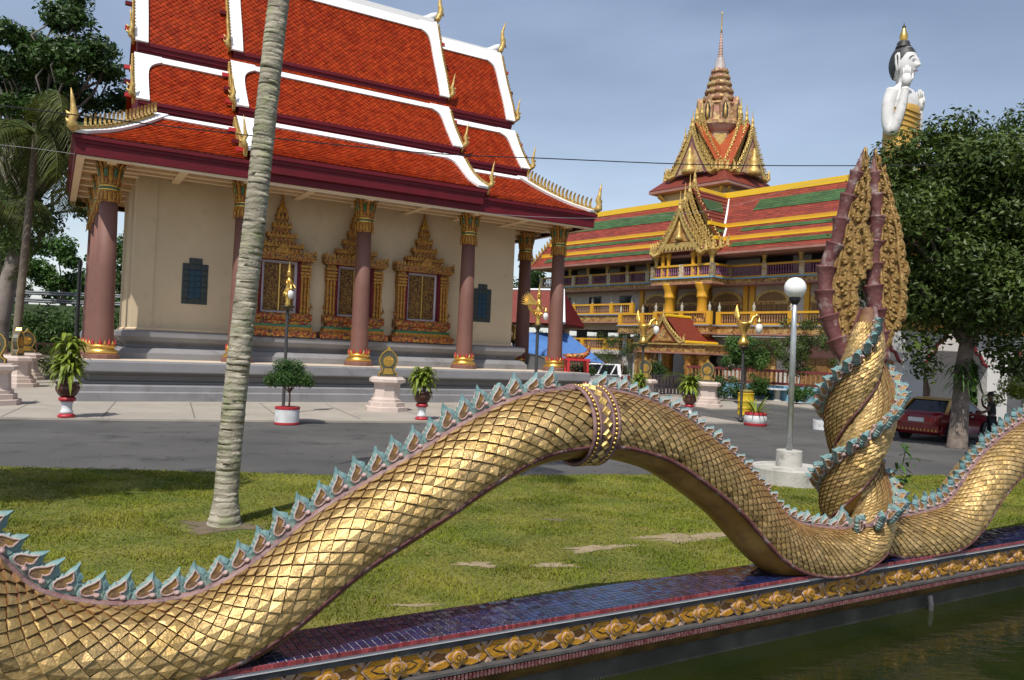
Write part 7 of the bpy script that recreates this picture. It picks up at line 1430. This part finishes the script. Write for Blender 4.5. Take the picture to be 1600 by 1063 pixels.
# ------------------------------------------------------------------ white arcade on the right
t = thing('arcade', 'white arcade with red scroll brackets and yellow beam behind the taxi', 'arcade', (17.0, 33.0, 0), R(8))
WP = WHITEW
for k, x in enumerate((-.3, 3.6, 7.2, 10.8)):
    b = MB(); b.box(x - .48, x + .48, -.3, .3, 0, 4.1); c_ = b.obj('pillar', WP, t)
    b = MB(); b.box(x - .58, x + .58, -.4, .4, 0, .25); b.obj('pillar_foot', WP, c_)
    for s in (-1, 1):
        prs = [(.48, 4.05), (1.55, 4.05), (1.40, 3.72), (1.08, 3.50), (1.02, 3.22), (.80, 3.10), (.66, 2.80), (.48, 2.68)]
        b = MB(); b.prism([(s * p[0], p[1]) for p in prs], (x, -.24, 0), (1, 0, 0), (0, 0, 1), (0, .48, 0)); b.obj('arch_bracket', WP, c_)
        b = MB(); b.tube([(x + s * p[0], -.27, p[1]) for p in prs[1:]], .075, 8); b.obj('red_scroll', mat('maroon_scroll', (0.20, 0.025, 0.03), .5), c_)
b = MB(); b.box(-.9, 14, -.42, .42, 4.06, 4.65); b.obj('beam', YELLOW, t); b = MB(); b.box(-1.0, 14.1, -.8, .8, 4.65, 4.8); b.obj('cornice', YELLOW, t)
b = MB()
for k in range(9): b.add([(-1.0, -1.1 + k * .3, 4.78 + k * .17), (14.1, -1.1 + k * .3, 4.78 + k * .17), (14.1, -.76 + k * .3, 5.0 + k * .17), (-1.0, -.76 + k * .3, 5.0 + k * .17)], [(0, 1, 2, 3)])
b.obj('tiled_canopy', mat('plum_roof_tile', (0.16, 0.045, 0.06), .55), t, kind='stuff')
b = MB(); b.box(1.6, 14, 3.4, 3.6, 0, 4.6); b.obj('rear_wall', WP, t); b = MB(); b.box(-.8, 14, -.3, 3.5, .0, .12); b.obj('arcade_floor', CONC, t)
for x in (2.2, 9.0): b = MB(); b.tube([(x, 2.5, .1), (x + .1, 2.4, 1.5), (x - .2, 2.4, 2.6), (x + .5, 2.4, 3.4)], [.2, .16, .12, .05], 8); b.obj('root_carving', BARK, t, True)
tc_ = thing('climbing_plant', 'bright leafy climber growing inside the white arcade opening', 'climbing plant', (19.9, 33.9, .1)); leaves('foliage', [(0, 0, .6 + .5 * k, .5 - .03 * k, .25, .4) for k in range(6)], 1600, .24, LEAF_M, tc_, .3, .8, seed=91)
sp_ = thing('sprig', 'sprig of bright leaves growing out of the twisted serpent column', 'plant', gw(8.42, 5.44, 1.35)); b = MB()
for k in range(34): strap(b, (random.uniform(-.05, .12), random.uniform(-.05, .05), random.uniform(-.16, .28)), random.uniform(-1.6, 1.2), random.uniform(.08, .15), .020, random.uniform(-.3, .8), random.uniform(.2, .8), 4)
b.tube([(-.1, .05, -.1), (.02, 0, .05), (.06, 0, .3)], [.008, .006, .003], 5); b.obj('leaves', LEAF_M, sp_, kind='stuff')

# ------------------------------------------------------------------ colossal standing statue beyond the trees
t = thing('colossal_statue', 'giant white standing statue with gold robe and spired headdress above the tree', 'statue', (58.3, 120, 0), R(-48))
SW = mat('weathered_white_statue', (0.64, 0.63, 0.62), .7, 0, (0.55, 0.54, 0.53), .5, stain=((.30, .29, .28), .7, .56, .72)); SGR = mat('statue_gold_robe', (0.50, 0.30, 0.06), .5, .2, (0.42, 0.25, 0.05), .5); SBK = mat('statue_black_hair', (0.012, 0.012, 0.014), .55, 0, (0.05, 0.05, 0.05), 2.5)
# one continuous surface of rings from the feet to the crown; x is the facing direction
rg = [(0, 2.0, 2.6, 0), (2, 1.9, 2.5, 0), (12, 1.9, 2.7, 0), (22, 2.1, 3.0, 0), (30, 2.2, 3.1, 0), (36, 2.1, 3.0, 0), (39, 2.25, 3.1, .05), (41, 2.3, 3.2, .1), (42.3, 2.1, 3.1, .0), (43.0, 1.7, 2.7, -.1), (43.5, 1.15, 1.8, -.15), (43.9, .92, 1.05, -.1), (44.4, .88, .95, 0), (44.9, .95, 1.0, .15)]
HZ = lambda q: 45.0 + (q - 45.0) * .9
for k in range(26):                                         # head: oval in profile
    f = k / 25; zz = 45.0 + f * 4.68; rg.append((zz, 1.98 * math.sin(math.pi * (.17 + .70 * f)) ** .62, 1.55 * math.sin(math.pi * (.17 + .70 * f)) ** .62, .12))
b = MB(); n = 40; vs = []; fs = []
for (zz, rx, ry, cx) in rg:
    for k in range(n):
        a = 2 * math.pi * k / n; ca, sa = math.cos(a), math.sin(a); x = cx + rx * ca; y = ry * sa
        if zz > 45:
            h = (zz - 45) / .9; g = lambda z0, w, a0=0., wa=.3: math.exp(-((h - z0) / w) ** 2 - ((((a - a0 + math.pi) % (2 * math.pi)) - math.pi) / wa) ** 2)
            x += .62 * g(1.75, .30, 0, .16) + .40 * g(2.3, .45, 0, .13) + .20 * g(2.9, .3, 0, .16) + .22 * g(1.05, .16, 0, .28) + .16 * g(.72, .15, 0, .26) - .10 * g(.88, .08, 0, .3) + .25 * g(.25, .28, 0, .35) - .22 * g(2.45, .25, .38, .16) - .22 * g(2.45, .25, -.38, .16) + .14 * g(2.85, .16, .42, .25) + .14 * g(2.85, .16, -.42, .25)
        vs.append((x, y, zz))
for i in range(len(rg) - 1):
    for k in range(n): k2 = (k + 1) % n; fs.append((i * n + k, i * n + k2, (i + 1) * n + k2, (i + 1) * n + k))
fs.append(tuple(range((len(rg) - 1) * n, len(rg) * n))); b.add(vs, fs); b.obj('body', SW, t, True)
b = MB(); vs = []; fs = []; m_ = 14                                   # hair cap from the nape over the crown
for i in range(m_ + 1):
    f = i / m_
    for k in range(n):
        a = 2 * math.pi * k / n; front = math.cos(a); z0 = 45.2 + 3.9 * max(0, min(1, (front + .55) / 1.1)) ** .8; zz = z0 + (50.5 - z0) * f; ff = (zz - 45.0) / 5.2; zz = HZ(zz); s_ = math.sin(math.pi * (.17 + .70 * min(1, ff))) ** .62 if ff < 1 else .3
        vs.append((.06 + (1.98 * s_ + .12) * math.cos(a), (1.55 * s_ + .12) * math.sin(a), zz))
for i in range(m_):
    for k in range(n): k2 = (k + 1) % n; fs.append((i * n + k, i * n + k2, (i + 1) * n + k2, (i + 1) * n + k))
fs.append(tuple(range(m_ * n, (m_ + 1) * n))); b.add(vs, fs); b.obj('hair', SBK, t, True)
b = MB(); b.lathe([(1.0, 49.6), (1.15, 49.85), (1.0, 50.15), (.85, 50.2), (.95, 50.45), (.8, 50.75), (.5, 50.85)], 20, (.0, 0)); b.obj('topknot', SBK, t, True)
b = MB(); b.lathe([(.52, 50.7), (.55, 51.0), (.62, 51.4), (.55, 51.9), (.36, 52.4), (.30, 52.7), (.22, 52.9), (.05, 53.0)], 16); b.obj('flame_finial', GOLD, t, True)
b = MB(); b.lathe([(.25, 52.9), (.28, 53.1), (.12, 53.3), (.04, 53.7)], 10); b.obj('finial_tip', SBK, t, True)
for s in (-1, 1):
    b = MB(); b.tube([(.0, s * 1.62, 48.60), (-.35, s * 1.75, 48.24), (-.3, s * 1.78, 47.16), (-.1, s * 1.72, 45.90), (.1, s * 1.6, 45.45), (.15, s * 1.6, 46.44), (.1, s * 1.6, 47.88), (.0, s * 1.62, 48.60)], .17, 8); b.obj('ear', SW, t, True)
    b = MB(); b.tube([(1.86 - .9 * (1 - math.cos(q * .85)), s * (.30 + 1.05 * q / 1.2), 47.57 + .40 * math.sin(math.pi * min(1, q / 1.2 + .05))) for q in np.linspace(0, 1.2, 9)], [.03] + [.07] * 7 + [.03], 6); b.obj('eyebrow', SBK, t, True)
    b = MB(); b.sphere((1.58, s * .62, 47.14), .26, 12, 8, (.7, 1.25, .55)); b.obj('eye', SW, t, True); b = MB(); b.tube([(1.78, s * .30, 47.07), (1.78, s * .62, 47.12), (1.56, s * 1.0, 47.11)], [.03, .09, .03], 6); b.obj('eyelid', SBK, t, True)
b = MB(); b.tube([(1.98, -.42, 45.83), (2.22, 0, 45.81), (1.98, .42, 45.83)], [.03, .07, .03], 6); b.obj('mouth', mat('statue_lip_red', (0.30, 0.05, 0.05), .6), t, True)
def arm(s):
    b = MB(); lo = 2.4 if s > 0 else 0; P = [(-.2, s * 2.5, 42.6), (-.6, s * 3.1, 40.5), (-.5, s * 3.4, 37.5), (.1, s * 3.4, 36.2), (1.0, s * 3.2, 38.5 - lo), (1.5, s * 2.8, 41.5 - lo), (1.6, s * 2.7, 42.9 - lo)]; C, S = catmull([[*p, 0] for p in P], .3); L = S[-1]
    b.tube([tuple(q[:3]) for q in C], [1.08 - .54 * (q / L) for q in S], 16)
    b.tube([(1.6, s * 2.7, 42.6 - lo), (1.7, s * 2.65, 43.6 - lo), (1.7, s * 2.6, 44.6 - lo)], [.52, .70, .60], 12)
    for k in range(4): x0 = 1.25 + .3 * k; ln = (1.5, 1.8, 1.75, 1.4)[k]; b.tube([(x0, s * 2.6, 44.3 - lo), (x0, s * 2.65, 44.3 + ln * .55 - lo), (x0 - .05, s * 2.5, 44.3 + ln - lo)], [.18, .165, .10], 8)
    b.tube([(2.1, s * 2.5, 43.4 - lo), (2.45, s * 2.3, 44.0 - lo), (2.4, s * 2.2, 44.7 - lo)], [.2, .18, .10], 8); b.obj('arm', SW, t, True)
arm(-1); arm(1)
b = MB(); b.lathe([(3.2, 0), (2.9, 10), (2.8, 24), (2.6, 36), (2.52, 39.6), (2.45, 40.4)], 32, (.12, 0), sx=.95, sy=1.26); b.obj('robe', SGR, t, True)
for k in range(9): z = 33.5 + .82 * k; b = MB(); b.tube([(.12 + 2.55 * math.cos(a) * .98, 3.25 * math.sin(a), z - .9 * math.cos(a) ** 2 + .25 * math.sin(a)) for a in np.linspace(-1.5, 1.5, 15)], [.05] + [.13] * 13 + [.05], 6); b.obj('robe_fold', SGR, t, True)
b = MB(); b.tube([(2.1, -1.2, 39.0), (2.2, .2, 40.6), (1.6, 1.9, 42.2), (.3, 2.6, 43.2), (-1.2, 2.2, 43.0)], [.2, .24, .24, .22, .1], 8); b.obj('robe_sash', SGR, t, True)

t.location.z = 1.8
b = MB(); b.lathe([(5.5, -1.82), (5.5, -.6), (4.6, -.2), (4.4, .02)], 24); b.obj('pedestal', CONC, t)
